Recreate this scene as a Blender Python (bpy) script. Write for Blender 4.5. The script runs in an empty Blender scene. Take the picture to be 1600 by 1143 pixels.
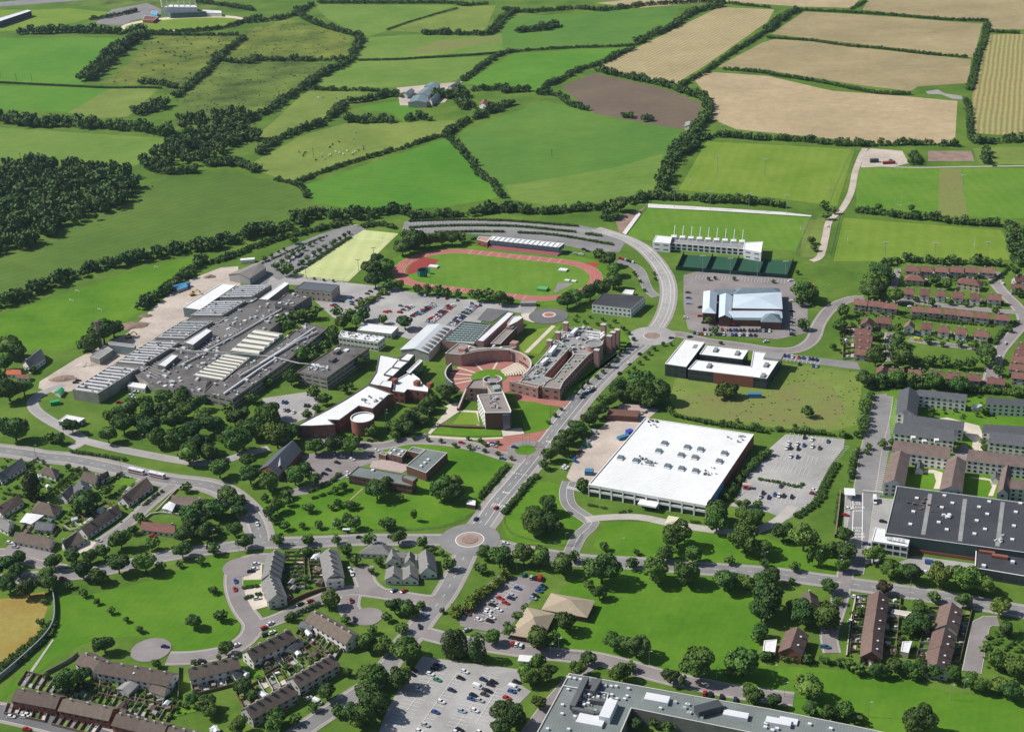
import bpy, bmesh, math, random
import numpy as np
from mathutils import Vector, Matrix
R_=math.radians
S=bpy.context.scene
COL=S.collection
# ---------------------------------------------------------------- camera, world, sun, exposure
CH,CF,CP,CR=416.245,2253.40,R_(24.48308),R_(-2.728139)
_cp,_sp=math.cos(CP),math.sin(CP); _c,_s=math.cos(CR),math.sin(CR)
_right=np.array([1.,0,0]); _fwd=np.array([0,_cp,-_sp]); _up=np.array([0,_sp,_cp])
_R=_c*_right+_s*_up; _U=-_s*_right+_c*_up
cam=bpy.data.objects.new('camera',bpy.data.cameras.new('camera')); COL.objects.link(cam); S.camera=cam
cam.data.sensor_fit='HORIZONTAL'; cam.data.sensor_width=36; cam.data.lens=36*CF/1600
cam.data.clip_start=5; cam.data.clip_end=20000
m=Matrix.Identity(4)
for i in range(3): m[i][0]=_R[i]; m[i][1]=_U[i]; m[i][2]=-_fwd[i]
m[2][3]=CH; cam.matrix_world=m
W=bpy.data.worlds.new('World'); S.world=W; W.use_nodes=True
nt=W.node_tree; bg=nt.nodes['Background']; sky=nt.nodes.new('ShaderNodeTexSky')
sky.sky_type='NISHITA'; sky.sun_disc=False; SUN_AZ,SUN_EL=R_(-13),R_(44)   # SUN_AZ: direction in which shadows fall
sky.sun_elevation=SUN_EL
_sd=Vector((-math.cos(SUN_AZ)*math.cos(SUN_EL),-math.sin(SUN_AZ)*math.cos(SUN_EL),math.sin(SUN_EL)))
sky.sun_rotation=math.atan2(_sd.x,_sd.y)
nt.links.new(sky.outputs[0],bg.inputs[0]); bg.inputs[1].default_value=0.08
sl=bpy.data.lights.new('sun','SUN'); sl.energy=5.0; sl.angle=R_(0.53); sl.color=(1,.965,.91)
so=bpy.data.objects.new('sun',sl); COL.objects.link(so); so.rotation_euler=_sd.to_track_quat('Z','Y').to_euler(); so.location=(0,0,500)
S.view_settings.view_transform='Standard'; S.view_settings.look='None'; S.view_settings.exposure=0.1; S.view_settings.gamma=1
S.view_settings.use_curve_mapping=False
S.cycles.max_bounces=4; S.cycles.diffuse_bounces=2; S.cycles.glossy_bounces=2; S.cycles.transmission_bounces=2
# ---------------------------------------------------------------- survey: where a sight line of the photo meets a level plane
def G(x,y,z=0.):
    d=_fwd*CF+_R*(x-800)+_U*(571.5-y); t=(z-CH)/d[2]
    return (d[0]*t,d[1]*t)
def PX(X,Y,Z=0.):
    v=np.array([X,Y,Z-CH]); k=v@_fwd; return (800+CF*(v@_R)/k,571.5-CF*(v@_U)/k)
def num(s):
    return [float(a) for a in s.split()]
def Q(s,t=None,z=0.):
    v=num(s) if isinstance(s,str) else s
    p=list(zip(v[0::2],v[1::2]))
    if t: p=[(t[0]+a/t[2],t[1]+b/t[2]) for a,b in p]
    return [G(a,b,z) for a,b in p]
def area(p): return .5*sum(p[i-1][0]*p[i][1]-p[i][0]*p[i-1][1] for i in range(len(p)))
def ccw(p): return p if area(p)>0 else p[::-1]
def smooth(p,closed=False,n=4):
    L=len(p); out=[]
    for i in range(L if closed else L-1):
        if closed: a,b,c,d=p[i-1],p[i],p[(i+1)%L],p[(i+2)%L]
        else: a,b,c,d=p[max(i-1,0)],p[i],p[i+1],p[min(i+2,L-1)]
        for k in range(n):
            t=k/n
            out.append(tuple(.5*(2*b[j]+(c[j]-a[j])*t+(2*a[j]-5*b[j]+4*c[j]-d[j])*t*t+(3*b[j]-a[j]-3*c[j]+d[j])*t**3) for j in (0,1)))
    if not closed: out.append(p[-1])
    return out
def offset(p,w):
    # inset (w>0) of a ccw ring, or a sideways offset
    L=len(p); o=[]
    for i in range(L):
        a,b,c=np.array(p[i-1]),np.array(p[i]),np.array(p[(i+1)%L])
        u=b-a; v=c-b; u=u/(np.hypot(*u)+1e-9); v=v/(np.hypot(*v)+1e-9)
        n1=np.array([-u[1],u[0]]); n2=np.array([-v[1],v[0]]); n=n1+n2; k=max(n@n/2,.25)
        o.append(tuple(b+n*w/k))
    return o
# ---------------------------------------------------------------- materials
MATS={}
def mat(name,col,var=.18,scale=.15,rough=.9,spec=.3,metal=0.,rand=0.,col2=None,fine=0.,stripe=None,detail=6,bump=0.):
    if name in MATS: return MATS[name]
    M=bpy.data.materials.new(name); M.use_nodes=True; n=M.node_tree.nodes; l=M.node_tree.links
    b=n['Principled BSDF']; b.inputs['Roughness'].default_value=rough; b.inputs['Metallic'].default_value=metal
    b.inputs['Specular IOR Level'].default_value=spec
    tc=n.new('ShaderNodeTexCoord')
    no=n.new('ShaderNodeTexNoise'); no.inputs['Scale'].default_value=scale; no.inputs['Detail'].default_value=detail; no.inputs['Roughness'].default_value=.65
    l.new(tc.outputs['Object'],no.inputs['Vector'])
    cr=n.new('ShaderNodeValToRGB'); e=cr.color_ramp.elements
    c2=col2 or tuple(min(1,c*(1+var)) for c in col); c1=tuple(c*(1-var) for c in col)
    e[0].position=.3; e[0].color=(*c1,1); e[1].position=.7; e[1].color=(*c2,1)
    l.new(no.outputs['Fac'],cr.inputs[0]); out=cr.outputs[0]
    def mul(out,fac_socket,lo,hi):
        mr=n.new('ShaderNodeMapRange'); mr.inputs[3].default_value=lo; mr.inputs[4].default_value=hi; l.new(fac_socket,mr.inputs[0])
        mx=n.new('ShaderNodeVectorMath'); mx.operation='SCALE'; l.new(out,mx.inputs[0]); l.new(mr.outputs[0],mx.inputs['Scale']); return mx.outputs[0]
    if fine:
        n2=n.new('ShaderNodeTexNoise'); n2.inputs['Scale'].default_value=scale*9; n2.inputs['Detail'].default_value=5; n2.inputs['Roughness'].default_value=.75
        l.new(tc.outputs['Object'],n2.inputs['Vector']); out=mul(out,n2.outputs['Fac'],1-fine*1.6,1+fine*1.6)
    if stripe:   # (angle, spacing m, strength, wobble)
        ang,sp,st=stripe[:3]; wob=stripe[3] if len(stripe)>3 else .6
        mp=n.new('ShaderNodeMapping'); mp.inputs['Rotation'].default_value=(0,0,ang); l.new(tc.outputs['Object'],mp.inputs['Vector'])
        wv=n.new('ShaderNodeTexWave'); wv.wave_type='BANDS'; wv.bands_direction='X'; wv.inputs['Scale'].default_value=.314/sp
        wv.inputs['Distortion'].default_value=wob; wv.inputs['Detail'].default_value=3; wv.inputs['Detail Scale'].default_value=.35
        l.new(mp.outputs[0],wv.inputs['Vector']); out=mul(out,wv.outputs['Fac'],1-st,1+st)
    if rand:
        oi=n.new('ShaderNodeObjectInfo'); out=mul(out,oi.outputs['Random'],1-rand,1+rand)
        hs=n.new('ShaderNodeHueSaturation'); mr=n.new('ShaderNodeMapRange'); mr.inputs[3].default_value=.5-rand*.09; mr.inputs[4].default_value=.5+rand*.05
        ma=n.new('ShaderNodeMath'); ma.operation='MULTIPLY'; ma.inputs[1].default_value=7.31; fr=n.new('ShaderNodeMath'); fr.operation='FRACT'
        l.new(oi.outputs['Random'],ma.inputs[0]); l.new(ma.outputs[0],fr.inputs[0]); l.new(fr.outputs[0],mr.inputs[0])
        l.new(mr.outputs[0],hs.inputs['Hue']); l.new(out,hs.inputs['Color']); out=hs.outputs[0]
    l.new(out,b.inputs['Base Color'])
    if bump:
        bp=n.new('ShaderNodeBump'); bp.inputs['Strength'].default_value=1; bp.inputs['Distance'].default_value=bump
        n3=n.new('ShaderNodeTexNoise'); n3.inputs['Scale'].default_value=scale*14; n3.inputs['Detail'].default_value=4; l.new(tc.outputs['Object'],n3.inputs['Vector'])
        l.new(n3.outputs['Fac'],bp.inputs['Height']); l.new(bp.outputs[0],b.inputs['Normal'])
    MATS[name]=M; return M
def grass(name,col,var=.2,scale=.02,fine=.12,stripe=None,col2=None,bump=.12):
    return mat(name,col,var,scale,1,.1,fine=fine,stripe=stripe,col2=col2,detail=8,bump=bump)
# ---------------------------------------------------------------- mesh helpers
class MB:
    def __init__(s): s.v=[];s.f=[];s.m=[];s.mats=[]
    def mi(s,m):
        if m not in s.mats: s.mats.append(m)
        return s.mats.index(m)
    def face(s,pts,m):
        k=len(s.v); s.v+=[tuple(p) for p in pts]; s.f.append(tuple(range(k,k+len(pts)))); s.m.append(s.mi(m)); return s
    def ring(s,p,z0,z1,m,inward=False):
        L=len(p)
        for i in range(L):
            a,b=p[i],p[(i+1)%L]
            q=[(a[0],a[1],z0),(b[0],b[1],z0),(b[0],b[1],z1),(a[0],a[1],z1)]
            s.face(q[::-1] if inward else q,m)
        return s
    def flat(s,p,z,m): return s.face([(a,b,z) for a,b in p],m)
    def prism(s,p,z0,z1,ms,mt=None):
        p=ccw(p); s.ring(p,z0,z1,ms); s.flat(p,z1,mt or ms); return s
    def box(s,cx,cy,z0,z1,sx,sy,rot,ms,mt=None):
        c,d=math.cos(rot),math.sin(rot)
        p=[(cx+c*a*sx/2-d*b*sy/2,cy+d*a*sx/2+c*b*sy/2) for a,b in ((-1,-1),(1,-1),(1,1),(-1,1))]
        return s.prism(p,z0,z1,ms,mt)
    def band(s,outer,inner,z,m):
        L=len(outer)
        for i in range(L):
            j=(i+1)%L; s.face([(*outer[i],z),(*outer[j],z),(*inner[j],z),(*inner[i],z)],m)
        return s
    def bar(s,a,b,r,m):
        a=np.array(a,float);b=np.array(b,float);d=b-a;d=d/np.linalg.norm(d)
        u=np.cross(d,[0,0,1.]); 
        if np.linalg.norm(u)<1e-3: u=np.array([1.,0,0])
        u=u/np.linalg.norm(u); w=np.cross(d,u)
        P=[a+r*(i*u+j*w) for i,j in ((-1,-1),(1,-1),(1,1),(-1,1))]; T=[p+(b-a) for p in P]
        for i in range(4):
            j=(i+1)%4; s.face([P[j],P[i],T[i],T[j]],m)
        s.face(T[::-1],m); s.face(P,m); return s
    def build(s,name,parent=None,loc=None,shift=True):
        me=bpy.data.meshes.new(name); o=(0,0,0)
        if loc is not None: o=loc
        elif parent is not None: o=tuple(parent['_o'])
        V=np.array(s.v,float)-np.array(o,float) if s.v else np.zeros((0,3))
        me.from_pydata(V.tolist(),[],s.f)
        for m in s.mats: me.materials.append(m)
        me.polygons.foreach_set('material_index',s.m); me.update()
        ob=bpy.data.objects.new(name,me); COL.objects.link(ob)
        if parent is not None: ob.parent=parent
        elif loc is not None: ob.location=loc
        return ob
def tag(o,label,cat=None,group=None,kind=None):
    if label: o['label']=label
    if cat: o['category']=cat
    if group: o['group']=group
    if kind: o['kind']=kind
    return o
def empty(name,loc,label,cat,group=None,rz=0.):
    o=bpy.data.objects.new(name,None); COL.objects.link(o); o.location=loc; o.rotation_euler=(0,0,rz); o.empty_display_size=.5
    o['_o']=list(loc); tag(o,label,cat,group); return o
def inst(name,me,parent,loc=(0,0,0),rz=0.,sc=(1,1,1)):
    o=bpy.data.objects.new(name,me); COL.objects.link(o); o.parent=parent; o.location=loc; o.rotation_euler=(0,0,rz); o.scale=sc; return o
_LAY=[0.]
def patch(name,label,pts,m,z,sm=False,kind='structure'):
    p=smooth(pts,True) if sm else pts
    _LAY[0]+=.0004
    mb=MB(); mb.flat(ccw(p),z+_LAY[0],m); o=mb.build(name); return tag(o,label,None,None,kind)
def ribbon_pts(c,w):
    c=np.array(c,float); d=np.gradient(c,axis=0); d/=np.linalg.norm(d,axis=1)[:,None]+1e-9
    n=np.stack([-d[:,1],d[:,0]],1); return c+n*w/2,c-n*w/2
def ribbon(mb,c,w,z,m,off=0.,i0=0,i1=None):
    if off:
        l,r=ribbon_pts(c,2*off); c=[tuple(a) for a in l]
    l,r=ribbon_pts(c,w)
    for i in range(len(c)-1):
        mb.face([(*r[i],z),(*r[i+1],z),(*l[i+1],z),(*l[i],z)],m)
def resample(c,step):
    c=np.array(c,float); s=np.r_[0,np.cumsum(np.hypot(*np.diff(c,axis=0).T))]; n=max(2,int(s[-1]/step)+1)
    t=np.linspace(0,s[-1],n); return [ (float(a),float(b)) for a,b in zip(np.interp(t,s,c[:,0]),np.interp(t,s,c[:,1]))]
def plen(c):
    c=np.array(c,float); return float(np.hypot(*np.diff(c,axis=0).T).sum())
K1=(760,800,5);K2=(1020,800,5);K3=(1280,740,5);K4=(1280,900,4.703);K5=(1040,980,5.333);K6=(800,980,5.714);K7=(560,940,5.333);K8=(480,800,5);K9=(200,760,5);K10=(0,690,5);K11=(0,900,4.571);K12=(280,920,5);K13=(0,500,5);K14=(320,620,5);K15=(600,640,5);K16=(880,600,5)

_o=['first','second','third','fourth','fifth','sixth','seventh','eighth','ninth']
ORD=_o+['tenth','eleventh','twelfth','thirteenth','fourteenth','fifteenth','sixteenth','seventeenth','eighteenth','nineteenth']
for _t,_u in (('twentieth','twenty'),('thirtieth','thirty'),('fortieth','forty'),('fiftieth','fifty'),('sixtieth','sixty')): ORD+=[_t]+[_u+'-'+x for x in _o]
def ordn(i): return ORD[i]
# ---------------------------------------------------------------- ground colours
def la(a,b,c,d):
    p,q=G(a,b),G(c,d); return math.atan2(q[0]-p[0],q[1]-p[1])
LAWN=grass('lawn_grass',(.072,.20,.012),.2,.025,.16,col2=(.128,.24,.022))
LAWN2=grass('park_grass',(.068,.195,.012),.18,.018,.17,stripe=(.4,4.,.02,3.),col2=(.12,.23,.022))
LIME=grass('lime_pasture',(.074,.22,.022),.15,.006,.15,stripe=(1.9,9,.03,3.),col2=(.12,.245,.03))
DEEP=grass('deep_green_crop',(.075,.148,.024),.15,.005,.2,stripe=(la(30,410,420,290),9,.05,3.),col2=(.12,.185,.035))
DEEP2=grass('blue_green_crop',(.07,.185,.03),.12,.005,.15,stripe=(1.3,9,.03,3.),col2=(.12,.22,.036))
PALE=grass('pale_pasture',(.115,.22,.034),.15,.007,.18,stripe=(1.35,11,.03,3.),col2=(.17,.25,.05))
OLIVE=grass('olive_pasture',(.15,.225,.045),.22,.012,.18,col2=(.21,.265,.06))
ROUGH=grass('rough_pasture',(.095,.165,.032),.45,.02,.28,col2=(.20,.235,.045))
MARSH=grass('marsh_rough',(.07,.13,.03),.5,.02,.3,col2=(.16,.22,.045))
TAN=grass('dry_grass',(.30,.27,.11),.35,.03,.15,col2=(.17,.23,.05))
GOLD=grass('golden_grass',(.40,.27,.07),.3,.03,.2,col2=(.30,.26,.07))
PITCH=grass('pitch_grass',(.135,.235,.024),.10,.02,.15,stripe=(.3,11,.03,.8),col2=(.19,.265,.04))
PITCH2=grass('pitch_grass_dark',(.095,.22,.02),.10,.02,.15,stripe=(-.02,10,.03,.8),col2=(.145,.245,.034))
STRAW=grass('straw_stubble',(.36,.29,.15),.14,.012,.16,stripe=(la(1000,122,1190,18),6,.14,1.6),col2=(.40,.33,.175))
STRAW2=grass('straw_stubble_pink',(.37,.29,.165),.1,.01,.22,stripe=(la(1110,130,1490,175),4,.08,2.5),col2=(.46,.36,.22))
STRAW3=grass('straw_stubble_olive',(.29,.24,.125),.16,.01,.2,stripe=(la(1230,25,1520,45),4.5,.09,2.5),col2=(.37,.295,.16))
STRAW4=grass('straw_swaths',(.35,.285,.12),.15,.01,.15,stripe=(la(1545,205,1562,70),5.5,.22,1.8),col2=(.27,.26,.10))
PLOUGH=grass('ploughed_soil',(.155,.118,.085),.15,.01,.10,stripe=(1.2,8,.05,1.))
ASPH=mat('asphalt',(.225,.218,.215),.2,.04,.95,.1,fine=.11)
ASPHP=mat('asphalt_pink',(.245,.22,.213),.2,.05,.95,.1,fine=.11)
ASPHD=mat('asphalt_dark',(.15,.148,.152),.16,.05,.95,.1,fine=.06)
ASPHL=mat('asphalt_bleached',(.35,.337,.32),.24,.03,.95,.1,fine=.12)
CONC=mat('concrete_path',(.42,.39,.35),.12,.1,.9,.1,fine=.05)
CREAM=mat('pale_paving',(.56,.50,.41),.12,.1,.9,.1,fine=.05)
DIRT=mat('dusty_rubble',(.47,.40,.34),.25,.04,1,.1,fine=.14,detail=9)
DIRT2=mat('brown_spoil',(.27,.19,.15),.3,.08,1,.1,fine=.15,detail=9)
FOOT=mat('footway_tarmac',(.31,.285,.265),.12,.1,.95,.1,fine=.05)
KERB=mat('pale_kerb',(.50,.46,.40),.08,.3,.9,.1)
PAINT=mat('road_paint',(.72,.71,.68),.08,.5,.8,.2)
REDP=mat('red_brick_paving',(.36,.155,.125),.14,.15,.9,.1,fine=.08)
TRACK=mat('red_track',(.36,.062,.045),.1,.05,.9,.1,fine=.03)
TRACKD=mat('dark_red_track',(.29,.055,.05),.1,.05,.9,.1)
ASTRO=grass('sand_dressed_turf',(.46,.50,.22),.14,.02,.08,stripe=(.1,12,.04,1.))
GTURF=grass('green_artificial_turf',(.03,.09,.055),.1,.03,.06)
SAND=mat('pale_sand',(.62,.53,.42),.1,.1,1,.1)
BASEG=grass('meadow_grass',(.07,.16,.018),.25,.02,.2,col2=(.135,.21,.034))
LINE=mat('white_line',(.74,.74,.7),.05,.5,.8,.1)
# the land itself: one sheet reaching well past the frame
mb=MB(); mb.flat([(-5000,-300),(5000,-300),(5000,7000),(-5000,7000)],0,BASEG); tag(mb.build('ground'),'wide green land under fields, campus and estates',kind='structure')
T0=(0,0,4);T1=(400,0,4);T2=(800,0,4);T3=(1200,0,4)
A0=(0,280,5);A1=(320,280,5);A2=(640,280,5);A3=(960,200,5);A4=(1280,200,5)
def field(label,s,t,m,z=.02,sm=False,name='field'): return patch(name,label,Q(s,t),m,z,sm)
FLD=[
('bright green playing field below the dark stand in the far left corner','-20 200 330 170 730 80 430 52 250 62 -20 60',T0,PITCH),
('large smooth green field at far left under the tree belt','-400 240 760 236 600 400 515 528 -400 505',T0,LIME),
('rough weedy field with yellow flowers south of the oval track','950 230 1560 222 1340 400 1180 540 640 520 800 400',T0,ROUGH),
('long green pasture strip at far left between two hedges','-400 525 700 552 420 700 -400 670',T0,LIME),
('parched pale corner of the long pasture strip','690 552 990 556 800 730 640 738 420 705',T0,OLIVE),
('striped green pasture above the dark woodland at left','-400 770 450 828 1090 868 1060 945 860 1030 700 1062 200 1004 -400 960',T0,PALE),
('scrubby marsh field with dark heather patches','1000 560 1340 400 1600 370 2100 400 1990 470 1870 560 1700 640 1600 790 1560 830 1300 860 1090 780 1150 620',T0,MARSH),
('rough moorland pasture north of the ragged hedge line','-40 180 200 120 590 225 575 350 350 370 -260 390 -100 230',T1,ROUGH),
('wide pale pasture in the top centre left of the lane','360 30 1250 32 820 190 690 235 450 120',T1,PALE),
('second pale pasture beside the diagonal top hedge','1260 36 1500 36 1430 190 1050 205 820 192',T1,OLIVE),
('long pasture under the diagonal hedge with worn centre','690 235 1040 212 1640 210 1600 320 1050 360 625 372',T1,PALE),
('worn tan patch in the long pasture','960 320 1150 250 1500 225 1560 240 1300 300 1050 335',T1,TAN),
('smooth pasture above the farm sheds','390 500 620 376 900 372 1470 352 1290 480 1180 530 900 548 400 545',T1,PALE),
('rough pale paddock left of the farm','320 572 640 570 720 612 540 680 430 740 250 810 40 880 -10 850 100 770 280 600',T1,OLIVE),
('grazing field dotted with cattle','-20 1015 280 850 560 770 890 765 1300 750 1180 845 700 990 250 1145 -20 1060',T1,OLIVE),
('small bright paddock below the farm hedge','640 672 830 637 960 632 1010 690 920 765 850 700 700 692',T1,LIME),
('vivid green field left of the long crossing hedge','1880 1165 2800 860 2960 1010 3140 1232 2800 1290 2240 1320 1960 1260',T0,LIME),
('big two toned green field above the running track','715 208 850 158 1065 203 1042 250 1012 318 900 325 790 308 750 265',None,DEEP2),
('yellow green lower side of the big two toned field','790 290 880 276 960 262 1036 240 1030 275 1012 320 900 328 800 312',None,PALE),
('broad dark green crop field crossing the left side','-90 440 -60 400 30 385 90 362 150 338 180 305 220 292 290 268 370 270 450 290 484 312 470 335 400 352 300 377 200 407 100 435 -40 470',None,DEEP),
('sloping green sports field with little white goals at left','-60 520 0 492 100 460 200 425 300 401 320 404 270 436 240 475 190 505 150 530 100 548 60 546 -60 560',None,LAWN),
('deep green field at top right of centre with worn path','-60 115 150 98 1050 43 1000 130 900 200 780 268 400 292 -60 312',T2,DEEP2),
('bright wedge field below the hedge with small trees','-300 520 0 340 350 313 720 298 600 380 480 412 340 450 200 572 120 582',T2,LIME),
('bare brown ploughed field','310 540 510 458 850 530 1000 570 1190 650 1140 770 1060 805 960 792 520 712 400 620',T2,PLOUGH),
('long straw coloured stubble field with drawn rows','550 412 1300 45 1640 60 1599 135 1220 402 1000 535 850 490 600 432',T2,STRAW),
('middle stubble field between two hedge lines','1280 420 1560 270 1640 245 1900 262 2280 310 2870 372 2850 520 2540 540 2490 570 2160 530 1600 440 1500 430',T2,STRAW3),
('upper stubble field with cropped headland','20 212 230 72 620 95 1340 150 1285 362 900 312 400 257',T3,STRAW3),
('pink tinted stubble field above the sports pitches','1085 125 1102 112 1200 119 1300 142 1420 151 1496 158 1492 224 1370 224 1250 212 1150 202 1115 187 1105 150',None,STRAW2),
('striped golden stubble at the right edge','1385 218 1900 205 1900 840 1420 842 1290 832 1275 600 1330 400',T3,STRAW4),
('grey green stubble in the top right corner','590 62 640 -20 1900 -20 1900 190 1400 182 1375 130 900 92',T3,STRAW3),
('pinkish stubble strip along the top edge','-1080 20 -600 -30 600 -30 520 50 200 42 -300 8 -800 50',T3,STRAW2),
('light green practice pitch below the pink stubble','1060 297 1104 221 1335 233 1308 322 1200 308',None,PITCH),
('wide green rugby pitches at the right edge','1338 262 1700 263 1700 345 1500 338 1338 326',None,PITCH2),
('dry tan strip between two rugby pitches','1468 263 1500 263 1512 340 1466 338',None,TAN),
('green rugby pitch beside the white dirt track','1318 340 1564 360 1590 406 1302 408',None,PITCH),
('stadium pitch in front of the white stand','1012 325 1269 338 1243 391 976 373',None,PITCH2),
('rough green slope with the dirt mound at far right','1520 232 1700 225 1700 258 1530 256',None,OLIVE),
('rough meadow between white roofed buildings','1055 592 1075 580 1165 592 1228 568 1350 582 1338 664 1290 676 1200 666 1110 660 1060 646 1046 625',None,OLIVE),
('tan overgrown half of the rough meadow','1060 622 1095 614 1200 614 1265 592 1300 600 1322 640 1300 668 1200 660 1110 655 1060 644',None,TAN),
('golden dry plot at the lower left edge','-60 945 70 924 74 950 60 990 20 1035 -60 1070',None,GOLD),
('green turf triangle at top left beside the track field','400 0 1200 0 1500 60 1380 60 1000 40 700 30',(0,0,4),MARSH),
]
for l,s,t,m in FLD: field(l,s,t,m)
# lawns, clearly greener than the rest
for l,s,t,m in [
('smooth lawn round the brick courtyard block','420 775 520 745 545 720 560 700 640 692 700 690 780 710 790 738 760 785 735 802 690 822 600 830 430 832 415 800',None,LAWN),
('clipped lawn with the big bush east of the avenue','850 752 890 765 888 792 915 820 918 840 900 853 840 850 800 845 786 820 790 800 830 765',None,LAWN),
('open mown park in the right foreground','900 905 1000 880 1180 920 1190 960 1180 1020 1100 1050 880 1015 870 940',None,LAWN2),
('wide verge of grass before the white factory','965 815 1100 822 1240 850 1330 860 1320 895 1200 885 1050 875 935 860 940 830',None,LAWN),
('mown park in the left foreground','130 930 240 905 330 870 352 880 350 930 375 975 350 1005 280 1020 260 1000 200 995 120 1010 20 1080 -40 1120 80 1000 95 930',None,LAWN2),
('long green strip park along the bottom right','1000 1040 1200 1040 1300 1045 1400 1055 1480 1080 1700 1110 1700 1250 1350 1143 1200 1100 1050 1055',None,LAWN2),
('front lawn of the pointed tower block','1 0 1 0 1 0',None,LAWN)][:-1]: field(l,s,t,m,.05,True,'lawn')
# ---------------------------------------------------------------- roads
ROADS=[]
CARR=MB(); 
def road(label,s,t,w,m=None,fp=2.,kerb=True,marks='dash',name='road',sm=True,edge=False):
    c=Q(s,t); c=smooth(c) if sm else c
    c=resample(c,5.)
    if fp:
        mb=MB(); _LAY[0]+=.0004; ribbon(mb,c,w+2*fp,.09+_LAY[0],FOOT); tag(mb.build('footway'),'footway beside the '+label,kind='structure')
    if kerb:
        mb=MB(); _LAY[0]+=.0004; ribbon(mb,c,w+.7,.13+_LAY[0],KERB); tag(mb.build('kerb'),'pale kerb of the '+label,kind='structure')
    mb=MB(); _LAY[0]+=.0004; ribbon(mb,c,w,.17+_LAY[0],m or ASPH); tag(mb.build(name),label,kind='structure')
    if marks:
        mb=MB(); c2=resample(c,1.5); z=.26
        if marks=='dash':
            for i in range(0,len(c2)-3,6): ribbon(mb,c2[i:i+3],.22,z,PAINT)
        if marks=='solid': ribbon(mb,c2,.22,z,PAINT)
        if marks=='avenue':
            for i in range(0,len(c2)-3,6): ribbon(mb,c2[i:i+3],.25,z,PAINT,2.)
            ribbon(mb,c2,.3,z,PAINT,-1.6); ribbon(mb,c2,.28,z,PAINT,w/2-.4); ribbon(mb,c2,.28,z,PAINT,-(w/2-.4))
        if edge:
            ribbon(mb,c2,.2,z,PAINT,w/2-.4); ribbon(mb,c2,.2,z,PAINT,-(w/2-.4))
        tag(mb.build('road_marking'),'painted white lines on the '+label,kind='structure')
    return c
RO=(0,690,5);RP=(200,760,5);RQ=(480,800,5)
AVE=road('straight avenue climbing past the red brick campus','734 843 757 815 778 785 812 745 850 697 880 658 918 612 952 578 985 550 1015 525',None,11,marks='avenue',fp=3.5)
road('upper avenue curving round to the terraced car park','1015 525 1034 500 1044 470 1043 440 1028 412 1005 388 975 372 930 358',None,9.5,ASPHL,marks='avenue',fp=2.2)
CURV=road('suburban main road sweeping in from the left','-300 670 0 703 60 712 110 717 160 727 220 742 270 751 320 757 352 768 378 788 396 808 405 830 408 848',None,9.5,marks='dash',fp=3.5,edge=True)
road('tree lined cross road at the lower left','-60 912 0 906 60 900 150 893 240 872 300 862 350 855 408 848',None,8,fp=2)
road('cross road between estate and brick courtyard','408 848 500 846 560 843 640 843 734 843',None,8.5,fp=2.2)
road('cross road running right past the park trees','734 843 790 855 860 868 920 876 1000 880 1100 888 1200 895 1300 908 1400 922 1500 938 1640 962',None,9,fp=2)
road('road falling from the roundabout to the lower estate','734 843 726 868 710 902 690 936 668 960 650 985 632 1006',None,9.5,fp=2.2)
road('estate road leaving at the bottom left of centre','632 1006 610 1035 585 1065 555 1085 520 1108 478 1136 430 1175',None,8,fp=2,marks=None)
road('road along the top of the large car park','650 985 700 998 760 1008 830 1018 890 1024 930 1028 980 1040 1030 1055 1080 1066 1150 1080 1240 1092',None,8,ASPHP,fp=1.5,marks=None)
road('service lane climbing the roof side','940 1030 905 1050 880 1075 850 1110 815 1160',(0,0,1),6,ASPHP,fp=0,marks=None)
road('service road looping round the white factory','1590 490 1230 560' if 0 else '890 752 885 768 890 790 915 808 925 818 905 838 890 868',None,8,ASPH,fp=0,marks='solid')
road('pale service road in front of the white factory','915 812 950 808 1000 808 1050 818 1100 826 1160 832 1200 822 1225 806 1240 790',None,6.5,CONC,fp=0,kerb=False,marks=None)
road('side road from the upper roundabout past the garda block','1018 522 1060 522 1100 532 1160 540 1215 548 1248 545 1270 530 1280 505 1300 480 1330 467 1350 466',None,7.5,ASPHP,fp=1.5,marks=None)
road('campus ring road south of the tower block','455 668 520 690 590 697 640 688 700 690 750 700 800 716 830 722',None,7,ASPHP,fp=2,marks=None)
road('entrance drive at the left by the factory','110 700 130 688 105 672 75 655 55 640 52 625 70 612 100 600',None,6,ASPHL,fp=1.2,marks=None)
road('campus lane under the left hand trees','130 688 180 700 240 712 300 722 340 722 380 710 420 700',None,5.5,ASPHL,fp=1.2,marks=None)
road('short cul de sac with bungalows either side','275 752 260 765 235 785 210 808 190 825 165 842 150 858',None,6,ASPHP,fp=2,marks=None)
road('lane at the lower left behind the bungalows','215 795 228 800 250 800' if 0 else '-60 880 0 862 30 870 60 880 100 888',None,5.5,ASPHP,fp=1.5,marks=None)
road('estate crescent round the left foreground park','440 876 400 872 372 884 366 905 370 930 382 955 396 975 385 998 350 1018 300 1027 262 1028',None,8.5,ASPHP,fp=1.5,marks=None)
road('estate road joining the crescent to the green','396 978 430 968 470 950 510 932 550 922 600 927 640 934 672 938 690 934',None,7.5,ASPHP,fp=1.5,marks=None)
road('upper turning lane beside the avenue bend','20 40 90 60 160 80 210 130 240 210 270 270 330 320',(960,400,5),7,ASPH,fp=0,marks=None)
road('short estate close beside the grey bungalows','566 885 568 900 575 915 590 926',None,9,ASPHP,fp=1.5,marks=None)
road('loop of the estate turning circle','548 930 545 950 560 965 575 962',None,9,ASPHP,fp=1.5,marks=None)
road('residents lane running up the right hand estate','1535 700 1545 690' if 0 else '1545 600 1552 575 1560 550 1585 520 1600 500 1590 480 1570 460 1555 440 1560 425',None,7,ASPHP,fp=1.5,marks=None)
road('estate lane between red roofed houses','1590 488 1540 484 1480 478 1420 470 1395 470',None,5.5,ASPHP,fp=1,marks=None)
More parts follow.
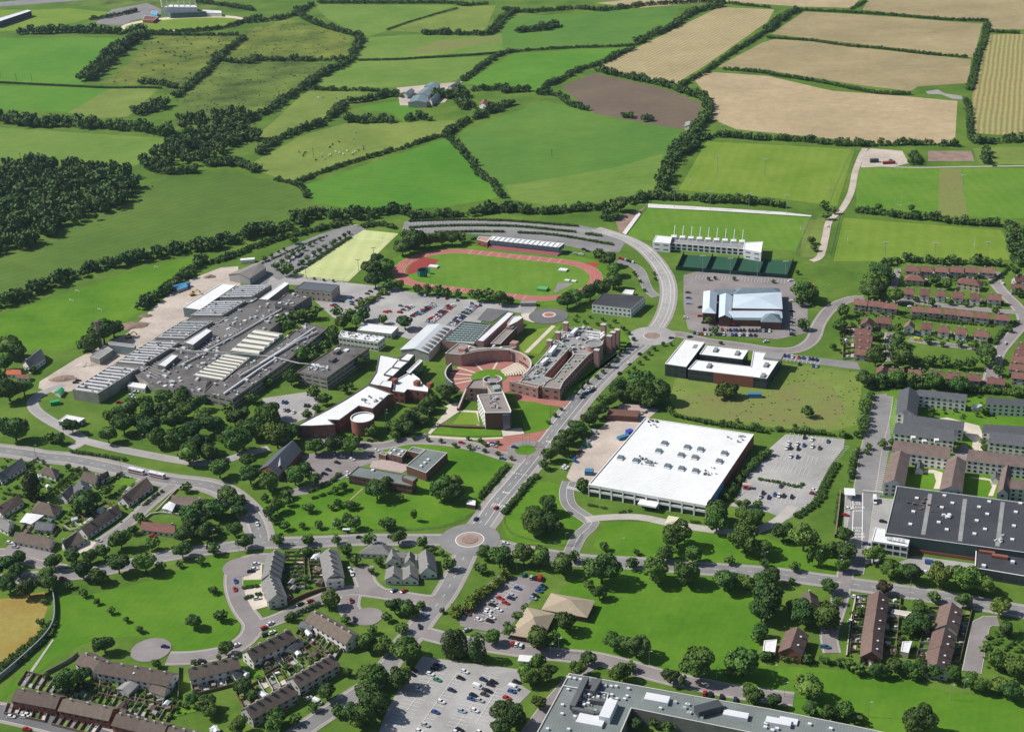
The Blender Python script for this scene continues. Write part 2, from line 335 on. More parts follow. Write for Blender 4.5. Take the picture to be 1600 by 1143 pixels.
road('estate lane above the small green','1555 548 1500 541 1450 535 1420 530',None,5.5,ASPHP,fp=1,marks=None)
road('estate cul de sac by the tall hedge','1392 520 1388 540 1392 565',None,6,ASPHP,fp=1,marks=None)
road('narrow lane up behind the estate hedge','1396 450 1400 435 1403 420',None,4,ASPHP,fp=0,marks=None)
road('driveway lane of the lower right houses','1322 890 1315 925 1305 960 1295 990 1300 1020',None,7,ASPHP,fp=1,marks=None)
road('second driveway lane of the lower right houses','1560 970 1535 972 1528 1000 1518 1050',None,8,ASPHP,fp=0,marks=None)
road('yard road beside the dark industrial roof','1330 895 1338 850 1345 800 1352 760 1362 700 1375 650 1380 618',None,12,ASPH,fp=0,marks=None)
road('white dirt track between the sports fields','1268 408 1282 400 1290 370 1296 345 1315 328 1330 300 1336 270 1345 245 1352 232',None,6,DIRT,fp=0,kerb=False,marks=None,name='dirt_track')
road('service track above the rugby pitches','1345 258 1420 262 1500 261 1700 258',None,3,CONC,fp=0,kerb=False,marks=None,name='track')
road('bottom left street before the brick terrace','-60 1105 0 1112 60 1125 130 1143 200 1165',None,10,ASPHD,fp=2,marks=None)
# roundabouts
def disc(name,label,cx,cy,r,z,m,n=28,h=0):
    c=G(cx,cy); p=[(c[0]+r*math.cos(2*math.pi*i/n),c[1]+r*math.sin(2*math.pi*i/n)) for i in range(n)]
    _LAY[0]+=.0004; mb=MB()
    if h: mb.prism(p,z,z+h,m)
    else: mb.flat(p,z+_LAY[0],m)
    return tag(mb.build(name),label,kind='structure')
disc('roundabout','wide tarmac roundabout at the foot of the avenue',734,843,17,.21,ASPH)
disc('kerb','pale ring round the red foot roundabout',734,843,8.1,.23,PAINT); disc('roundabout_centre','red paved outer ring of the foot roundabout',734,843,7.6,.25,mat('pink_setts',(.33,.245,.22),.12,.3,.9)); disc('roundabout_dome','brown inner dome of the foot roundabout',734,843,4.4,.3,mat('brown_setts',(.27,.19,.16),.2,.3,.9),h=.25)
disc('roundabout','upper roundabout tarmac by the white roofed office',1019,525,17,.21,ASPHL)
disc('kerb','white ring of the upper roundabout',1019,525,6.3,.24,PAINT); disc('roundabout_dome','brown centre of the upper roundabout',1019,525,5.9,.26,mat('brown_setts',(0,0,0)),h=.2)
disc('roundabout','dark turning circle north of the campus',857,494,15,.2,ASPHD)
disc('roundabout_centre','white rimmed centre of the dark turning circle',858,492,5.2,.23,CREAM); disc('roundabout_centre','red brick centre of the dark turning circle',858,492,3.6,.28,REDP)
disc('turning_circle','estate turning circle by the left foreground park',236,1015,10,.2,ASPHP)
disc('turning_circle','estate turning circle with pale kerb at lower centre',574,963,8,.2,ASPHP)
disc('turning_circle','oval turning area with flagpoles on the avenue',822,702,12,.2,ASPHP); 
disc('lawn','small oval lawn island under the flagpoles',821,703,6.5,.24,LAWN)
disc('turning_circle','cul de sac head at the top of the crescent',377,886,10,.2,ASPHP)
disc('paving','pale paved roundel beside the stone terrace',1,1,1,.1,CONC) if 0 else None
# parking areas and yards
CP_=[
('upper sweep of the terraced grey car park','-40 335 0 325 200 315 450 312 700 318 950 332 1200 350 1340 362 1500 395 1640 425 1700 470 1640 570 1500 565 1400 560 1230 520 1180 495 640 440 430 425 200 420 0 420 -60 390',A2,ASPH),
('large central campus car park','492 470 525 440 640 452 700 462 770 478 742 516 690 516 640 530 560 505 520 496',None,ASPHL),
('main north forecourt road of the campus','424 432 440 426 560 444 640 452 700 458 790 468 840 478 830 492 780 484 700 470 640 460 540 446 440 445',None,ASPHL),
('long dusty demolition strip along the factory','60 606 62 596 120 560 200 520 240 480 290 440 345 418 372 416 376 446 290 500 200 555 116 610 90 616',None,DIRT),
('staff parking beside the sand coloured pitch','380 432 400 412 440 390 500 366 545 352 575 356 560 372 500 402 440 436 420 446 400 445',None,ASPH),
('car park ringing the blue roofed station','1068 430 1090 424 1240 436 1262 470 1262 520 1215 530 1120 524 1075 515 1068 480',None,ASPHP),
('narrow parking strip beyond the white roofed office','1160 545 1222 552 1340 566 1345 578 1222 562',None,ASPH),
('yard beside the white factory','905 700 930 675 960 650 1000 632 1030 640 1010 656 990 680 960 720 930 760 905 765 885 745',None,DIRT),
('staff car park right of the white factory','1175 760 1150 780 1180 720 1228 678 1320 686 1318 700 1295 730 1280 760 1262 795 1230 812 1200 800 1140 790',None,ASPHL),
('long bay car park beside the student housing','1362 618 1400 612 1404 640 1390 700 1378 760 1370 800 1330 800 1340 740 1350 680',None,ASPH),
('loading yard left of the dark industrial roof','1320 772 1400 780 1390 830 1372 880 1330 880 1318 830',None,ASPHL),
('pink tarmac car park behind the tall hedge','780 898 850 905 840 925 822 950 800 975 780 990 720 978 715 960 740 930',None,ASPHP),
('large bleached car park at the bottom centre','660 1025 730 1035 810 1045 815 1070 830 1080 800 1110 780 1150 590 1150 600 1120 620 1080',None,ASPHL),
('parking bays by the brick library drive','410 622 480 612 500 620 490 650 455 662 418 652',None,ASPHL),
('forecourt of the slate chapel','470 712 500 706 560 706 600 702 590 720 560 730 540 745 510 760 480 772 450 775 440 768 480 758 500 745 480 735',None,ASPHP),
('forecourt of the tan roofed hall','740 986 760 990 800 1012 850 1022 850 1012 820 1000 785 990',None,ASPHP),
('red brick plaza under the avenue corner','780 225 900 215 1100 190 1280 150 1330 100 1250 255 1180 262 1080 270 1000 290 960 330 900 325 800 290',(600,640,5),REDP),
('red brick plaza before the east wing','100 860 200 870 380 940 560 985 700 1000 800 1010 760 1050 560 1045 200 990 150 900',(780,470,6.35),REDP),
('stand apron by the running track','740 386 770 384 900 402 915 408 890 412 830 402 750 394',None,CONC),
('rear lane by the science sheds','424 432 440 440 460 470 470 500 430 520 400 470',None,ASPHL),
('dark yard before the long white clad store','1400 880 1430 868 1520 880 1560 885 1540 900 1460 895',None,ASPHL),
('depot and gravel north of the pitches','1345 262 1350 240 1360 232 1410 236 1420 255 1400 260',None,DIRT),
('walled substation yard','1450 236 1518 236 1522 252 1450 252',None,DIRT2),
('grey gravel patch in the stubble corner','985 572 1060 560 1105 585 1210 600 1215 622 1150 618 1080 590 1000 590',T3,FOOT),
('farmyard hardstanding','880 550 1180 520 1290 510 1180 640 1080 660 900 660',T1,DIRT),
('worn soil by the stadium corner','960 340 1000 328 1010 322 985 350 970 370',None,DIRT2),
('spoil ground between pitches','1255 345 1296 340 1290 400 1250 404',None,OLIVE),
('student housing grounds','1385 610 1600 625 1640 650 1640 790 1400 770',None,LAWN),
('paved footpath through the student gardens','1455 655 1480 652 1530 665 1540 690 1530 720 1515 720 1520 690 1500 672 1470 665',None,CREAM),
('stadium track of pale sand','1 1 2 1 2 2',None,SAND),
]
for l,s,t,m in CP_[:-1]: patch('yard' if 'yard' in l else 'paving' if 'plaza' in l or 'path' in l else 'car_park',l,Q(s,t),m,.07,False)
# oval greyhound track far away
def ell(cx,cy,rx,ry,rot=0,n=40):
    return [G(cx+rx*math.cos(a)*math.cos(rot)-ry*math.sin(a)*math.sin(rot),cy+rx*math.cos(a)*math.sin(rot)+ry*math.sin(a)*math.cos(rot)) for a in [2*math.pi*i/n for i in range(n)]]
patch('sand_track','pale sand oval of the distant racing track',ell(286,37,97,11.5,-.061),SAND,.1); patch('infield','green infield of the distant racing track',ell(286,38,91,8.8,-.061),PITCH,.13)
patch('car_park','grey car park of the distant racing track',Q('590 150 700 60 920 20 1010 60 1000 110 870 120 750 160',T0),ASPH,.06)
patch('car_park','dusty road strip in the far left corner',Q('-20 45 330 18 560 0 300 -10 -20 15',T0),ASPH,.05)
# running track
c0=(-9.30,1095.19); th=-.4199+0
def stad(r,n=16,hl=42.2):
    o=[]
    for sgn in (1,-1):
        for i in range(n+1):
            a=-math.pi/2+math.pi*i/n
            x=sgn*hl+sgn*r*math.cos(a); y=sgn*r*math.sin(a)
            o.append((c0[0]+x*math.cos(th)-y*math.sin(th),c0[1]+x*math.sin(th)+y*math.cos(th)))
    return o
patch('verge','grass ring outside the red running track',stad(57),LAWN,.1)
patch('running_track','red eight lane running track',stad(46.5),TRACK,.14)
mb=MB()
for k in range(9):
    a=stad(36.6+k*1.22); b=stad(36.6+k*1.22+.16); mb.band(b,a,.24,LINE)
tag(mb.build('lane_lines'),'white lane lines of the red running track',kind='structure')
patch('infield','bright green infield of the running track',stad(36.4),PITCH2,.19)
def tk(x,y): return (c0[0]+x*math.cos(th)-y*math.sin(th),c0[1]+x*math.sin(th)+y*math.cos(th))
patch('high_jump_fan','dark red high jump fan at the left of the infield',Q('283 465 290 400 360 320 500 255 690 290 640 340 560 380 420 440 340 470',(600,370,8)),TRACKD,.24)
patch('throwing_sector','grey throwing area at the right of the infield',Q('740 570 930 590 700 700 680 690',(780,370,8)),ASPHP,.24)
mb=MB(); ribbon(mb,Q('760 450 600 610',(780,370,8)),2.,.26,TRACK); tag(mb.build('runway'),'narrow red vaulting runway on the infield',kind='structure')
mb=MB(); ribbon(mb,Q('560 250 820 305',(600,370,8)),2.5,.26,TRACK); tag(mb.build('runway'),'short red jump runway at the left of the infield',kind='structure')
patch('straight_extension','red sprint chute past the finish bend',Q('1000 330 1255 320 1200 395 1100 370',(780,370,8)),TRACK,.145)
mb=MB()
for a in list(range(-42,43,9)): 
    p,q=tk(a,36.6),tk(a,46.3); ribbon(mb,[p,q],.25,.245,LINE); p,q=tk(a+3,-36.6),tk(a+3,-46.3); ribbon(mb,[p,q],.25,.245,LINE)
tag(mb.build('start_lines'),'white cross lines on the running track straights',kind='structure')
# sand dressed hockey pitch
patch('hockey_pitch','yellow green sand dressed hockey pitch',Q('690 755 1120 803 1515 425 1240 397',A1),ASTRO,.12)
mb=MB(); P4=offset(ccw(Q('720 745 1105 790 1440 478 1150 455',A1)),1); mb.band(P4,offset(P4,.3),.2,LINE); tag(mb.build('pitch_lines'),'white touchlines of the hockey pitch',kind='structure')
# four small green courts
patch('ball_courts','row of four dark green artificial courts',Q('500 1000 560 990 1400 1030 1360 1170 480 1110',(960,200,5)),GTURF,.12) if 0 else patch('ball_courts','row of four dark green artificial courts',Q('490 110 540 -10 1395 40 1350 172 900 140',(960,400,5)),GTURF,.12)
# ---------------------------------------------------------------- building materials
M_=dict
BRICKP=mat('pink_brick',(.39,.235,.20),.14,.35,.9,.1,fine=.08)
BRICKR=mat('red_brick',(.25,.10,.072),.16,.35,.9,.1,fine=.08)
BRICKD=mat('dark_brown_brick',(.16,.085,.065),.16,.35,.9,.1,fine=.08)
PRECAST=mat('weathered_precast',(.30,.285,.25),.2,.2,.9,.1,fine=.08)
RENDER=mat('white_render',(.68,.66,.62),.08,.3,.9,.1,rand=.06)
RENDG=mat('grey_render',(.42,.41,.39),.12,.3,.9,.1,rand=.12)
RENDT=mat('tan_render',(.44,.39,.31),.12,.3,.9,.1,rand=.12)
WHITE=mat('white_metal_cladding',(.76,.76,.75),.05,.1,.6,.3,stripe=(0,1.2,.03,0))
DKCLAD=mat('dark_cladding',(.055,.062,.07),.15,.1,.6,.3)
DKGREEN=mat('dark_green_cladding',(.03,.06,.06),.12,.1,.5,.4,stripe=(0,1.,.1,0))
DARKWALL=mat('shadow_grey_wall',(.17,.165,.16),.2,.2,.9,.1,fine=.06)  # plain dark grey wall colour, varied by noise only
GLASS=mat('window_glass',(.03,.04,.05),.3,.6,.12,.6,rand=.3)
GLASSB=mat('blue_glazing',(.06,.11,.14),.25,.4,.15,.6)
R_WHITE=mat('white_roof_membrane',(.69,.69,.68),.05,.04,.7,.2,fine=.09,col2=(.78,.78,.77),stripe=(.95,2.6,.035,.3))
R_WH2=mat('off_white_roof',(.66,.67,.68),.12,.1,.7,.2,fine=.06)
R_GREY=mat('grey_gravel_roof',(.27,.265,.26),.2,.12,.95,.1,fine=.1)
R_DARK=mat('weathered_felt_roof',(.135,.125,.122),.3,.09,.95,.1,fine=.14)
R_TAUPE=mat('taupe_flat_roof',(.26,.225,.205),.12,.1,.95,.1,fine=.05)
R_BLACK=mat('charcoal_roof',(.056,.059,.066),.25,.04,.9,.15,fine=.12,stripe=(.2,1.6,.06,.4))
R_GRN=mat('grey_green_felt',(.17,.195,.185),.2,.05,.95,.1,fine=.12,stripe=(.3,1.3,.06,.3))
R_MINT=mat('pale_green_roof',(.30,.37,.33),.14,.1,.9,.1,fine=.06)
R_SILVER=mat('silver_sheet_roof',(.55,.57,.58),.06,.1,.45,.5,metal=.0,stripe=(.5,1.,.05,0))
R_SLATE=mat('slate_roof',(.095,.10,.108),.16,.5,.7,.3,rand=.18,fine=.12)
R_BRN=mat('plum_brown_tile',(.165,.112,.095),.18,.5,.9,.1,rand=.1,fine=.16)
R_TILE=mat('brown_concrete_tile',(.145,.115,.095),.18,.5,.9,.1,rand=.2,fine=.14)
R_RED=mat('red_brown_tile',(.20,.105,.083),.16,.5,.9,.1,rand=.18,fine=.14)
R_ORANGE=mat('orange_tile',(.50,.16,.08),.15,.5,.9,.1,rand=.1)
R_TAN=mat('tan_shingle',(.36,.30,.215),.1,.3,.9,.1,fine=.08,stripe=(.3,.7,.06,.2))
R_BLUE=mat('pale_blue_metal_roof',(.52,.60,.66),.06,.1,.45,.4,stripe=(0,.9,.04,0))
R_SLB=mat('blue_grey_slate',(.15,.20,.23),.12,.4,.7,.3,fine=.08)
COPE=mat('pale_coping',(.50,.48,.44),.1,.5,.9,.1); COPEW=mat('white_coping',(.74,.73,.71),.05,.5,.8,.1); COPED=mat('dark_coping',(.16,.14,.13),.1,.5,.8,.1)
PIPE=mat('galvanised_metal',(.48,.48,.46),.15,.5,.5,.4); SKYL=mat('rooflight_glazing',(.50,.53,.54),.2,.3,.3,.5); SKYD=mat('dark_rooflight',(.07,.10,.11),.2,.3,.2,.5)
WOOD=mat('fence_timber',(.20,.15,.11),.2,.5,.9,.1); DOORM=mat('door_paint',(.22,.09,.07),.2,.3,.6,.3,rand=.6)
CHIM=mat('chimney_render',(.40,.37,.33),.2,.5,.9,.1)
def cubemesh(name,m):
    mb=MB(); mb.box(0,0,-.5,.5,1,1,0,m); mb.face([(-.5,-.5,-.5),(-.5,.5,-.5),(.5,.5,-.5),(.5,-.5,-.5)],m)
    me=bpy.data.meshes.new(name); me.from_pydata(mb.v,[],mb.f); me.materials.append(m); return me
_cm={}; ROOF={}; WALL={}
def unit(m):
    if m.name not in _cm: _cm[m.name]=cubemesh('unit_block_'+m.name,m)
    return _cm[m.name]
def ubox(root,name,x,y,z0,z1,sx,sy,rot,m):
    o=root['_o']; return inst(name,unit(m),root,(x-o[0],y-o[1],(z0+z1)/2-o[2]),rot,(sx,sy,z1-z0))
def faces_cam(a,b):
    # outward normal of ccw edge a->b against the direction to the camera
    n=(b[1]-a[1],-(b[0]-a[0])); mx,my=(a[0]+b[0])/2,(a[1]+b[1])/2
    return (n[0]*(-mx)+n[1]*(-my))/(math.hypot(*n)*math.hypot(mx,my)+1e-9)
def put_windows(root,p,h,win,gm=None,z0=0.,cap=170):
    """win: floors, width, height, gap, sill height"""
    if not win: return
    root=WALL.get(root.name,root)
    fl,w,hh,gap,sill=win[:5]; fh=(h-z0-.3)/fl; cnt=0; L=len(p)
    for i in range(L):
        a,b=p[i],p[(i+1)%L]; d=math.hypot(b[0]-a[0],b[1]-a[1])
        if d<w+1.2 or faces_cam(a,b)<.02: continue
        n=max(1,int((d-1.)/(w+gap))); pitch=d/n; rot=math.atan2(b[1]-a[1],b[0]-a[0])
        for f in range(fl):
            zb=z0+f*fh+sill*fh/3.2; zt=min(zb+hh,z0+(f+1)*fh-.15)
            for k in range(n):
                if cnt>=cap: return
                t=(k+.5)/n; x=a[0]+(b[0]-a[0])*t; y=a[1]+(b[1]-a[1])*t
                ww=min(w,pitch-.25)
                ubox(root,'window',x,y,zb,zt,ww,.14,rot,gm or GLASS); cnt+=1
def cen(p): return (sum(a for a,b in p)/len(p),sum(b for a,b in p)/len(p))
def bld(name,label,cat,px,t,h,wall,roof,cope=COPE,par=.6,win=None,gm=None,root=None,z0=0.,group=None,parts=('wall','roof','parapet'),pts=None):
    p=ccw(pts or Q(px,t,h)); c=cen(p)
    r=root or empty(name,(c[0],c[1],0),label,cat,group)
    mb=MB(); mb.ring(p,z0,h,wall); w_=mb.build(parts[0],r); w_['_o']=list(r['_o']); WALL[r.name]=w_
    q=offset(p,.45)
    mb=MB(); mb.flat(q,h-par,roof); w_=mb.build(parts[1],r); w_['_o']=list(r['_o']); ROOF[r.name]=w_
    mb=MB(); o=offset(p,-.06); mb.band(o,q,h+.06,cope); mb.ring(o,h-.12,h+.06,cope); mb.ring(q,h-par,h+.06,cope,True); mb.build(parts[2],r)
    put_windows(r,p,h,win,gm,z0); r['_p']=[c for a in p for c in a]
    return r
def ring_of(r): v=list(r['_p']); return list(zip(v[0::2],v[1::2]))
def roofbox(r,name,px,t,h,sx,sy,hh,m,rot=None,sink=.7):
    if rot is None:
        p=ring_of(r); e=max(range(len(p)),key=lambda i: math.dist(p[i],p[(i+1)%len(p)])); a,b=p[e],p[(e+1)%len(p)]; rot=math.atan2(b[1]-a[1],b[0]-a[0])
    r=ROOF.get(r.name,r)
    for x,y in Q(px,t,h): ubox(r,name,x,y,h-sink,h+hh,sx,sy,rot,m)
def pitched(root,p,he,hr,roof,wall,kind='gable',over=.45,z0=0.,end=None,k=.5):
    """p: four eave corners, ccw; the ridge runs along the longer way"""
    p=ccw(p); d01=math.dist(p[0],p[1])+math.dist(p[2],p[3]); d12=math.dist(p[1],p[2])+math.dist(p[3],p[0])
    if d01<d12: p=p[1:]+p[:1]
    mb=MB(); mb.ring(p,z0,he,wall)
    A=np.array(p); m1=(A[3]+A[0])/2; m2=(A[1]+A[2])/2
    if kind=='gable':
        mb.face([(*p[3],he),(*p[0],he),(*m1,hr)],wall); mb.face([(*p[1],he),(*p[2],he),(*m2,hr)],wall); r1,r2=m1,m2
    else:
        L=np.linalg.norm(m2-m1); w=(np.linalg.norm(A[3]-A[0])+np.linalg.norm(A[1]-A[2]))/2; f=min(k*w/L,.48); r1=m1+(m2-m1)*f; r2=m2-(m2-m1)*f
    w_=mb.build('wall',root); w_['_o']=list(root['_o']); WALL[root.name]=w_
    o=np.array(offset(p,-over)); drop=over*(hr-he)/max(.5,np.linalg.norm(A[3]-A[0])/2)
    if kind=='gable':
        u=(m2-m1)/np.linalg.norm(m2-m1); r1,r2=r1-u*over*.6,r2+u*over*.6
        o[0]=o[0]; 
    z=he-drop+.12; zr=hr+.12; mb=MB()
    mb.face([(*o[0],z),(*o[1],z),(*r2,zr),(*r1,zr)],roof); mb.face([(*o[2],z),(*o[3],z),(*r1,zr),(*r2,zr)],roof)
    if kind=='hip':
        mb.face([(*o[3],z),(*o[0],z),(*r1,zr)],roof); mb.face([(*o[1],z),(*o[2],z),(*r2,zr)],roof)
    else:
        mb.face([(*o[0],z-.2),(*o[1],z-.2),(*o[1],z),(*o[0],z)],end or COPED); mb.face([(*o[2],z-.2),(*o[3],z-.2),(*o[3],z),(*o[2],z)],end or COPED)
        for a,b,c in ((o[3],o[0],r1),(o[1],o[2],r2)):
            mb.face([(*a,z-.25),(*c,zr-.25),(*c,zr),(*a,z)],end or COPED); mb.face([(*c,zr-.25),(*b,z-.25),(*b,z),(*c,zr)],end or COPED)
    w_=mb.build('roof',root); w_['_o']=list(root['_o']); ROOF[root.name]=w_; root['_p']=[float(c) for a in p for c in a]
    return p,r1,r2
def shed(name,label,cat,px,t,he,hr,wall,roof,kind='gable',win=None,over=.4,group=None,chim=0,root=None,k=.5,end=None):
    p=Q(px,t,he); c=cen(p); r=root or empty(name,(c[0],c[1],0),label,cat,group)
    p,r1,r2=pitched(r,p,he,hr,roof,wall,kind,over,end=end,k=k)
    put_windows(r,p,he,win)
    if chim: chimneys(r,r1,r2,hr,chim)
    return r
def chimneys(r,r1,r2,hr,n):
    r=ROOF.get(r.name,r)
    rot=math.atan2(r2[1]-r1[1],r2[0]-r1[0])
    for k in range(n):
        t=(k+.5)/n if n>1 else .08
        x=r1[0]+(r2[0]-r1[0])*t; y=r1[1]+(r2[1]-r1[1])*t
        ubox(r,'chimney',x,y,hr-.8,hr+1.15,1.3,.75,rot,CHIM)
def ridge(name,label,px,t,w,he,hr,wall,roof,group=None,units=2,chim=True,win=True,kind='gable',cat='house',end=None,doors=True,lights=0):
    """a house or terrace from the two ends of its ridge"""
    a,b=[np.array(v) for v in Q(px,t,hr)]; u=(b-a)/np.linalg.norm(b-a); n=np.array([-u[1],u[0]])*w/2
    if kind=='hip': a=a-u*w*.3; b=b+u*w*.3
    p=[tuple(a-n),tuple(b-n),tuple(b+n),tuple(a+n)]; c=cen(p); r=empty(name,(c[0],c[1],0),label,cat,group)
    p,r1,r2=pitched(r,p,he,hr,roof,wall,kind,end=end)
    if chim: chimneys(r,r1,r2,hr,units if units>1 else 1)
    fl=2 if he>4 else 1
    if win: put_windows(r,p,he,(fl,1.5,1.15,1.9,1.0))
    if doors:
        for i in range(4):
            A,B=p[i],p[(i+1)%4]; d=math.dist(A,B)
            if d>w+1 and faces_cam(A,B)>.02:
                rot=math.atan2(B[1]-A[1],B[0]-A[0])
                for k in range(units):
                    t_=(k+.5)/units+.3/units*(1 if k%2 else -1); ubox(r,'door',A[0]+(B[0]-A[0])*t_,A[1]+(B[1]-A[1])*t_,0,2.1,1.,.2,rot,DOORM)
    for k in range(lights):
        t_=(k+.7)/(lights+.4); q=a+(b-a)*t_-n*.45*(1 if k%2 else -1)*0; sgn=1 if faces_cam(p[0],p[1])<0 else -1
        q=a+(b-a)*t_+n*.5*sgn; zz=he+(hr-he)*.5; ubox(r,'rooflight',q[0],q[1],zz+.05,zz+.42,.9,1.1,math.atan2(u[1],u[0]),R_WH2)
    return r
def cyl(root,name,cx,cy,r,z0,z1,wall,top=None,n=28,a0=0,a1=2*math.pi,thick=0,topz=None):
    mb=MB()
    if not thick:
        p=[(cx+r*math.cos(2*math.pi*i/n),cy+r*math.sin(2*math.pi*i/n)) for i in range(n)]; mb.ring(p,z0,z1,wall)
        if top: mb.flat(p,(topz or z1),top)
    else:
        P=[(a0+(a1-a0)*i/n) for i in range(n+1)]
        o=[(cx+r*math.cos(a),cy+r*math.sin(a)) for a in P]; q=[(cx+(r-thick)*math.cos(a),cy+(r-thick)*math.sin(a)) for a in P]
        for i in range(n):
            mb.face([(*o[i],z0),(*o[i+1],z0),(*o[i+1],z1),(*o[i],z1)],wall); mb.face([(*q[i+1],z0),(*q[i],z0),(*q[i],z1),(*q[i+1],z1)],wall)
            mb.face([(*o[i],z1),(*o[i+1],z1),(*q[i+1],z1),(*q[i],z1)],top or wall)
        for e in (0,n): mb.face([(*o[e],z0),(*q[e],z0),(*q[e],z1),(*o[e],z1)],wall)
    return mb.build(name,root)
def strips(root,h,L0,L1,R0,R1,n,m,f=.45,hh=.9,t0=0.,t1=1.,ins=.06,name='rooflight'):
    """n raised rooflights across a roof between its long edges L0-L1 and R0-R1"""
    L0,L1,R0,R1=[np.array(v) for v in (L0,L1,R0,R1)]
    for k in range(n):
        t=t0+(t1-t0)*(k+.5)/n; a=L0+(L1-L0)*t; b=R0+(R1-R0)*t; a,b=a+(b-a)*ins,b+(a-b)*ins
        d=np.linalg.norm(L1-L0)*(t1-t0)/n*f; c=(a+b)/2; u=(b-a); rot=math.atan2(u[1],u[0]); 
        o=root['_o']; me=strip_mesh(m); inst(name,me,root,(c[0]-o[0],c[1]-o[1],h),rot,(float(np.linalg.norm(u)),float(d),hh))
_sm={}
def strip_mesh(m):
    if m.name in _sm: return _sm[m.name]
    mb=MB(); x=.5
    P=[(-x,-.5,-.6),(x,-.5,-.6),(x,-.5,.35),(x,-.2,1),(x,.5,.25),(x,.5,-.6)]
    mb.face([(-x,-.5,-.6),(x,-.5,-.6),(x,-.5,.35),(-x,-.5,.35)],m); mb.face([(-x,-.5,.35),(x,-.5,.35),(x,-.2,1),(-x,-.2,1)],m)
    mb.face([(-x,-.2,1),(x,-.2,1),(x,.5,.25),(-x,.5,.25)],m); mb.face([(-x,.5,.25),(x,.5,.25),(x,.5,-.6),(-x,.5,-.6)],m)
    mb.face([(x,-.5,-.6),(x,.5,-.6),(x,.5,.25),(x,-.2,1),(x,-.5,.35)],m); mb.face([(-x,-.5,.35),(-x,-.2,1),(-x,.5,.25),(-x,.5,-.6),(-x,-.5,-.6)],m)
    me=bpy.data.meshes.new('rooflight_block'); me.from_pydata(mb.v,[],mb.f); me.materials.append(m); _sm[m.name]=me; return me
def clutter(root,poly,h,n,seed,ms=None,s0=.8,s1=2.6,names=('vent','duct','plant_box')):
    rr=random.Random(seed); root=ROOF.get(root.name,root); xs=[a for a,b in poly]; ys=[b for a,b in poly]; k=0; tries=0
    def inside(x,y):
        c=False
        for i in range(len(poly)):
            (x1,y1),(x2,y2)=poly[i-1],poly[i]
            if (y1>y)!=(y2>y) and x<(x2-x1)*(y-y1)/(y2-y1)+x1: c=not c
        return c
    e=max(range(len(poly)),key=lambda i: math.dist(poly[i],poly[(i+1)%len(poly)])); a,b=poly[e],poly[(e+1)%len(poly)]; rot=math.atan2(b[1]-a[1],b[0]-a[0])
    while k<n and tries<n*30:
        tries+=1; x=rr.uniform(min(xs),max(xs)); y=rr.uniform(min(ys),max(ys))
        if inside(x,y):
            m=rr.choice(ms or [PIPE,R_WH2,R_GREY,SKYL]); a_=rr.uniform(s0,s1); b_=rr.uniform(s0,s1)
            ubox(root,rr.choice(names),x,y,h-.62,h+rr.uniform(.1,1.1)*min(1,a_/1.5),a_,b_,rot+(0 if rr.random()<.8 else .6),m); k+=1
# ---------------------------------------------------------------- large buildings
V1=(880,600,5);V2=(960,400,5);Z1=(780,470,6.35);Z2=(660,530,7.145);Z3=(440,520,6.35);Z4=(620,450,8);Z5=(520,670,8);Z6=(1380,600,6.35)
B1=(100,400,5);B2=(320,440,5);B3=(0,500,5)
# white factory
h=8
f=bld('factory','huge flat white roofed factory with a pillared front','factory','640 262 1490 390 1120 940 200 775',V1,h,BRICKR,R_WHITE,COPEW,.5)
roofbox(f,'rooflight','790 460 745 520 968 490 1072 508 920 552 1028 570 1258 538 1218 600 448 573 567 595 670 612 815 638 924 657 1033 675',V1,h,3.7,3.4,.8,mat('rooflight_dark_glass',(.16,.19,.20),.2,.5,.3,.5))
roofbox(f,'rooflight_kerb','790 464 745 524 968 494 1072 512 920 556 1028 574 1258 542 1218 604 448 577 567 599 670 616 815 642 924 661 1033 679',V1,h,4.2,3.9,.22,R_WH2)
clutter(f,Q('560 540 700 590 760 640 560 620',V1,h),h,16,3,[R_DARK,PIPE],.4,1.3); clutter(f,Q('1090 640 1200 640 1200 730 1100 700',V1,h),h,14,4,[R_DARK,PIPE],.4,1.2)
clutter(f,Q('660 270 770 290 720 360 680 350',V1,h),h,9,5,[R_DARK,PIPE],.5,1.6); clutter(f,Q('1280 400 1420 400 1380 450 1280 440',V1,h),h,8,6,[PIPE],.5,2.)
p=ring_of(f); fr=sorted(range(4),key=lambda i:-faces_cam(p[i],p[(i+1)%4]))[0]; a,b=np.array(p[fr]),np.array(p[(fr+1)%4]); rot=math.atan2(*(b-a)[::-1]); L=np.linalg.norm(b-a); u=(b-a)/L; nn=np.array([u[1],-u[0]])
def seg(t0,t1,z0,z1,m,name,d=.12,th=.2):
    c=a+u*L*(t0+t1)/2+nn*d; ubox(f,name,c[0],c[1],z0,z1,L*(t1-t0),th,rot,m)
seg(0,1,6.3,8.02,WHITE,'fascia',.45,.9); seg(0,1,3.2,4.6,WHITE,'fascia',.45,.9); seg(0,1,4.6,6.3,GLASS,'window_band',.1)
for k in range(10): seg((k+.08)/10,(k+.92)/10,.2,3.2,GLASS,'window_bay',.1)
for k in range(11): seg(max(0,k/10-.006),min(1,k/10+.006),0,8,WHITE,'pillar',.5,1.)
c=a+u*L*.53+nn*3; ubox(f,'entrance_canopy',c[0],c[1],3.4,4.3,11,6,rot,WHITE); c=a+u*L*.53+nn*1.5; ubox(f,'entrance_lobby',c[0],c[1],0,3.4,8,3,rot,GLASS)
sd_=sorted(range(4),key=lambda i:-faces_cam(p[i],p[(i+1)%4]))[1]; a2,b2=np.array(p[sd_]),np.array(p[(sd_+1)%4])
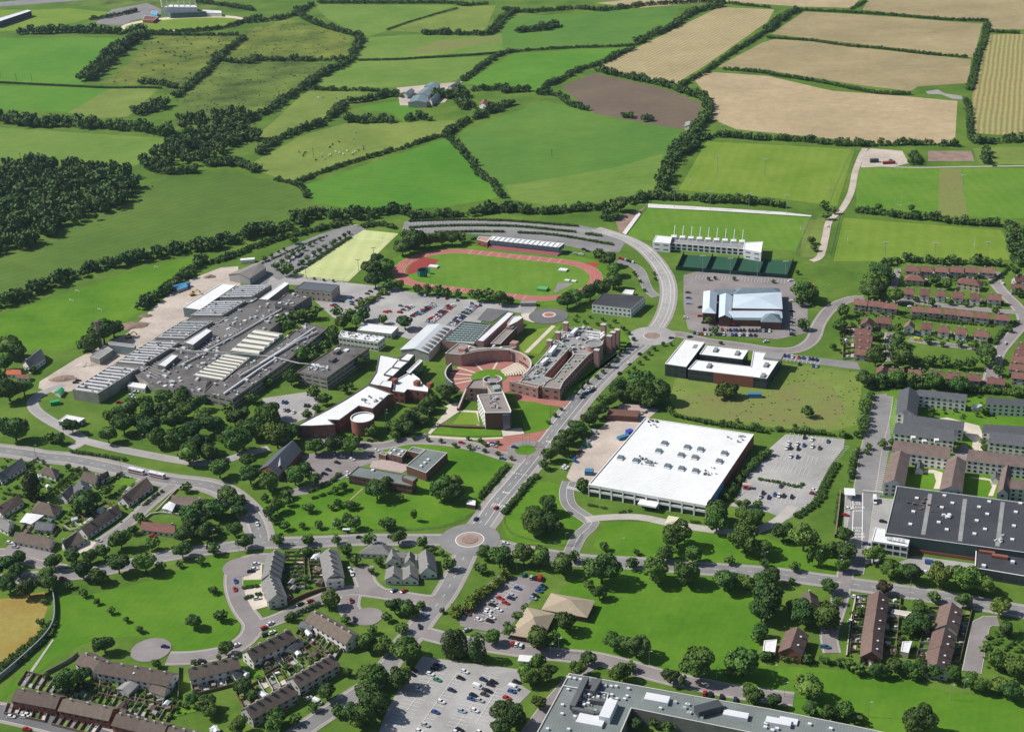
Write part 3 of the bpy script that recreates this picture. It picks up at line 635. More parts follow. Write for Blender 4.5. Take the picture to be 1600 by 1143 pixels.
r2=math.atan2(*(b2-a2)[::-1]); L2=np.linalg.norm(b2-a2); u2=(b2-a2)/L2; n2=np.array([u2[1],-u2[0]]); c=a2+u2*L2*.17+n2*.1; ubox(f,'blue_cladding',c[0],c[1],.3,7.6,L2*.32,.3,r2,mat('blue_wall_panel',(.10,.24,.40),.1,.3,.6,.3))
# white roofed office with courtyard
h=8
o=bld('office_building','white flat roofed office with dark glass around a slot courtyard','office','545 652 705 672 560 865 395 840',V2,h+1,DKCLAD,R_WHITE,COPEW,.4,(3,3.2,1.8,.6,1.0),GLASS)
BR=BRICKD
for s,hh,w in (('640 812 1065 862 1085 745 1200 757 1312 772 1190 955 575 882',h,DKCLAD),('715 695 1045 735 1000 805 665 765',h,DKCLAD)):
    bld('wing','',None,s,V2,hh,w,R_WHITE,COPEW,.4,(2,3.,1.5,.8,1.),GLASS,root=o)
roofbox(o,'roof_hatch','630 712 790 735 960 760 740 858 1185 852 1160 935',V2,h,2.5,6,.9,R_GREY); roofbox(o,'plant_enclosure','1245 790',V2,h,12,10,1.4,R_GREY)
p=[G(960+775/5,400+990/5),G(960+1085/5,400+1025/5)]; c=cen(p); ubox(o,'brick_panel',c[0],c[1]-.1,.3,7.8,math.dist(*p),1.4,math.atan2(p[1][1]-p[0][1],p[1][0]-p[0][0]),BRICKR)
# station with pale blue roofs
h=6.5
st=shed('fire_station','rambling low station under pale blue metal and slate roofs','station','925 405 1310 412 1300 283 935 300',V2,h+1.5,h+4,BRICKD,R_BLUE,'hip',None,.4,k=.7)
def sub(s,he,hr,roof,kind,wall=BRICKD,root=None,t=V2,win=None): 
    p,r1,r2_=pitched(root,Q(s,t,he),he,hr,roof,wall,kind,.35); put_windows(root,p,he,win); return r1,r2_
sub('690 440 790 446 800 285 700 275',9,12,R_BLUE,'hip',BRICKD,st,V2,(2,1.4,1.6,1.6,1.)); sub('818 478 905 482 922 312 820 305',7,9,R_BLUE,'gable',BRICKD,st)
sub('830 480 1310 482 1305 425 835 428',6,8,R_BLUE,'hip',BRICKD,st,V2,(1,2.4,2.6,1.,.6)); sub('892 495 1170 500 1165 455 895 452',5,6.5,R_SLB,'gable',BRICKD,st)
sub('1145 512 1306 516 1300 460 1160 455',6,10,R_SLB,'hip',BRICKD,st); sub('790 302 935 300 940 262 780 262',6,8,R_SLB,'gable',BRICKD,st); sub('935 298 1295 290 1285 252 945 250',7,9.5,R_SLB,'hip',BRICKD,st)
# stadium stand
h=7
sg=bld('grandstand','long white stadium stand with nine leaning roof masts','stand','325 838 450 850 435 902 298 890',A3,h+1,WHITE,R_WHITE,COPEW,.3,(2,4,.8,3,1.5))
bld('x','',None,'1015 893 1160 886 1146 972 1012 948',A3,h+1,WHITE,R_WHITE,COPEW,.3,(2,4,.8,3,1.5),root=sg)
bld('x','',None,'450 852 1020 900 1012 945 436 898',A3,h-1,WHITE,R_GREY,COPEW,.3,(2,3.2,2.2,1.2,1.),GLASS,root=sg)
mm=MB()
for k in range(9):
    x=465+k*66.5; y=858+k*4.6; b_=np.array(G(960+x/5,200+y/5,h-1)); 
    o_=sg['_o']; ubox(sg,'roof_cone',b_[0],b_[1],h-1.3,h+.7,4.5,5.5,-.15,WHITE)
    m1=MB(); m1.bar((b_[0],b_[1],h),(b_[0]+1.2,b_[1]+2.2,h+9.5),.22,mat('white_steel',(.78,.78,.76),.03,.5,.5,.4)); m1.build('mast',sg)
# terraces of the stadium
patch('terrace','long white concrete terrace behind the stadium pitch',Q('262 595 800 628 1330 662 1548 688 1540 697 1300 682 800 652 262 626',A3),mat('white_concrete',(.62,.60,.57),.08,.2,.9),.5)
patch('terrace','short white terrace at the left end of the stadium pitch',Q('190 655 205 680 90 838 62 822',A3),mat('white_concrete',(0,0,0)),.5)
# track stand
h=7
ts=bld('grandstand','white roofed track stand with red seating','stand','642 443 1208 500 1166 532 626 474',A2,h,mat('stand_blue_wall',(.10,.15,.20),.1,.2,.8),R_WHITE,COPEW,.3,z0=3.3)  # blue end walls; the front face paints the shaded interior as dark blue
p=ring_of(ts); bk=sorted(range(4),key=lambda i:-faces_cam(p[i],p[(i+1)%4])); i=bk[0]; a,b=np.array(p[i]),np.array(p[(i+1)%4]); u=(b-a)/np.linalg.norm(b-a); nn=np.array([u[1],-u[0]])
SEAT=mat('red_plastic_seats',(.36,.05,.06),.15,.6,.7,.3)
for k in range(-4,3):
    m1=MB(); q0=a+nn*(k*1.3); q1=b+nn*(k*1.3); q2=b+nn*((k+1)*1.3); q3=a+nn*((k+1)*1.3); m1.prism([tuple(q0),tuple(q1),tuple(q2),tuple(q3)],0,2.0-k*.45,CONC,SEAT); m1.build('seating_row',ts)
for k in range(14):
    q=a+(b-a)*(k+.5)/14; ubox(ts,'roof_rib',q[0]-nn[0]*5,q[1]-nn[1]*5,h-.2,h+.22,.4,12,math.atan2(u[1],u[0]),R_WH2)
bld('clubhouse','low red brick clubhouse with pink roof beside the track stand','clubhouse','545 445 637 452 606 492 526 470',A2,5.5,BRICKR,mat('pink_felt_roof',(.40,.24,.22),.1,.2),COPEW,.4,(1,2.5,1.2,1.2,1.))
# white two storey office by the track
bld('office_building','white two storey office with dark roof near the upper roundabout','office','925 475 942 458 1008 463 986 482',None,7,WHITE,R_BLACK,COPED,.3,(2,1.6,1.2,1.6,1.))
bld('pavilion','small white canopy hut behind the upper office','hut','60 290 85 260 155 265 140 300',V2,3.2,RENDER,R_WHITE,COPEW,.2)
# ---- technical college blocks
h=8
L0,L1=G(113,608,h),G(372,446,h); R0,R1=G(153,614,h),G(424,444,h)
def lerp(a,b,t): return (a[0]+(b[0]-a[0])*t,a[1]+(b[1]-a[1])*t)
wr=empty('workshop_range',(*cen([L0,L1,R0,R1]),0),'long grey workshop range with dozens of sawtooth rooflights','workshops')
cuts=[(0,.205,0),(.205,.235,-.16),(.235,.43,.0),(.43,.46,-.16),(.46,.625,.0),(.625,.68,-.16),(.68,.83,.0),(.83,.87,-.16),(.87,1,.0)]
for i,(t0,t1,dx) in enumerate(cuts):
    a,b,c,d=lerp(L0,L1,t0),lerp(R0,R1,t0),lerp(R0,R1,t1),lerp(L0,L1,t1)
    b=lerp(b,a,-dx*-1 if dx else 0); c=lerp(c,d,-dx*-1 if dx else 0)
    if dx: b=lerp(a,b,1/(1+0)) if False else b
    hh=h if not dx else h-1.5
    bld('x','',None,None,None,hh,PRECAST,R_DARK,COPE,.5,None,root=wr,pts=[a,b,c,d])
    if not dx:
        n=max(3,round((t1-t0)*44)); strips(wr,hh-.4,a,d,b,c,n,R_WH2 if i!=4 else SKYL,.42,.9)
        clutter(wr,[a,b,c,d],hh-.2,int((t1-t0)*170),40+i,[PIPE,R_WH2,R_GREY,R_DARK],.5,1.8)
bld('workshop','long white roofed workshop beside the demolition strip','workshop','930 400 1060 418 1345 226 1228 214',B1,8,mat('teal_grey_cladding',(.16,.21,.21),.1,.2,.7),R_WHITE,COPEW,.4)
h=6
mass=bld('college_block','sprawling dark felt roofed college block full of ducts','college','232 598 206 582 262 548 322 512 380 478 384 466 440 470 458 476 452 488 440 500 404 530 365 560 322 600 318 620',None,h,PRECAST,R_DARK,COPED,.5)
for a_,b_,c_,d_,n_ in (((860,705),(1190,505),(1050,760),(1390,575),16),((560,885),(690,800),(730,965),(880,865),7),((1130,520),(1350,395),(1300,560),(1560,420),10)):
    q=[G(100+x/5,400+y/5,h) for x,y in (a_,b_,c_,d_)]; strips(mass,h-.5,*q,n_,R_GREY,.3,.7,ins=.04,name='roof_ridge')
clutter(mass,ring_of(mass),h,150,9,[PIPE,R_WH2,R_GREY,SKYL],.7,2.8)
c1=bld('college_wing','dark roofed college wing with pale duct runs and long shaded wall','college','-10 862 215 915 600 648 955 365 790 322 640 430 400 600 60 790',B2,7.5,PRECAST,R_DARK,COPED,.5,(2,4.5,.9,.4,1.3))
clutter(c1,ring_of(c1),7.5,70,10,[PIPE,R_WH2,R_GREY],.6,2.2)
def duct(s,t,h,r,root,m=None,name='duct'):
    q=Q(s,t,h)
    for i in range(len(q)-1):
        mb=MB(); mb.bar((*q[i],h+r),(*q[i+1],h+r),r,m or R_WH2); mb.build(name,root)
duct('60 520 250 420 420 320 610 215',B2,h,.45,mass,PIPE); duct('-200 660 0 560 60 520',B2,h,.45,mass,PIPE); duct('-440 500 -100 545 200 560 530 590 740 640 980 660',B2,7.6,.32,c1,PIPE)
duct('270 745 530 590 740 460 880 395',B2,7.6,.5,c1,PIPE); duct('150 880 420 690 560 600',B2,7.6,.5,c1); duct('430 640 560 560 860 360',B2,7.6,.35,c1)
d1=bld('workshop','teaching hall with seven pale cream rooflights across it','workshop','1010 930 1238 968 1452 792 1268 762',B1,8,PRECAST,R_DARK,COPE,.4)
q=Q('1010 930 1268 762 1238 968 1452 792',B1,8); strips(d1,7.7,q[0],q[1],q[2],q[3],8,mat('cream_rooflight',(.62,.61,.52),.08,.3,.6),.55,.9,ins=.03)
d2=bld('workshop','teaching hall under five bold cream roof monitors','workshop','1298 742 1520 768 1712 605 1500 570',B1,8.5,mat('teal_trim_wall',(.09,.19,.18),.1,.3),R_DARK,COPE,.4)
q=Q('1298 742 1500 570 1520 768 1712 605',B1,8.5); strips(d2,8.2,q[0],q[1],q[2],q[3],5,mat('cream_rooflight',(0,0,0)),.62,1.4,ins=.02)
bld('workshop','tall white roofed hall set within the dark college roofs','workshop','938 672 1108 565 1156 580 1008 692',B1,10,DARKWALL,R_WH2,COPE,.3)
bld('workshop','small pale roofed plant hall beside the front workshops','workshop','728 846 838 765 892 776 790 862',B1,8.5,DARKWALL,R_WH2,COPE,.3)
c3=bld('college_block','square dark block at the back corner of the college','college','545 172 640 88 832 110 692 195',B2,10,DARKWALL,R_DARK,COPED,.5,(2,4,.8,.6,1.3)); clutter(c3,ring_of(c3),10,12,12)
c4=bld('college_block','detached dark roofed college block with long banded wall','college','1052 490 1282 516 952 748 720 700',B2,9.5,PRECAST,R_DARK,COPED,.5,(3,4.5,.9,.4,1.3)); clutter(c4,Q('820 640 1000 660 930 700 800 690',B2,9.5),9.5,22,13); roofbox(c4,'rooflight','1035 528 1105 536',B2,9.5,4,3,.5,R_WHITE); roofbox(c4,'plant_enclosure','1000 615 1035 552',B2,9.5,6,3,1.6,R_DARK)
c5=bld('office_building','white panelled two storey block with mottled roof','office','1066 382 1405 430 1350 472 1044 428',B2,7.5,RENDER,R_WH2,COPEW,.4,(2,2.2,1.2,.7,1.)); clutter(c5,ring_of(c5),7.5,40,14,[R_DARK,R_GREY,PIPE],.4,1.4)
bld('classroom_block','low white flat roofed block at the car park edge','classroom','1250 324 1512 350 1456 406 1190 376',B2,4.5,RENDG,R_WHITE,COPEW,.3,(1,2,1.2,1.,1.))
bld('gym','large pale block with dark blue grey roof beside the car park','gym','775 0 1052 25 985 78 700 52',B2,9,RENDT,mat('blue_grey_roof',(.10,.115,.14),.1,.1),COPED,.3,(2,1.4,1.,2.6,1.))
bld('walkway_block','narrow white roofed block between the college and gym','block','620 2 656 15 492 140 424 136',B2,6,DARKWALL,R_WHITE,COPEW,.2)
shed('workshop','brown pitched roof workshop at the top of the dusty strip','workshop','188 742 395 658 476 690 350 775',A1,6,8.5,RENDG,mat('brown_sheet_roof',(.24,.215,.20),.1,.1),'gable')
bld('boiler_house','low flat roofed boiler house below the tall stack','boiler house','200 780 325 698 382 730 275 802',B1,5,PRECAST,R_GREY,COPE,.3)
tc_=empty('chimney_stack',(*G(158,545),0),'tall thin brick chimney stack at the factory edge','chimney'); cyl(tc_,'shaft',*G(158,545),1.6,0,22,mat('stack_brick',(.25,.19,.16),.15,.3),R_DARK,12); cyl(tc_,'cap',*G(158,545),1.85,21.2,22.3,mat('stack_brick',(0,0,0)),R_DARK,12)
bld('conveyor_shed','steel framed conveyor shed beside the stack','shed','345 665 560 690 545 715 350 690',B1,7,mat('blue_grey_steel',(.22,.26,.28),.2,.3,.6),R_GREY,PIPE,.2)
bld('cabin','white site cabin by the parked vans at the works','cabin','1012 482 1148 498 1130 535 998 515',B3,3.5,RENDER,R_WHITE,COPEW,.2,(1,1,.9,1.2,1))
bld('office_block','low white flat roofed lodge on the grass by the left drive','lodge','520 738 665 765 606 798 455 788',B3,3.6,RENDG,R_WHITE,COPEW,.2,(1,1.6,1.2,1.,1))
for k,(s,l,m) in enumerate([('425 560 470 528 500 540 470 580','bright green tarpaulin tent by the works corner',(.02,.30,.10)),('870 250 945 212 965 235 890 262','blue topped site shed beside the dusty strip',(.10,.35,.55))]):
    shed('site_shed',l,'shed',s,B3 if k==0 else B1,2.6,3.6,RENDG,mat('sheet_%d'%k,m,.1,.3,.6),'gable')
# ---- curved white roofed library
h=9
lib=bld('library','curved white roofed library with red brick ends','library','140 918 300 835 450 758 620 662 760 574 850 515 910 532 1108 605 1060 612 905 750 765 722 572 862 470 860 530 908 300 920',Z3,h,BRICKR,R_WHITE,COPED,.5,(2,2.4,1.8,1.4,1.),GLASSB)
clutter(lib,Q('810 620 1000 640 900 730 800 670',Z3,h),h,16,20,[PIPE,R_GREY],.6,2.2)
l2=bld('library_wing','white stepped wing along the curve of the library','library','862 502 935 385 968 212 1055 228 1150 250 1240 203 1320 213 1240 290 1170 352 1100 422 1050 470 960 522',Z3,8.5,DARKWALL,R_WHITE,COPED,.5,(2,3,1.5,.8,1))
for s,hh in (('1240 200 1322 212 1262 278 1165 262',10.5),('1150 268 1258 285 1180 350 1095 335',9.8),('1085 342 1180 355 1105 428 1012 408',9.2)): bld('x','',None,s,Z3,hh,DKCLAD,R_WHITE,COPED,.3,None,root=l2,z0=7)
l3=bld('library_wing','brick wing with white roof and square stair turrets','library','1102 572 1120 475 1275 385 1362 448 1395 500 1452 545 1450 582 1245 556 1215 588',Z3,8.5,BRICKR,R_WHITE,COPEW,.5,(2,1.6,1.6,2.,1))
roofbox(l3,'stair_turret','1345 510 1475 530 1120 490',Z3,8.5,4,3.2,2.6,BRICKR); bld('x','',None,'965 515 1000 470 1095 480 1085 540',Z3,10.5,BRICKD,R_WHITE,COPEW,.3,root=l3)
bld('x','',None,'1240 382 1368 262 1400 274 1272 398',Z3,9.5,mat('teal_glass_wall',(.07,.13,.13),.2,.4,.3,.5),R_WH2,COPEW,.3,(2,1.4,2.6,.6,.4),root=l3)
cx,cy=G(440+800/6.35,520+835/6.35,h+1); dr=empty('brick_drum',(cx,cy,0),'round red brick drum with white roof on the library front','drum'); cyl(dr,'wall',cx,cy,7.4,0,h+1,BRICKR,None,32); cyl(dr,'roof',cx,cy,7.2,h-.2,h+.3,COPEW,R_WHITE,32,topz=h+.3)
cyl(dr,'rim',cx,cy,7.6,h+.9,h+1.15,COPEW,COPEW,32,thick=.6)
# ---- silver sports hall, green roof, ring building
sh=shed('sports_hall','big silver sheet roofed sports hall with rows of roof vents','sports hall','45 768 396 812 690 500 385 462',Z4,6.5,8.7,RENDG,R_SILVER,'gable')
q=Q('396 812 690 500 215 745 530 468',Z4,7.6); q2=Q('215 745 530 468 45 768 385 462',Z4,10)
for k in range(7):
    for j in range(2):
        t=(k+.5+j*.32)/7.2; a=lerp(q[0],q[1],t); b=lerp(q[2],q[3],t); a,b=lerp(a,b,.12),lerp(a,b,.62); c=lerp(a,b,.5); ubox(sh,'roof_vent',c[0],c[1],7.0,8.05,math.dist(a,b),.8,math.atan2(b[1]-a[1],b[0]-a[0]),R_DARK)
h=7
gr=bld('teaching_block','brick block with a pale green roof of rooflight rows','college','836 412 1185 445 985 668 960 700 558 654',Z4,h,BRICKP,R_MINT,COPED,.4)
q=Q('836 412 558 654 1170 445 985 668',Z4,h)
for r in range(9):
    for c_ in range(7):
        t=(r+.5)/9; s_=(c_+.6+(r%2)*.0)/7.4; a=lerp(q[0],q[1],t); b=lerp(q[2],q[3],t); c=lerp(a,b,s_); ubox(gr,'rooflight',c[0],c[1],h-.5,h+.25,2.5,1.3,math.atan2(b[1]-a[1],b[0]-a[0]),SKYD)
wb=bld('teaching_block','long bar with white ribbed roof and pink brick end','college','1382 293 1472 308 1082 666 988 654',Z4,9,BRICKP,R_WH2,COPED,.3)
nb=bld('teaching_block','narrow taupe roofed bar with shaded long wall','college','1395 470 1500 485 1292 698 1170 692',Z4,7.5,BRICKD,R_TAUPE,COPE,.4,(2,2,1.2,1.2,1)); 
bld('teaching_block','small taupe roofed block at the north end of the bars','college','1450 350 1530 340 1580 365 1500 420 1400 470 1380 440',Z4,10,BRICKP,R_WH2,COPE,.4); roofbox(nb,'plant_enclosure','1425 490',Z4,7.5,7,5,1.4,R_TAUPE)
patch('car_deck','raised parking deck behind the green roof',Q('1130 255 1395 285 1190 430 1000 400',Z4,0),ASPHD,.3)
rw=bld('ring_wing','brick wing with taupe roof behind the round court','college','602 812 762 688 862 700 990 738 1130 745 1400 722 1500 690 1530 700 1470 745 1400 772 1180 768 1000 788 800 832',Z4,9,BRICKP,R_TAUPE,COPE,.6)
roofbox(rw,'stair_box','830 775 1470 705',Z4,9,5,5,2.,BRICKP); roofbox(rw,'rooflight','800 740 900 735 1210 722 1300 745',Z4,9,3,1.4,.3,R_WH2)
# round court
cc=G(764,589); RC=28.5
rc=empty('ring_wall',(*cc,0),'great curved pink brick wall enclosing the round court','wall')
def ang(x,y,z=0): q=G(x,y,z); return math.atan2(q[1]-cc[1],q[0]-cc[0])
a0,a1=R_(-38),R_(128)
cyl(rc,'high_wall',*cc,RC+1.2,0,9,BRICKP,COPE,48,a0,a1,1.3)
cyl(rc,'glazed_arcade',*cc,RC-.15,0,3.2,GLASS,COPE,30,R_(62),R_(125),.5)
for k in range(24):
    a=R_(62+k*2.7); ubox(rc,'arcade_pillar',cc[0]+(RC-.9)*math.cos(a),cc[1]+(RC-.9)*math.sin(a),0,3.3,.6,.5,a,BRICKP)
ubox(rc,'door_slot',cc[0]+(RC-.2)*math.cos(R_(52)),cc[1]+(RC-.2)*math.sin(R_(52)),0,7.5,.4,2.4,R_(52),GLASS)
ubox(rc,'window',cc[0]+(RC-.2)*math.cos(R_(58)),cc[1]+(RC-.2)*math.sin(R_(58)),6,7.6,.4,1.6,R_(58),GLASS); ubox(rc,'window',cc[0]+(RC-.2)*math.cos(R_(28)),cc[1]+(RC-.2)*math.sin(R_(28)),6,7.2,.4,3,R_(28),GLASS)
for k in range(7): a=R_(40-k*4.4); ubox(rc,'window',cc[0]+(RC-.2)*math.cos(a),cc[1]+(RC-.2)*math.sin(a),2,3.1,.4,1.1,a,GLASS)
lw=empty('court_wall',(*cc,0),'low dark curved wall on the left of the round court','wall'); cyl(lw,'wall',*cc,RC+1.6,0,5.2,mat('dark_slate_wall',(.09,.10,.12),.1,.3),COPE,30,R_(150),R_(215),.9)
def discw(name,label,r,z,m,a0=0,a1=2*math.pi,n=48,r0=0):
    P=[a0+(a1-a0)*i/n for i in range(n+1)]; p=[(cc[0]+r*math.cos(a),cc[1]+r*math.sin(a)) for a in P]
    if r0: p+= [(cc[0]+r0*math.cos(a),cc[1]+r0*math.sin(a)) for a in P[::-1]]
    elif a1-a0<6.2: p+=[cc]
    else: p=p[:-1]
    mb=MB(); mb.flat(ccw(p),z,m); return tag(mb.build(name),label,kind='structure')
discw('court_paving','red brick paving of the round court',RC-.1,.2,REDP)
mb=MB()
for a in (-160,-178,160,140,112,76,48,20): 
    a=R_(a); ribbon(mb,[(cc[0]+9*math.cos(a),cc[1]+9*math.sin(a)),(cc[0]+RC*math.cos(a),cc[1]+RC*math.sin(a))],1.5,.24,CREAM)
tag(mb.build('court_bands'),'pale stone bands radiating across the round court',kind='structure')
mb=MB()
for k in range(9):
    a=R_(42); rr=11+k*1.8; P=[R_(-2+44*i/10) for i in range(11)]
    for i in range(10): mb.prism([(cc[0]+r_*math.cos(q_),cc[1]+r_*math.sin(q_)) for r_,q_ in ((rr,P[i]),(rr+1.1,P[i]),(rr+1.1,P[i+1]),(rr,P[i+1]))],.2,.45+k*.18,CREAM)
tag(mb.build('court_steps'),'fan of pale stone steps at the right of the round court',kind='structure')
discw('court_lawn','green lawn disc at the centre of the round court',12.5,.27,LAWN); 
# tower block south of the court
h=12
tw=bld('tower_block','angular tower block with taupe roof and white edge','tower block','615 618 770 603 905 592 990 792 985 815 700 818',Z2,h,BRICKD,R_TAUPE,COPEW,.6)
clutter(tw,Q('740 620 830 640 850 760 760 760',Z2,h),h,22,30,[PIPE,R_GREY],.5,1.6); p=ring_of(tw)
j=min(range(len(p)),key=lambda i: abs((PX(*p[i],h)[0]-(660+700/7.145))**2+(PX(*p[i],h)[1]-(530+818/7.145))**2)); 
pl,pr=Q('615 618 700 818',Z2,h); rot=math.atan2(pr[1]-pl[1],pr[0]-pl[0]); ubox(tw,'white_flank',(pl[0]+pr[0])/2-.15,(pl[1]+pr[1])/2,0.1,h-.2,math.dist(pl,pr),.3,rot,RENDER)
for k in range(4):
    for i in range(6): c=lerp(pl,pr,(i+.5)/6.2); ubox(tw,'window',c[0]-.35,c[1],.9+k*2.9,2.1+k*2.9,1.6,.25,rot,GLASS)
pa,pb=Q('880 825 985 815',Z2,h); rot=math.atan2(pb[1]-pa[1],pb[0]-pa[0]); c=lerp(pa,pb,.5); ubox(tw,'glass_bay',c[0],c[1]-.3,1,h-1,math.dist(pa,pb)*.75,1.6,rot,GLASSB)
wg=bld('tower_wing','three storey brick wing joined to the tower block','tower block','560 452 640 440 700 440 735 520 715 552 600 548 490 540',Z2,9.5,BRICKP,R_TAUPE,COPED,.6,(3,1.8,1.3,1.2,1))
cx,cy=G(660+782/7.145,530+440/7.145,13); dm=empty('split_drum',(cx,cy,0),'split pale drum tower beside the court lawn','tower')
PB=mat('pale_pink_brick',(.47,.36,.33),.1,.4); cyl(dm,'half_drum',cx-.8,cy,5.6,0,13,PB,COPEW,20,R_(100),R_(262),.5); cyl(dm,'half_drum',cx+.8,cy,5.6,0,13,PB,COPEW,20,R_(-70),R_(78),.5); ubox(dm,'core',cx,cy,0,11.6,6.5,6.5,0,DARKWALL); ubox(dm,'core_roof',cx,cy,11.62,11.9,6.7,6.7,0,R_GREY)
lk=bld('link_block','glass roofed link between the drum and tower block','tower block','720 520 860 505 905 592 770 603',Z2,11,PRECAST,R_TAUPE,COPE,.4); roofbox(lk,'glass_vault','825 550',Z2,11,6,4,1.2,R_MINT)
w1=MB(); ww=Q('185 945 330 960 520 968 700 972',Z2,1.5)
for i in range(3): w1.bar((*ww[i],.8),(*ww[i+1],.8),.8,BRICKD)
tag(w1.build('garden_wall'),'low dark brick wall along the tower block lawn','wall')
sr=empty('stair_ramp',(*Q('440 700',Z2)[0],0),'slanting dark parapet stair beside the tower wing','stair'); w1=MB(); q=Q('400 770 440 690 490 600',Z2,2); w1.bar((*q[0],1),(*q[2],4),1.,BRICKD); w1.build('parapet',sr); w1=MB(); w1.bar((*q[0],1.9),(*q[2],4.9),.5,COPE); w1.build('coping',sr)
patch('paving','pale paved approach to the tower block',Q('60 1050 290 770 170 700 260 740 400 700 420 790 620 800 640 960 610 960 420 800 200 950 90 1060',Z2),CREAM,.12)
patch('paving','pale forecourt slabs below the tower block',Q('880 1005 1110 990 1140 1055 900 1085',Z2),CREAM,.14)
patch('path','pale curved footpath under the tower lawn',Q('0 1040 60 1070 300 1090 600 1105 900 1090 900 1110 600 1125 300 1112 0 1090',Z2),CREAM,.13)
patch('lawn','sloping bright lawn right of the tower block',Q('1035 690 1250 700 1429 745 1429 985 1300 1030 1150 1055',Z2),LAWN,.13)
patch('lawn','small lawn inside the tower block wall',Q('440 810 600 820 640 955 330 950',Z2),PITCH,.14)
patch('lawn','strip lawn below the tower block wall',Q('180 975 700 1000 880 1010 890 1080 560 1085 110 1055',Z2),LAWN,.14)
# east wing
h=8.5
ew=bld('east_wing','sprawling brick east wing crowded with roof plant','college','205 795 460 520 560 380 700 462 440 745 520 768 415 838',Z1,h,BRICKP,R_GREY,COPE,.6,(2,1.8,1.2,1.2,1))
bld('x','',None,'540 762 742 525 882 536 636 800 602 872 425 850 470 790',Z1,h,BRICKP,R_TAUPE,COPE,.6,(2,2.4,1.2,1.6,1),root=ew)
bld('x','',None,'562 378 640 268 850 255 1052 310 1022 440 884 534 740 523 702 460',Z1,h,BRICKP,R_GREY,COPE,.6,(2,2,1.2,1.4,1),root=ew)
bld('x','',None,'100 795 190 790 400 835 382 862',Z1,8,BRICKP,R_TAUPE,COPE,.6,(2,2,1.,3,1),root=ew)
clutter(ew,Q('205 795 460 520 560 380 700 462 440 745',Z1,h),h,48,31,[PIPE,R_GREY,R_TAUPE,SKYL,R_MINT],.8,2.6); clutter(ew,Q('562 378 640 268 850 255 1052 310 1022 400 740 510',Z1,h),h,55,32,[PIPE,R_GREY,R_WH2,R_TAUPE,R_MINT],.8,2.6)
roofbox(ew,'rooflight','600 765 575 790 640 690 665 660 700 650 740 590 780 590 820 555 680 625',Z1,h,2.6,1.6,.3,R_MINT); duct('890 345 1000 360 1040 320',Z1,h,.7,ew,R_WHITE); duct('880 370 1000 388 1045 345',Z1,h,.7,ew,R_WHITE); duct('870 310 1040 335',Z1,h,.6,ew,R_WHITE); duct('560 470 500 545',Z1,h,1.3,ew,R_WHITE); duct('480 590 420 640',Z1,h,1.1,ew,R_WHITE); duct('770 300 720 350',Z1,h,1.3,ew,R_WHITE)
cx,cy=G(780+938/6.35,470+420/6.35,12); ed=empty('brick_drum',(cx,cy,0),'pink brick drum at the avenue end of the east wing','drum'); cyl(ed,'wall',cx,cy,6.2,0,12,BRICKP,None,28); cyl(ed,'roof',cx,cy,5.9,11,11.5,COPE,R_GREY,28,topz=11.5); cyl(ed,'rim',cx,cy,6.35,11.9,12.1,COPE,COPE,28,thick=.5)
for i,(x,y,hh) in enumerate(((1035,232,14),(968,485,13),(660,215,14),(1170,285,13),(1128,310,13),(1092,345,13),(582,310,14),(500,390,12))):
    q=G(780+x/6.35,470+y/6.35,hh); t_=empty('stair_turret',(*q,0),['slim brick turret at the north east corner of the east wing','lone brick turret standing in front of the east wing drum','tall brick turret at the back lawn end of the east wing','rightmost brick turret facing the avenue','middle brick turret of the three facing the avenue','third brick turret facing the avenue nearest the drum','brick turret half way along the grass side','short brick turret near the courtyard lawn'][i],'turret','brick turrets round the east wing')
    ubox(t_,'shaft',*q,0,hh,3.4,3.4,-.4,BRICKP); ubox(t_,'cap',*q,hh+.01,hh+.25,3.7,3.7,-.4,COPE)
patch('lawn','bright lawn strip between the east wing and avenue',Q('600 940 900 640 1180 560 1180 300 1240 300 1300 420 1240 500 1000 700 700 960',Z1),LAWN,.13)
patch('lawn','long lawn between the bars and the east wing',Q('190 430 380 280 620 250 500 400 400 530 240 515',Z1),PITCH,.13)
patch('path','cream path through the inner campus lawn',Q('245 515 520 245 560 250 290 518',Z1),CREAM,.16)
patch('lawn','clipped grass by the north turning circle',Q('750 90 840 45 900 70 890 100 780 110',Z1),LAWN,.13); patch('lawn','small lawn north of the east wing',Q('690 250 720 235 830 240 810 285 720 285',Z1),LAWN,.13)
patch('paving','pale pointed paving by the north turning circle',Q('215 130 320 120 390 210 330 215 240 185',Z1),CREAM,.14)
# brick library with courtyard
h=6
bl=bld('brick_hall','brown brick hall with grey green roof and small rooflights','hall','1160 250 1432 294 1165 546 918 456',Z5,h,BRICKD,R_GRN,COPE,.4); roofbox(bl,'rooflight','1190 381 1148 421 1103 461',Z5,h,1.6,1.6,.5,R_WHITE)
b2_=bld('brick_range','long brown brick front range of the courtyard','hall','320 462 862 558 1045 652 985 712 195 572',Z5,h,BRICKD,R_GRN,COPED,.4,(2,2.2,1.2,.6,1)); roofbox(b2_,'rooflight','498 513',Z5,h,1.8,1.8,.5,R_WHITE); bld('x','',None,'885 560 1062 600 1002 655 858 600',Z5,h+2.5,BRICKD,R_GRN,COPED,.3,root=b2_,z0=6)
b3_=bld('brick_range','small brick range with four rooflights behind the courtyard','hall','755 222 932 260 862 348 680 296',Z5,5,BRICKD,R_GRN,COPE,.4,(1,2,2.2,1.,.4)); roofbox(b3_,'rooflight','770 262 868 279 722 300 828 316',Z5,5,1.7,1.7,.5,R_WHITE)
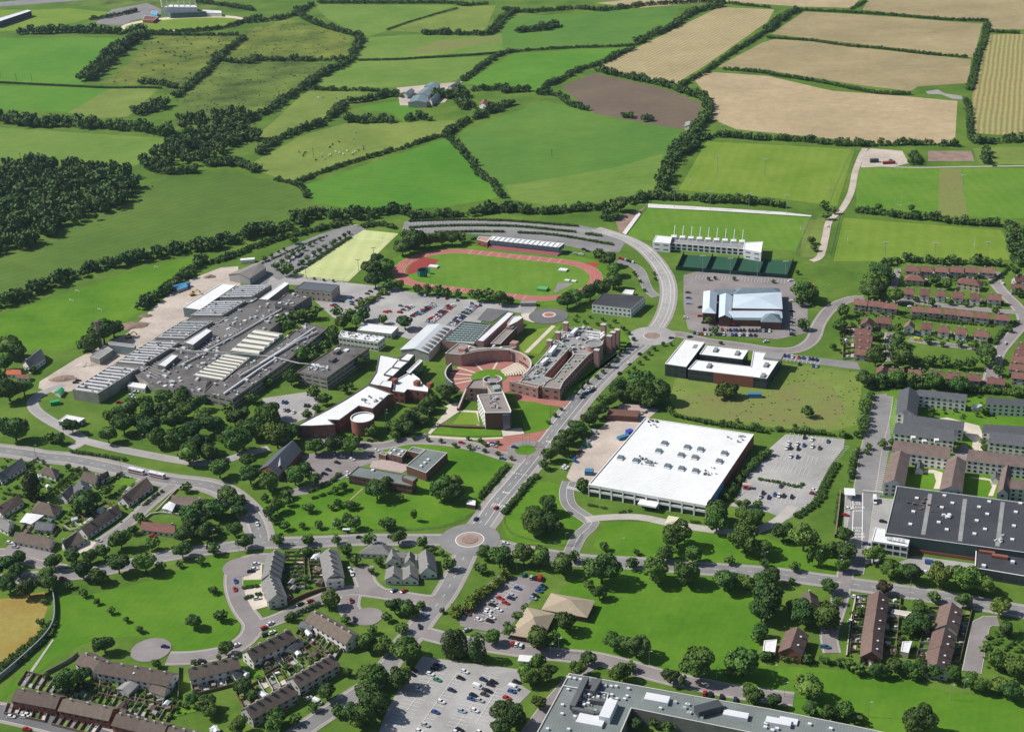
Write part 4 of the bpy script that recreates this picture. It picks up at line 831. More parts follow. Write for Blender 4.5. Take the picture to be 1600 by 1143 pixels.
bld('brick_range','low brick link at the back of the courtyard','hall','1000 218 1152 250 1082 305 935 270',Z5,5,BRICKD,R_GRN,COPE,.4); bld('brick_range','low sloping brick lean to at the courtyard corner','hall','590 285 690 292 660 330 570 300',Z5,3.5,BRICKD,R_GRN,COPE,.3)
patch('courtyard','pale pink gravel courtyard between the brick ranges',Q('490 400 640 385 1000 440 920 520 860 550 460 480',Z5),mat('pink_gravel',(.42,.33,.30),.15,.4,1,fine=.15),.12)
patch('path','thin orange path across the library lawn',Q('370 740 385 748 190 920 180 912',Z5),mat('orange_path',(.42,.28,.17),.1,.5),.12)
bx=bld('utility_hut','tiny brown hut with white roof on the corner lawn','hut','660 700 715 708 712 745 645 735',(600,640,5),3,BRICKD,R_WHITE,COPEW,.15)
# chapel
ch=shed('chapel','dark slate roofed chapel with long pitched roof among trees','chapel','428 562 575 612 752 418 640 358',(320,620,5),4.5,9,BRICKR,mat('blue_slate',(.085,.095,.115),.12,.5,.7,.3),'gable')
sub('545 490 640 492 630 570 560 560',5,8.2,mat('pale_grey_slate',(.30,.30,.31),.1,.4),'gable',BRICKR,ch,(320,620,5))
# tan halls
shed('hall','wide tan hip roofed hall on the park lawn','hall','510 632 842 690 782 815 438 754',(760,800,5),3.6,7,BRICKD,R_TAN,'hip',(1,2,1.5,1.5,1),.5,k=.9); shed('hall','second tan hip roofed hall beside the pink car park','hall','325 745 522 790 428 985 200 946',(760,800,5),3.6,7,BRICKD,R_TAN,'hip',(1,2,1.5,1.5,1),.9,k=.9)
# dark roofed store
T=(1280,740,5); h=9
ds=bld('warehouse','vast charcoal roofed warehouse with green clad front','warehouse','605 92 1800 250 1800 640 515 465',T,h,DKGREEN,R_BLACK,PIPE,.4)
roofbox(ds,'rooflight','762 188 978 168 1040 226 957 260 735 293 1328 215 1248 257 1312 312 1230 363 1535 296 1521 404 933 376 711 391 996 433 1294 430 1212 466 1508 510 1572 228',T,h,1.9,1.9,.3,R_WHITE); clutter(ds,Q('590 180 950 180 950 300 590 290',T,h),h,14,50,[R_DARK,BRICKR],.6,1.6); clutter(ds,Q('1380 470 1440 470 1430 560 1370 550',T,h),h,12,51,[PIPE],.5,1.5); clutter(ds,Q('965 315 1030 315 1030 340 965 335',T,h),h,6,52,[R_WH2],1,2.4)
q=Q('770 620 1205 680',T,0); rot=math.atan2(q[1][1]-q[0][1],q[1][0]-q[0][0])
pf=ring_of(ds); i=sorted(range(4),key=lambda i:-faces_cam(pf[i],pf[(i+1)%4]))[0]; a,b=np.array(pf[i]),np.array(pf[(i+1)%4]); u=(b-a)/np.linalg.norm(b-a); nn=np.array([u[1],-u[0]]); c=a+u*30; ubox(ds,'brick_plinth',float(c[0]+nn[0]*.1),float(c[1]+nn[1]*.1),0,1.9,48,.4,math.atan2(u[1],u[0]),BRICKR)
for k in range(3):
    q=Q(['868 150 812 470','1140 190 1100 520','1435 215 1392 560'][k],T,h); mb=MB(); ribbon(mb,q,2.2,h-.33,R_GREY); mb.build('roof_walkway',ds)
of=bld('office_block','white two storey office box with dark windows at the warehouse corner','office','438 418 512 430 520 478 706 515 692 566 410 522',T,7.5,WHITE,R_WHITE,COPEW,.3)
p=ring_of(of)
put_windows(of,p,7.4,(2,2.9,2.1,.5,.9))
an=bld('warehouse_annexe','lower dark roofed annexe with white fascia at the right edge','warehouse','1225 572 1800 655 1800 830 1215 732',T,6,DKCLAD,R_BLACK,COPEW,.4,(1,6,2,.5,1)); roofbox(an,'roof_unit','1310 615 1410 650',T,6,8,2.4,1.2,BRICKR); roofbox(an,'roof_unit','1510 690 1285 720',T,6,2,2,.8,R_WH2)
# bottom grey green roof
T=(800,980,5.714); h=8
bg_=bld('institute_block','very long grey green flat roofed block along the bottom edge','institute','510 405 1599 600 2290 720 3115 886 3500 970 3300 1130 2120 932 1066 716 900 1100 130 1100',T,h,DARKWALL,R_GRN,COPE,.4)
HB=mat('dark_duct',(.11,.115,.12),.1,.5,.6); duct('665 475 540 735',T,h,1.3,bg_,HB); duct('540 745 740 785 780 770',T,h,1.,bg_,HB); duct('780 490 715 600',T,h,1.2,bg_,HB); duct('735 480 700 540',T,h,1.,bg_,HB); duct('700 665 905 690 890 740',T,h,1.,bg_,HB); duct('460 520 600 545 860 590 840 660',T,h,.2,bg_,R_WH2)
roofbox(bg_,'plant_enclosure','860 765',T,h,5,13,3,R_WH2); roofbox(bg_,'plant_enclosure','705 830',T,h,12,7,.9,R_WH2); roofbox(bg_,'plant_enclosure','1295 645',T,h,11,5,1.4,R_WH2); roofbox(bg_,'roof_vent','515 447 557 455 610 465 828 516 885 524 930 525 1038 545 705 512 768 618 500 552 450 690 447 770 560 795 830 520 937 636 1027 612 1005 638 1457 664 1325 720 1575 688 1545 715 316 905 505 908 890 600 880 640 1580 760 750 745 640 690 600 640 690 600 650 610',T,h,1.4,1.2,.6,R_WH2)
clutter(bg_,Q('620 560 860 600 820 700 600 700',T,h),h,26,61,[PIPE,R_WH2,R_DARK],.5,1.6); T=(1040,980,5.333)
ubox(bg_,'roof_cabin',*G(1040+358/5.333,980+680/5.333,h+1),h-.6,h+3,5,12,R_(-72),mat('dark_cladding',(0,0,0))); roofbox(bg_,'plant_enclosure','585 735 940 795',T,h,11,4,1.3,R_WH2); roofbox(bg_,'rooflight','1023 778',T,h,8,4,.5,R_WH2); roofbox(bg_,'roof_vent','180 640 80 620 160 668 200 710 300 745 835 800 830 830 928 842 1200 805 1375 842 890 855',T,h,1.6,1.4,.6,R_WH2)
q=[G(1040+x/5.333,980+y/5.333,h-.4) for x,y in ((430,600),(400,790))]
# farm
F1=(400,0,4)
for s,l,hh in (('1000 590 1060 545 1120 560 1075 600','long dark farm shed with pale rooflights',6),('950 640 985 600 1070 603 1065 642','broad slate coloured farm shed at the front',6),('1050 540 1080 520 1150 525 1130 558','farm shed behind the dark sheds',6),('1085 625 1145 570 1160 580 1100 640','narrow farm shed on the right of the yard',5),('915 590 955 560 990 565 945 598','small grey lean to at the left of the farmyard',4),('1200 545 1260 510 1280 520 1225 550','pale farm shed near the upper hedge',4.5)):
    shed('farm_shed',l,'shed',s,F1,hh,hh+2,RENDG,mat('farm_sheet_roof',(.13,.18,.20),.15,.1,.7,rand=.2),'gable',group='farm sheds in the top fields')
shed('farmhouse','little farmhouse with orange roof behind the farm trees','farmhouse','1395 655 1410 630 1450 636 1440 664',F1,4,6.5,RENDER,R_RED,'gable'); shed('cottage','tiny white cottage at the brown field corner','cottage','1080 790 1085 765 1140 770 1135 795',(800,0,4),3.5,5.5,RENDER,R_GREY,'gable')
bld('stadium_stand','long dark stand with pale roof in the far left corner','stand','-20 118 170 62 195 68 -20 140',(0,0,4),9,mat('navy_wall',(.05,.07,.10),.1,.2),R_WH2,COPEW,.2)
gs=bld('grandstand','distant white roofed racing stand with a row of masts','stand','1020 46 1060 30 1230 33 1230 46',(0,0,4),14,RENDER,R_WHITE,COPEW,.2); bld('x','',None,'1015 62 1225 55 1290 74 1065 84',(0,0,4),8,mat('green_glass_wall',(.08,.14,.13),.1,.3),mat('navy_wall',(0,0,0)),COPED,.2,root=gs)
for k in range(7):
    b_=G((1015+k*35)/4,(45-k*1)/4,14); m1=MB(); m1.bar((b_[0],b_[1],14),(b_[0]-2,b_[1]+2,34),.7,mat('white_steel',(0,0,0))); m1.build('mast',gs)
bld('kiosk','blue roofed kiosk near the distant racing stand','kiosk','945 85 950 70 985 72 980 92',(0,0,4),5,mat('sheet_1',(0,0,0)),mat('sheet_1',(0,0,0)),COPEW,.2); bld('racing_block','low white block right of the distant racing stand','block','1255 80 1265 62 1380 68 1385 82',(0,0,4),6,RENDER,R_WHITE,COPEW,.2); bld('racing_block','low brick block left of the distant racing stand','block','890 122 905 98 990 105 960 128',(0,0,4),5,BRICKR,R_RED,COPEW,.2)
# ---------------------------------------------------------------- houses and terraces
E1=(1280,400,5)
def row(px,labels,group,w,he,hr,wall,roof,**k):
    v=num(px)
    for i in range(0,len(v),4):
        x0,y0,x1,y1=v[i:i+4]; ridge('house',labels[i//4],[x0,y0,x1,y1],E1,w,he,hr,wall,roof,group,**k)
def lab(n,desc,place): return [('leftmost %s %s'%(desc,place) if i==0 else 'rightmost %s %s'%(desc,place) if i==n-1 else '%s %s from the left %s'%(ordn(i),desc,place)) for i in range(n)]
row('680 76 775 84 795 78 888 86 905 80 1005 88 1020 82 1125 90 1138 84 1245 92 1268 86 1375 96',lab(6,'brown roofed semi','in the top row of the red estate'),'houses in the top row of the red estate',8,5,7.6,RENDG,R_RED)
row('705 140 795 146 1118 166 1240 184',lab(2,'red hip roofed house','below the top row'),'houses below the top row',9,5,8,RENDT,R_RED,kind='hip')
row('668 252 742 258 790 258 865 264 912 266 990 272 1045 278 1130 286 1182 290 1262 298 1318 294 1425 302',lab(6,'white fronted red roofed house','in the second row'),'white fronted houses in the second row',6.6,5,8,RENDER,R_RED)
row('278 334 378 344 390 346 495 356 500 362 612 372 722 390 828 396 848 398 955 406 975 408 1078 416 1092 420 1205 432 1222 434 1335 446 1372 450 1488 460',lab(9,'grey walled brown roofed semi','in the long third row'),'houses in the long third row',8,5,7.6,RENDG,R_RED)
row('670 514 745 520 805 522 882 528 935 544 1018 552 1072 558 1152 566 1220 576 1325 588',lab(5,'white fronted red roofed house','above the small estate green'),'white fronted houses above the small green',6.6,5,8,RENDER,R_RED)
row('330 490 425 500 455 470 565 480',['red gabled house at the corner of the left estate lane','red roofed house with a white gable beside the estate corner'],'houses at the left estate corner',9,5,8,RENDT,R_RED)
row('285 562 405 572 290 610 415 622 290 662 405 675 285 718 400 730',lab(1,'x','y')+['a']*3 if 0 else ['topmost red roofed house in the left stack of four','second red roofed house down the left stack of four','third red roofed house down the left stack of four','lowest red roofed house in the left stack of four'],'four stacked houses left of the estate lane',6.2,5,8,RENDG,R_RED)
row('455 865 540 870 548 872 660 880 698 882 812 890 850 892 962 902 992 906 1110 916 1150 918 1262 928 1315 944 1450 954',lab(7,'red roofed house','in the lowest estate row'),'houses in the lowest estate row',8,5,7.6,RENDG,R_RED)
row('1525 160 1620 150 1505 215 1620 222 1555 680 1640 690 1530 725 1640 738 1510 775 1640 790 1490 835 1640 850 1510 900 1640 915',['red roofed house at the top right edge by the lane','second red roofed house at the top right edge','upper red roofed house right of the bending lane','second red roofed house down right of the bending lane','third red roofed house down right of the bending lane','fourth red roofed house down right of the bending lane','lowest red roofed house right of the bending lane'],'houses along the right edge',7,5,7.8,RENDG,R_RED)
# student housing
H=Z6; MAN=mat('brown_flat_mansard',(.17,.125,.11),.2,.25,.9,fine=.15)
STU='student housing blocks'
def stu(label,px,he,hr,roof,wall=RENDER,kind='gable',win=(3,1.6,1.3,1.6,1.),t=H,end=None):
    return shed('apartment_block',label,'apartments',px,t,he,hr,wall,roof,kind,win,.35,STU,0,end=end or PIPE)
stu('slate roofed student block along the top left of the student housing','160 68 352 88 332 312 130 292',8,11.5,R_SLATE); stu('long white student block at the top under the estate hedge','355 66 832 116 822 160 348 110',8,10.5,R_SLATE)
stu('slate roofed block crossing below the top courtyard','205 298 806 378 790 452 200 396',8,11,R_SLATE); a_=stu('dormered slate student block above the first courtyard','140 402 694 462 702 562 104 482',8,12,R_SLATE)
b_=stu('brown and slate roofed block behind the first porch courtyard','122 568 672 630 652 738 88 662',8,12,MAN); c_=stu('brown roofed left leg of the first courtyard','82 690 262 712 205 1000 5 985',8,11,MAN); d_=stu('brown roofed middle leg between the two courtyards','640 750 818 768 782 1062 560 1050',8,11,MAN)
stu('long brown roofed block at the right behind the second courtyard','868 660 1620 752 1620 848 828 752',8,12,MAN); stu('slate block with rows of balconies at the right','1085 488 1620 540 1620 640 1045 570',8,12,R_SLATE); stu('dark slate block beyond the balcony block','1000 405 1620 440 1620 510 985 480',8,11,R_SLATE)
stu('white block at the top right of the student gardens','1030 146 1560 176 1555 222 1022 190',8,10.5,R_SLATE); stu('brown roofed right leg of the second courtyard','1188 832 1275 848 1240 1085 1130 1082',8,11,MAN); stu('brown roofed cross block at the lower right edge','1275 945 1620 985 1620 1060 1260 1030',8,11,MAN)
shed('porch','white gabled porch of the first courtyard','porch','325 790 400 796 396 855 318 848',H,3,5,RENDER,R_SLATE,'gable'); shed('porch','white gabled porch of the second courtyard','porch','1082 890 1150 896 1146 955 1076 948',H,3,5,RENDER,R_SLATE,'gable'); shed('summer_house','pale roofed summer house in the student gardens','pavilion','882 210 968 200 972 222 880 238',H,2.8,3.8,RENDER,R_BLUE,'gable')
for n,(k,s) in enumerate(((a_,'285 495 395 530 515 520'),)):
    for x,y in Q(s,H,10): ubox(k,'dormer',x,y-3.2,8.2,9.9,2.6,2.6,-.1,RENDER)
patch('courtyard','green and gravel first courtyard',Q('290 790 600 860 560 1040 270 1010',H),LAWN,.14); patch('path','cream path round the first courtyard',Q('290 850 400 880 500 885 525 960 500 1040 560 1040 590 880 500 850 400 850',H),CREAM,.16)
patch('courtyard','green and gravel second courtyard',Q('840 880 1150 950 1110 1110 810 1060',H),LAWN,.14); patch('path','cream path round the second courtyard',Q('840 925 960 945 1060 960 1080 1020 1040 1110 1090 1110 1140 960 1000 930',H),CREAM,.16)
patch('paving','pale paved lane between the student blocks',Q('700 640 820 590 850 640 830 760 690 740',H),ASPHP,.14); patch('paving','narrow pale walk right of the student lane',Q('905 490 945 480 940 660 900 660',H),CREAM,.15)
# brown roofed terraces at the lower right
GR='brown roofed terraces at the lower right'
for l,s in (('top unit of the left brown terrace','440 106 418 256'),('middle unit of the left brown terrace','418 258 396 402'),('lowest unit of the left brown terrace','396 406 384 550')): ridge('terrace_house',l,s,K4,9.5,5,8.6,BRICKR,R_BRN,GR,2,False,lights=2)
for l,s in (('top unit of the right brown terrace','975 190 935 352'),('middle unit of the right brown terrace','925 376 895 508'),('lowest unit of the right brown terrace','888 518 866 640')): ridge('terrace_house',l,s,K4,10.5,5,8.6,RENDG,R_BRN,GR,2,False,lights=2)
shed('porch','little brown roofed porch at the foot of the left terrace','porch','310 600 385 575 450 600 385 630',K4,3,4.4,RENDER,R_RED,'gable'); bld('flat_roof_shed','pale flat roofed garden building between the brown terraces','shed','612 478 682 475 655 560 600 548',K4,3.5,RENDT,R_WH2,COPEW,.2); bld('store','long white garden wall building between the brown terraces','wall','540 240 680 262 640 292 525 268',K4,2,RENDER,CREAM,COPEW,.2)
ridge('house','detached brick house with brown gable roof by the dark clump','1130 896 1076 1052',K2,10.5,5,8.6,BRICKR,R_BRN,None,2,False,lights=2); ridge('house','cross gabled bungalow beside the right hand road','1222 616 1240 700',K2,8,3,6,RENDT,R_TILE,None,1); bld('white_shed','white flat roofed shed by the thicket edge','shed','1' if 0 else '860 1015 965 990 955 1075 855 1090' if 0 else '870 1000 970 992 955 1090 860 1082',K2,3.5,RENDER,R_WHITE,COPEW,.2)
# grey bungalows by the roundabout
G1='grey bungalow courtyard by the roundabout'
sh_=[('grey roofed bungalow with a red door near the cross road','405 316 640 324 660 262 500 246',3,6,'hip'),('small grey gabled unit beside the bungalow court','612 400 730 372 690 300 640 330',3,5.6,'gable'),('left half of the low grey front range of the court','608 524 742 528 742 452 620 446',3,5.6,'gable'),('right half of the low grey front range of the court','748 528 866 530 862 442 748 446',3,5.6,'gable'),('grey roofed house at the right side of the court','884 478 1012 468 990 335 868 330',3.4,7,'gable'),('small dark gabled unit inside the court','765 395 838 398 838 335 770 335',3,5.4,'gable'),('low grey link roof at the back of the court','690 345 765 350 765 312 700 310',3,5,'gable')]
for l,s,he,hr,k in sh_: shed('bungalow',l,'bungalow',s,K8,he,hr,RENDER,mat('grey_tile_roof',(.20,.195,.185),.15,.5,.9,.1,rand=.1,fine=.12),k,(1,1.4,1.1,1.6,.9),.4,G1,1)
GT=mat('grey_tile_roof',(0,0,0))
ridge('terrace','grey roofed terrace with white end left of the close','168 282 208 478',K8,10,5,8.2,RENDER,GT,'estate terraces',5,lights=0,cat='terrace'); shed('bungalow','hip ended end unit of the grey terrace','bungalow','144 545 282 526 245 440 118 460',K8,5,7.5,RENDER,GT,'hip',(2,1.4,1.1,1.8,1),.4,G1)
ridge('terrace','upper half of the stepped grey terrace beside the crescent','1150 494 1108 676',K9,9.5,5,8.4,RENDG,GT,'estate terraces',5,cat='terrace'); ridge('terrace','lower half of the stepped grey terrace beside the crescent','1106 694 1162 836',K9,9.5,5,8.4,RENDG,GT,'estate terraces',5,cat='terrace')
ridge('terrace','white walled terrace stepping down beside the turning circle','1040 172 1352 354',K12,9.5,5.2,8.2,RENDER,R_TILE,'estate terraces',6,cat='terrace'); ridge('terrace','brown roofed terrace with white left gable on the estate road','528 482 860 316',K12,9.5,5.2,8.4,RENDER,R_TILE,'estate terraces',5,cat='terrace'); ridge('terrace','brown roofed terrace with blue shaded wall by the crescent foot','70 620 455 528',K12,9.5,5.2,8.2,RENDER,R_TILE,'estate terraces',5,cat='terrace')
ridge('terrace','upper brown terrace along the sloping estate road','885 690 1195 512',K12,9.5,5.2,8.4,RENDG,R_TILE,'estate terraces',6,cat='terrace'); ridge('terrace','lower brown terrace along the sloping estate road','520 928 868 738',K12,9.5,5.2,8.4,RENDG,R_TILE,'estate terraces',6,cat='terrace')
ridge('terrace','brown terrace turning the corner above the back gardens','590 545 712 602',K11,10,5.2,8,RENDER,R_TILE,'estate terraces',2,cat='terrace'); ridge('terrace','long brown terrace with white rear walls and four chimneys','722 610 1225 700',K11,9.5,5.2,8,RENDER,R_TILE,'estate terraces',5,cat='terrace',lights=1)
for l,s in (('first unit of the brick fronted terrace at the lower left corner','118 806 425 862'),('second unit of the brick fronted terrace at the lower left','452 876 805 946'),('third unit of the brick fronted terrace at the lower left','835 980 1010 1022'),('fourth unit of the brick fronted terrace at the lower left','1015 1025 1190 1062'),('fifth unit of the brick fronted terrace at the bottom edge','1210 1075 1420 1125')): ridge('terrace',l,s,K11,9,5.2,8,BRICKR,R_TILE,'brick fronted terraces',3,cat='terrace')
SH='garden sheds behind the terraces'
shed('garage_row','wide grey sheet roofed garage behind the white rear terrace','shed','835 800 925 730 1008 748 915 840',K11,3,4.2,RENDG,R_GREY,'gable'); shed('extension','dark roofed rear extension of the white rear terrace','shed','1070 815 1105 775 1210 795 1170 850',K11,3,5,RENDER,R_TILE,'gable')
for l,s,t in (('blue grey roofed outhouse behind the estate road terrace','820 470 900 400 970 415 900 480',K12),('grey outhouse beside the white walled terrace','935 290 975 250 1045 270 1030 310',K12),('slate roofed extension behind the crescent foot terrace','400 660 450 630 500 650 440 690',K12)): shed('outhouse',l,'shed',s,t,2.8,4.2,RENDER,R_SLATE,'gable')
rr=random.Random(3); k=0
for i,(x,y,t,c) in enumerate([(885,960,K11,0),(1080,940,K11,0),(1110,970,K11,1),(1190,905,K11,2),(600,840,K11,3),(1540,1090,K11,2),(860,920,K11,0),(930,500,K12,2),(1010,340,K12,2),(1060,500,K12,0),(510,655,K12,2),(655,820,K12,2),(680,570,K12,0),(270,1090,K12,2),(1480,540,(200,760,5),2),(1490,640,(200,760,5),0),(1280,740,(200,760,5),1),(1290,790,(200,760,5),1),(1250,850,(200,760,5),0),(60,350,K8,2),(90,440,K8,0),(100,540,K8,0),(1000,370,K10,2),(790,530,K10,2),(700,610,K10,2),(580,600,K10,2),(400,610,K10,3),(210,700,K10,0),(300,270,K10,2),(430,250,K10,2),(1305,500,K10,2),(375,345,K10,2)]):
    q=G(t[0]+x/t[2],t[1]+y/t[2],2); m_=[R_TILE,R_GREY,R_WH2,mat('green_shed_roof',(.06,.16,.11),.1,.5)][c]
    sx,sy=rr.uniform(2,3.4),rr.uniform(2.6,4.5); a=rr.choice((.5,.9,-.3)); u=np.array([math.cos(a),math.sin(a)])*sx/2; n=np.array([-math.sin(a),math.cos(a)])*sy/2; c0_=np.array(q)
    r=empty('garden_shed',(*q,0),None,'shed',SH); r['_t']=c; pitched(r,[tuple(c0_-u-n),tuple(c0_+u-n),tuple(c0_+u+n),tuple(c0_-u+n)],2.1,2.8,m_,WOOD if c!=2 else RENDER,'gable',.15); k+=1
    r['label']=['small brown roofed garden shed','small grey roofed garden shed','small pale roofed garden shed','small green roofed garden shed'][c]+' '+{K11:'behind the lower left terraces',K12:'in the gardens of the estate road terraces',K9:'behind the stepped grey terrace',K8:'behind the grey terrace of the close',K10:'in the left hand bungalow gardens'}[t]+', %s down from the top'%ordn(min(k-1,11)) if False else None or ['brown roofed garden shed','grey roofed garden shed','pale roofed garden shed','green roofed garden shed'][c]
    r['_x']=q[0]; r['_pl']={K11:'behind the lower left terraces',K12:'behind the estate road terraces',K9:'behind the stepped grey terrace',K8:'behind the grey terrace of the close',K10:'in the left hand bungalow gardens'}[t]
# bungalows at the left
G2='bungalows below the main road'
def bg2(label,s,he,hr,kind='gable',wall=RENDER,roof=R_TILE,t=K10,ch=1): shed('bungalow',label,'bungalow',s,t,he,hr,wall,roof,kind,(1,1.4,1.1,1.8,.9),.45,G2,ch)
bg2('long slate roofed bungalow at the left edge','-30 265 150 138 200 182 10 305',3,6,roof=R_SLATE); bg2('brown hip roofed bungalow in the first deep garden','310 235 360 190 460 220 430 275',3,5.6,'hip'); bg2('brown roofed bungalow with white gables by the main road','630 290 690 235 790 265 740 325',3,5.6); bg2('dormer bungalow with two white chimneys','780 265 840 240 850 262 790 300',3,5.2)
bg2('slate house with a steep gable among the deep gardens','590 420 575 350 690 330 725 385',5,8.5,roof=R_SLATE); bg2('low slate bungalow left of the steep gable','455 430 540 350 585 380 520 450',3,5.6,roof=R_SLATE); bg2('long brown bungalow with white gable beside the close','918 452 1110 290 1192 345 1000 482',3,6.2); bg2('longest brown bungalow row in the middle of the gardens','600 690 900 502 945 548 680 728',3,6.2,ch=2)
bg2('brown bungalow at the bottom with driveway cars','100 770 160 708 425 752 385 828',3,6); bg2('brown gabled bungalow with a bright white drive','480 800 575 708 660 768 515 836',3,6.4); bg2('square hip roofed bungalow with dormers','240 540 300 462 485 505 420 575',3,6.6,'hip'); bg2('white flat extension in front of the hip roofed bungalow','160 625 210 560 335 575 240 640',2.6,2.9,'gable',RENDER,R_WHITE,ch=0)
bg2('small brown bungalow at the left edge','-60 520 110 430 180 465 20 568',3,6); bg2('grey bungalow at the left edge beside the green garden','-60 640 0 590 105 620 60 700',3,5.6,roof=GT); bg2('brown bungalow with white walls and solar vents at the close mouth','1340 470 1360 418 1600 445 1560 520',3,5.6); bg2('low white L shaped annexe beside the close mouth','1270 520 1320 470 1370 480 1340 540',2.6,3,'gable',RENDER,R_WH2,ch=0); bg2('maroon roofed bungalow behind the copse','1105 680 1118 628 1375 652 1362 712',3,5.8,roof=R_RED); bg2('small grey garage with a pitched roof in the gardens','270 680 300 620 430 640 400 690',2.6,4.4,roof=R_SLATE,ch=0)
bg2('slate farmhouse with white gable at the left edge','175 335 300 230 350 290 235 375',4.5,8,roof=R_SLATE,t=B3); bg2('bungalow with bright orange roof at the left edge','50 420 60 385 165 392 160 425',3,5,roof=R_ORANGE,t=B3,ch=0); bg2('red roofed outhouse near the orange roof','130 450 150 425 235 430 225 455',2.6,4,roof=R_RED,t=B3,ch=0)
from collections import defaultdict
_g=defaultdict(list)
for o in [o for o in COL.objects if o.get('_pl')]: _g[(o['_pl'],o['label'])].append(o)
for (pl,l),v in _g.items():
    v.sort(key=lambda o:o['_x'])
    for i,o in enumerate(v): o['label']=(l if len(v)==1 else '%s %s from the left'%(ordn(i),l))+' '+pl
# garden walls and drives of the terraces
for lb,s,t,m in (('cream driveways in front of the stepped grey terrace','930 620 1050 590 1045 700 1090 860 1110 930 960 970 930 900 900 720',K9,CREAM),('gardens and yards behind the stepped grey terrace','1220 500 1370 510 1370 800 1230 820 1180 700',K9,LAWN),('front gardens of the grey terrace','900 730 1040 725 1050 760 900 790',K9,LAWN),('back gardens of the estate road terraces','500 640 900 420 1150 500 880 700 700 740 560 700',K12,LAWN),('back gardens behind the white walled terrace','880 360 1000 250 1290 470 1200 500 1000 460',K12,LAWN),('back gardens of the lower left terraces','350 760 700 680 1180 850 1420 960 1180 1020 800 950 420 870',K11,LAWN),('pale forecourt before the brick fronted terrace','0 950 60 900 350 960 250 1020 0 1010',K11,ASPHP),('square green garden by the main road','905 330 970 255 1080 280 1000 365',K10,LAWN),('green garden strip beside the longest bungalow','490 690 560 610 700 620 620 680',K10,LAWN),('green front garden by the bottom bungalow','200 880 240 830 360 850 310 910',K10,LAWN),('pale drive by the white drive bungalow','590 870 680 770 790 790 650 870',K10,CREAM),('pale drive of the bottom bungalow','30 850 100 770 170 800 380 840 430 870 330 920 240 900 60 870',K10,ASPHP),('cream court behind the grey bungalows','690 310 860 330 860 440 740 440',K8,ASPHL),('pink forecourt of the grey bungalow','370 420 520 430 480 560 400 500',K8,ASPHP)):
    patch('paving' if m in (CREAM,ASPHP,ASPHL) else 'garden',lb,Q(s,t),m,.1)

# divided yards and gardens
ry=random.Random(31)
def yards(label,t,line,dv,n):
    x0,y0,x1,y1=num(line); dx,dy=num(dv); mb=MB(); pa={}
    for k in range(n+1):
        f=k/n; x,y=x0+(x1-x0)*f,y0+(y1-y0)*f; a,b=Q([x,y,x+dx,y+dy],t); rot=math.atan2(b[1]-a[1],b[0]-a[0]); c=lerp(a,b,.5); mb.box(c[0],c[1],0,1.5,math.dist(a,b),.16,rot,ry.choice((WOOD,WOOD,RENDG,BRICKD)))
        if k<n:
            g=(k+1)/n; x2,y2=x0+(x1-x0)*g,y0+(y1-y0)*g
            for (u0,u1) in ((0,.38),(.38,1)):
                if ry.random()<.62:
                    m=ry.choice((CREAM,ASPHP,CONC,FOOT,OLIVE,BASEG,PALE)); q=Q([x+dx*u0,y+dy*u0,x2+dx*u0,y2+dy*u0,x2+dx*u1,y2+dy*u1,x+dx*u1,y+dy*u1],t); q=offset(ccw(q),.5); pa.setdefault(m.name,(m,[]))[1].append(q)
            if ry.random()<.5: q=Q([x+dx*ry.uniform(.3,.9)+(x2-x)*.5,y+dy*ry.uniform(.3,.9)+(y2-y)*.5],t)[0]; mb.box(q[0],q[1],0,ry.uniform(.5,1.9),ry.uniform(.8,2.4),ry.uniform(.8,2),.3,ry.choice((RENDG,R_WH2,WOOD,R_GREY,R_SLATE)))
    e=Q([x0+dx,y0+dy,x1+dx,y1+dy],t); c=lerp(*e,.5); mb.box(c[0],c[1],0,1.6,math.dist(*e),.2,math.atan2(e[1][1]-e[0][1],e[1][0]-e[0][0]),WOOD)
    tag(mb.build('garden_clutter'),'fences and clutter dividing the '+label,kind='stuff')
    mb=MB()
    for m,l in pa.values():
        for q in l: mb.flat(q,.15+_LAY[0]+.004,m)
    if mb.f: tag(mb.build('garden_plots'),'paved and planted plots of the '+label,kind='structure')
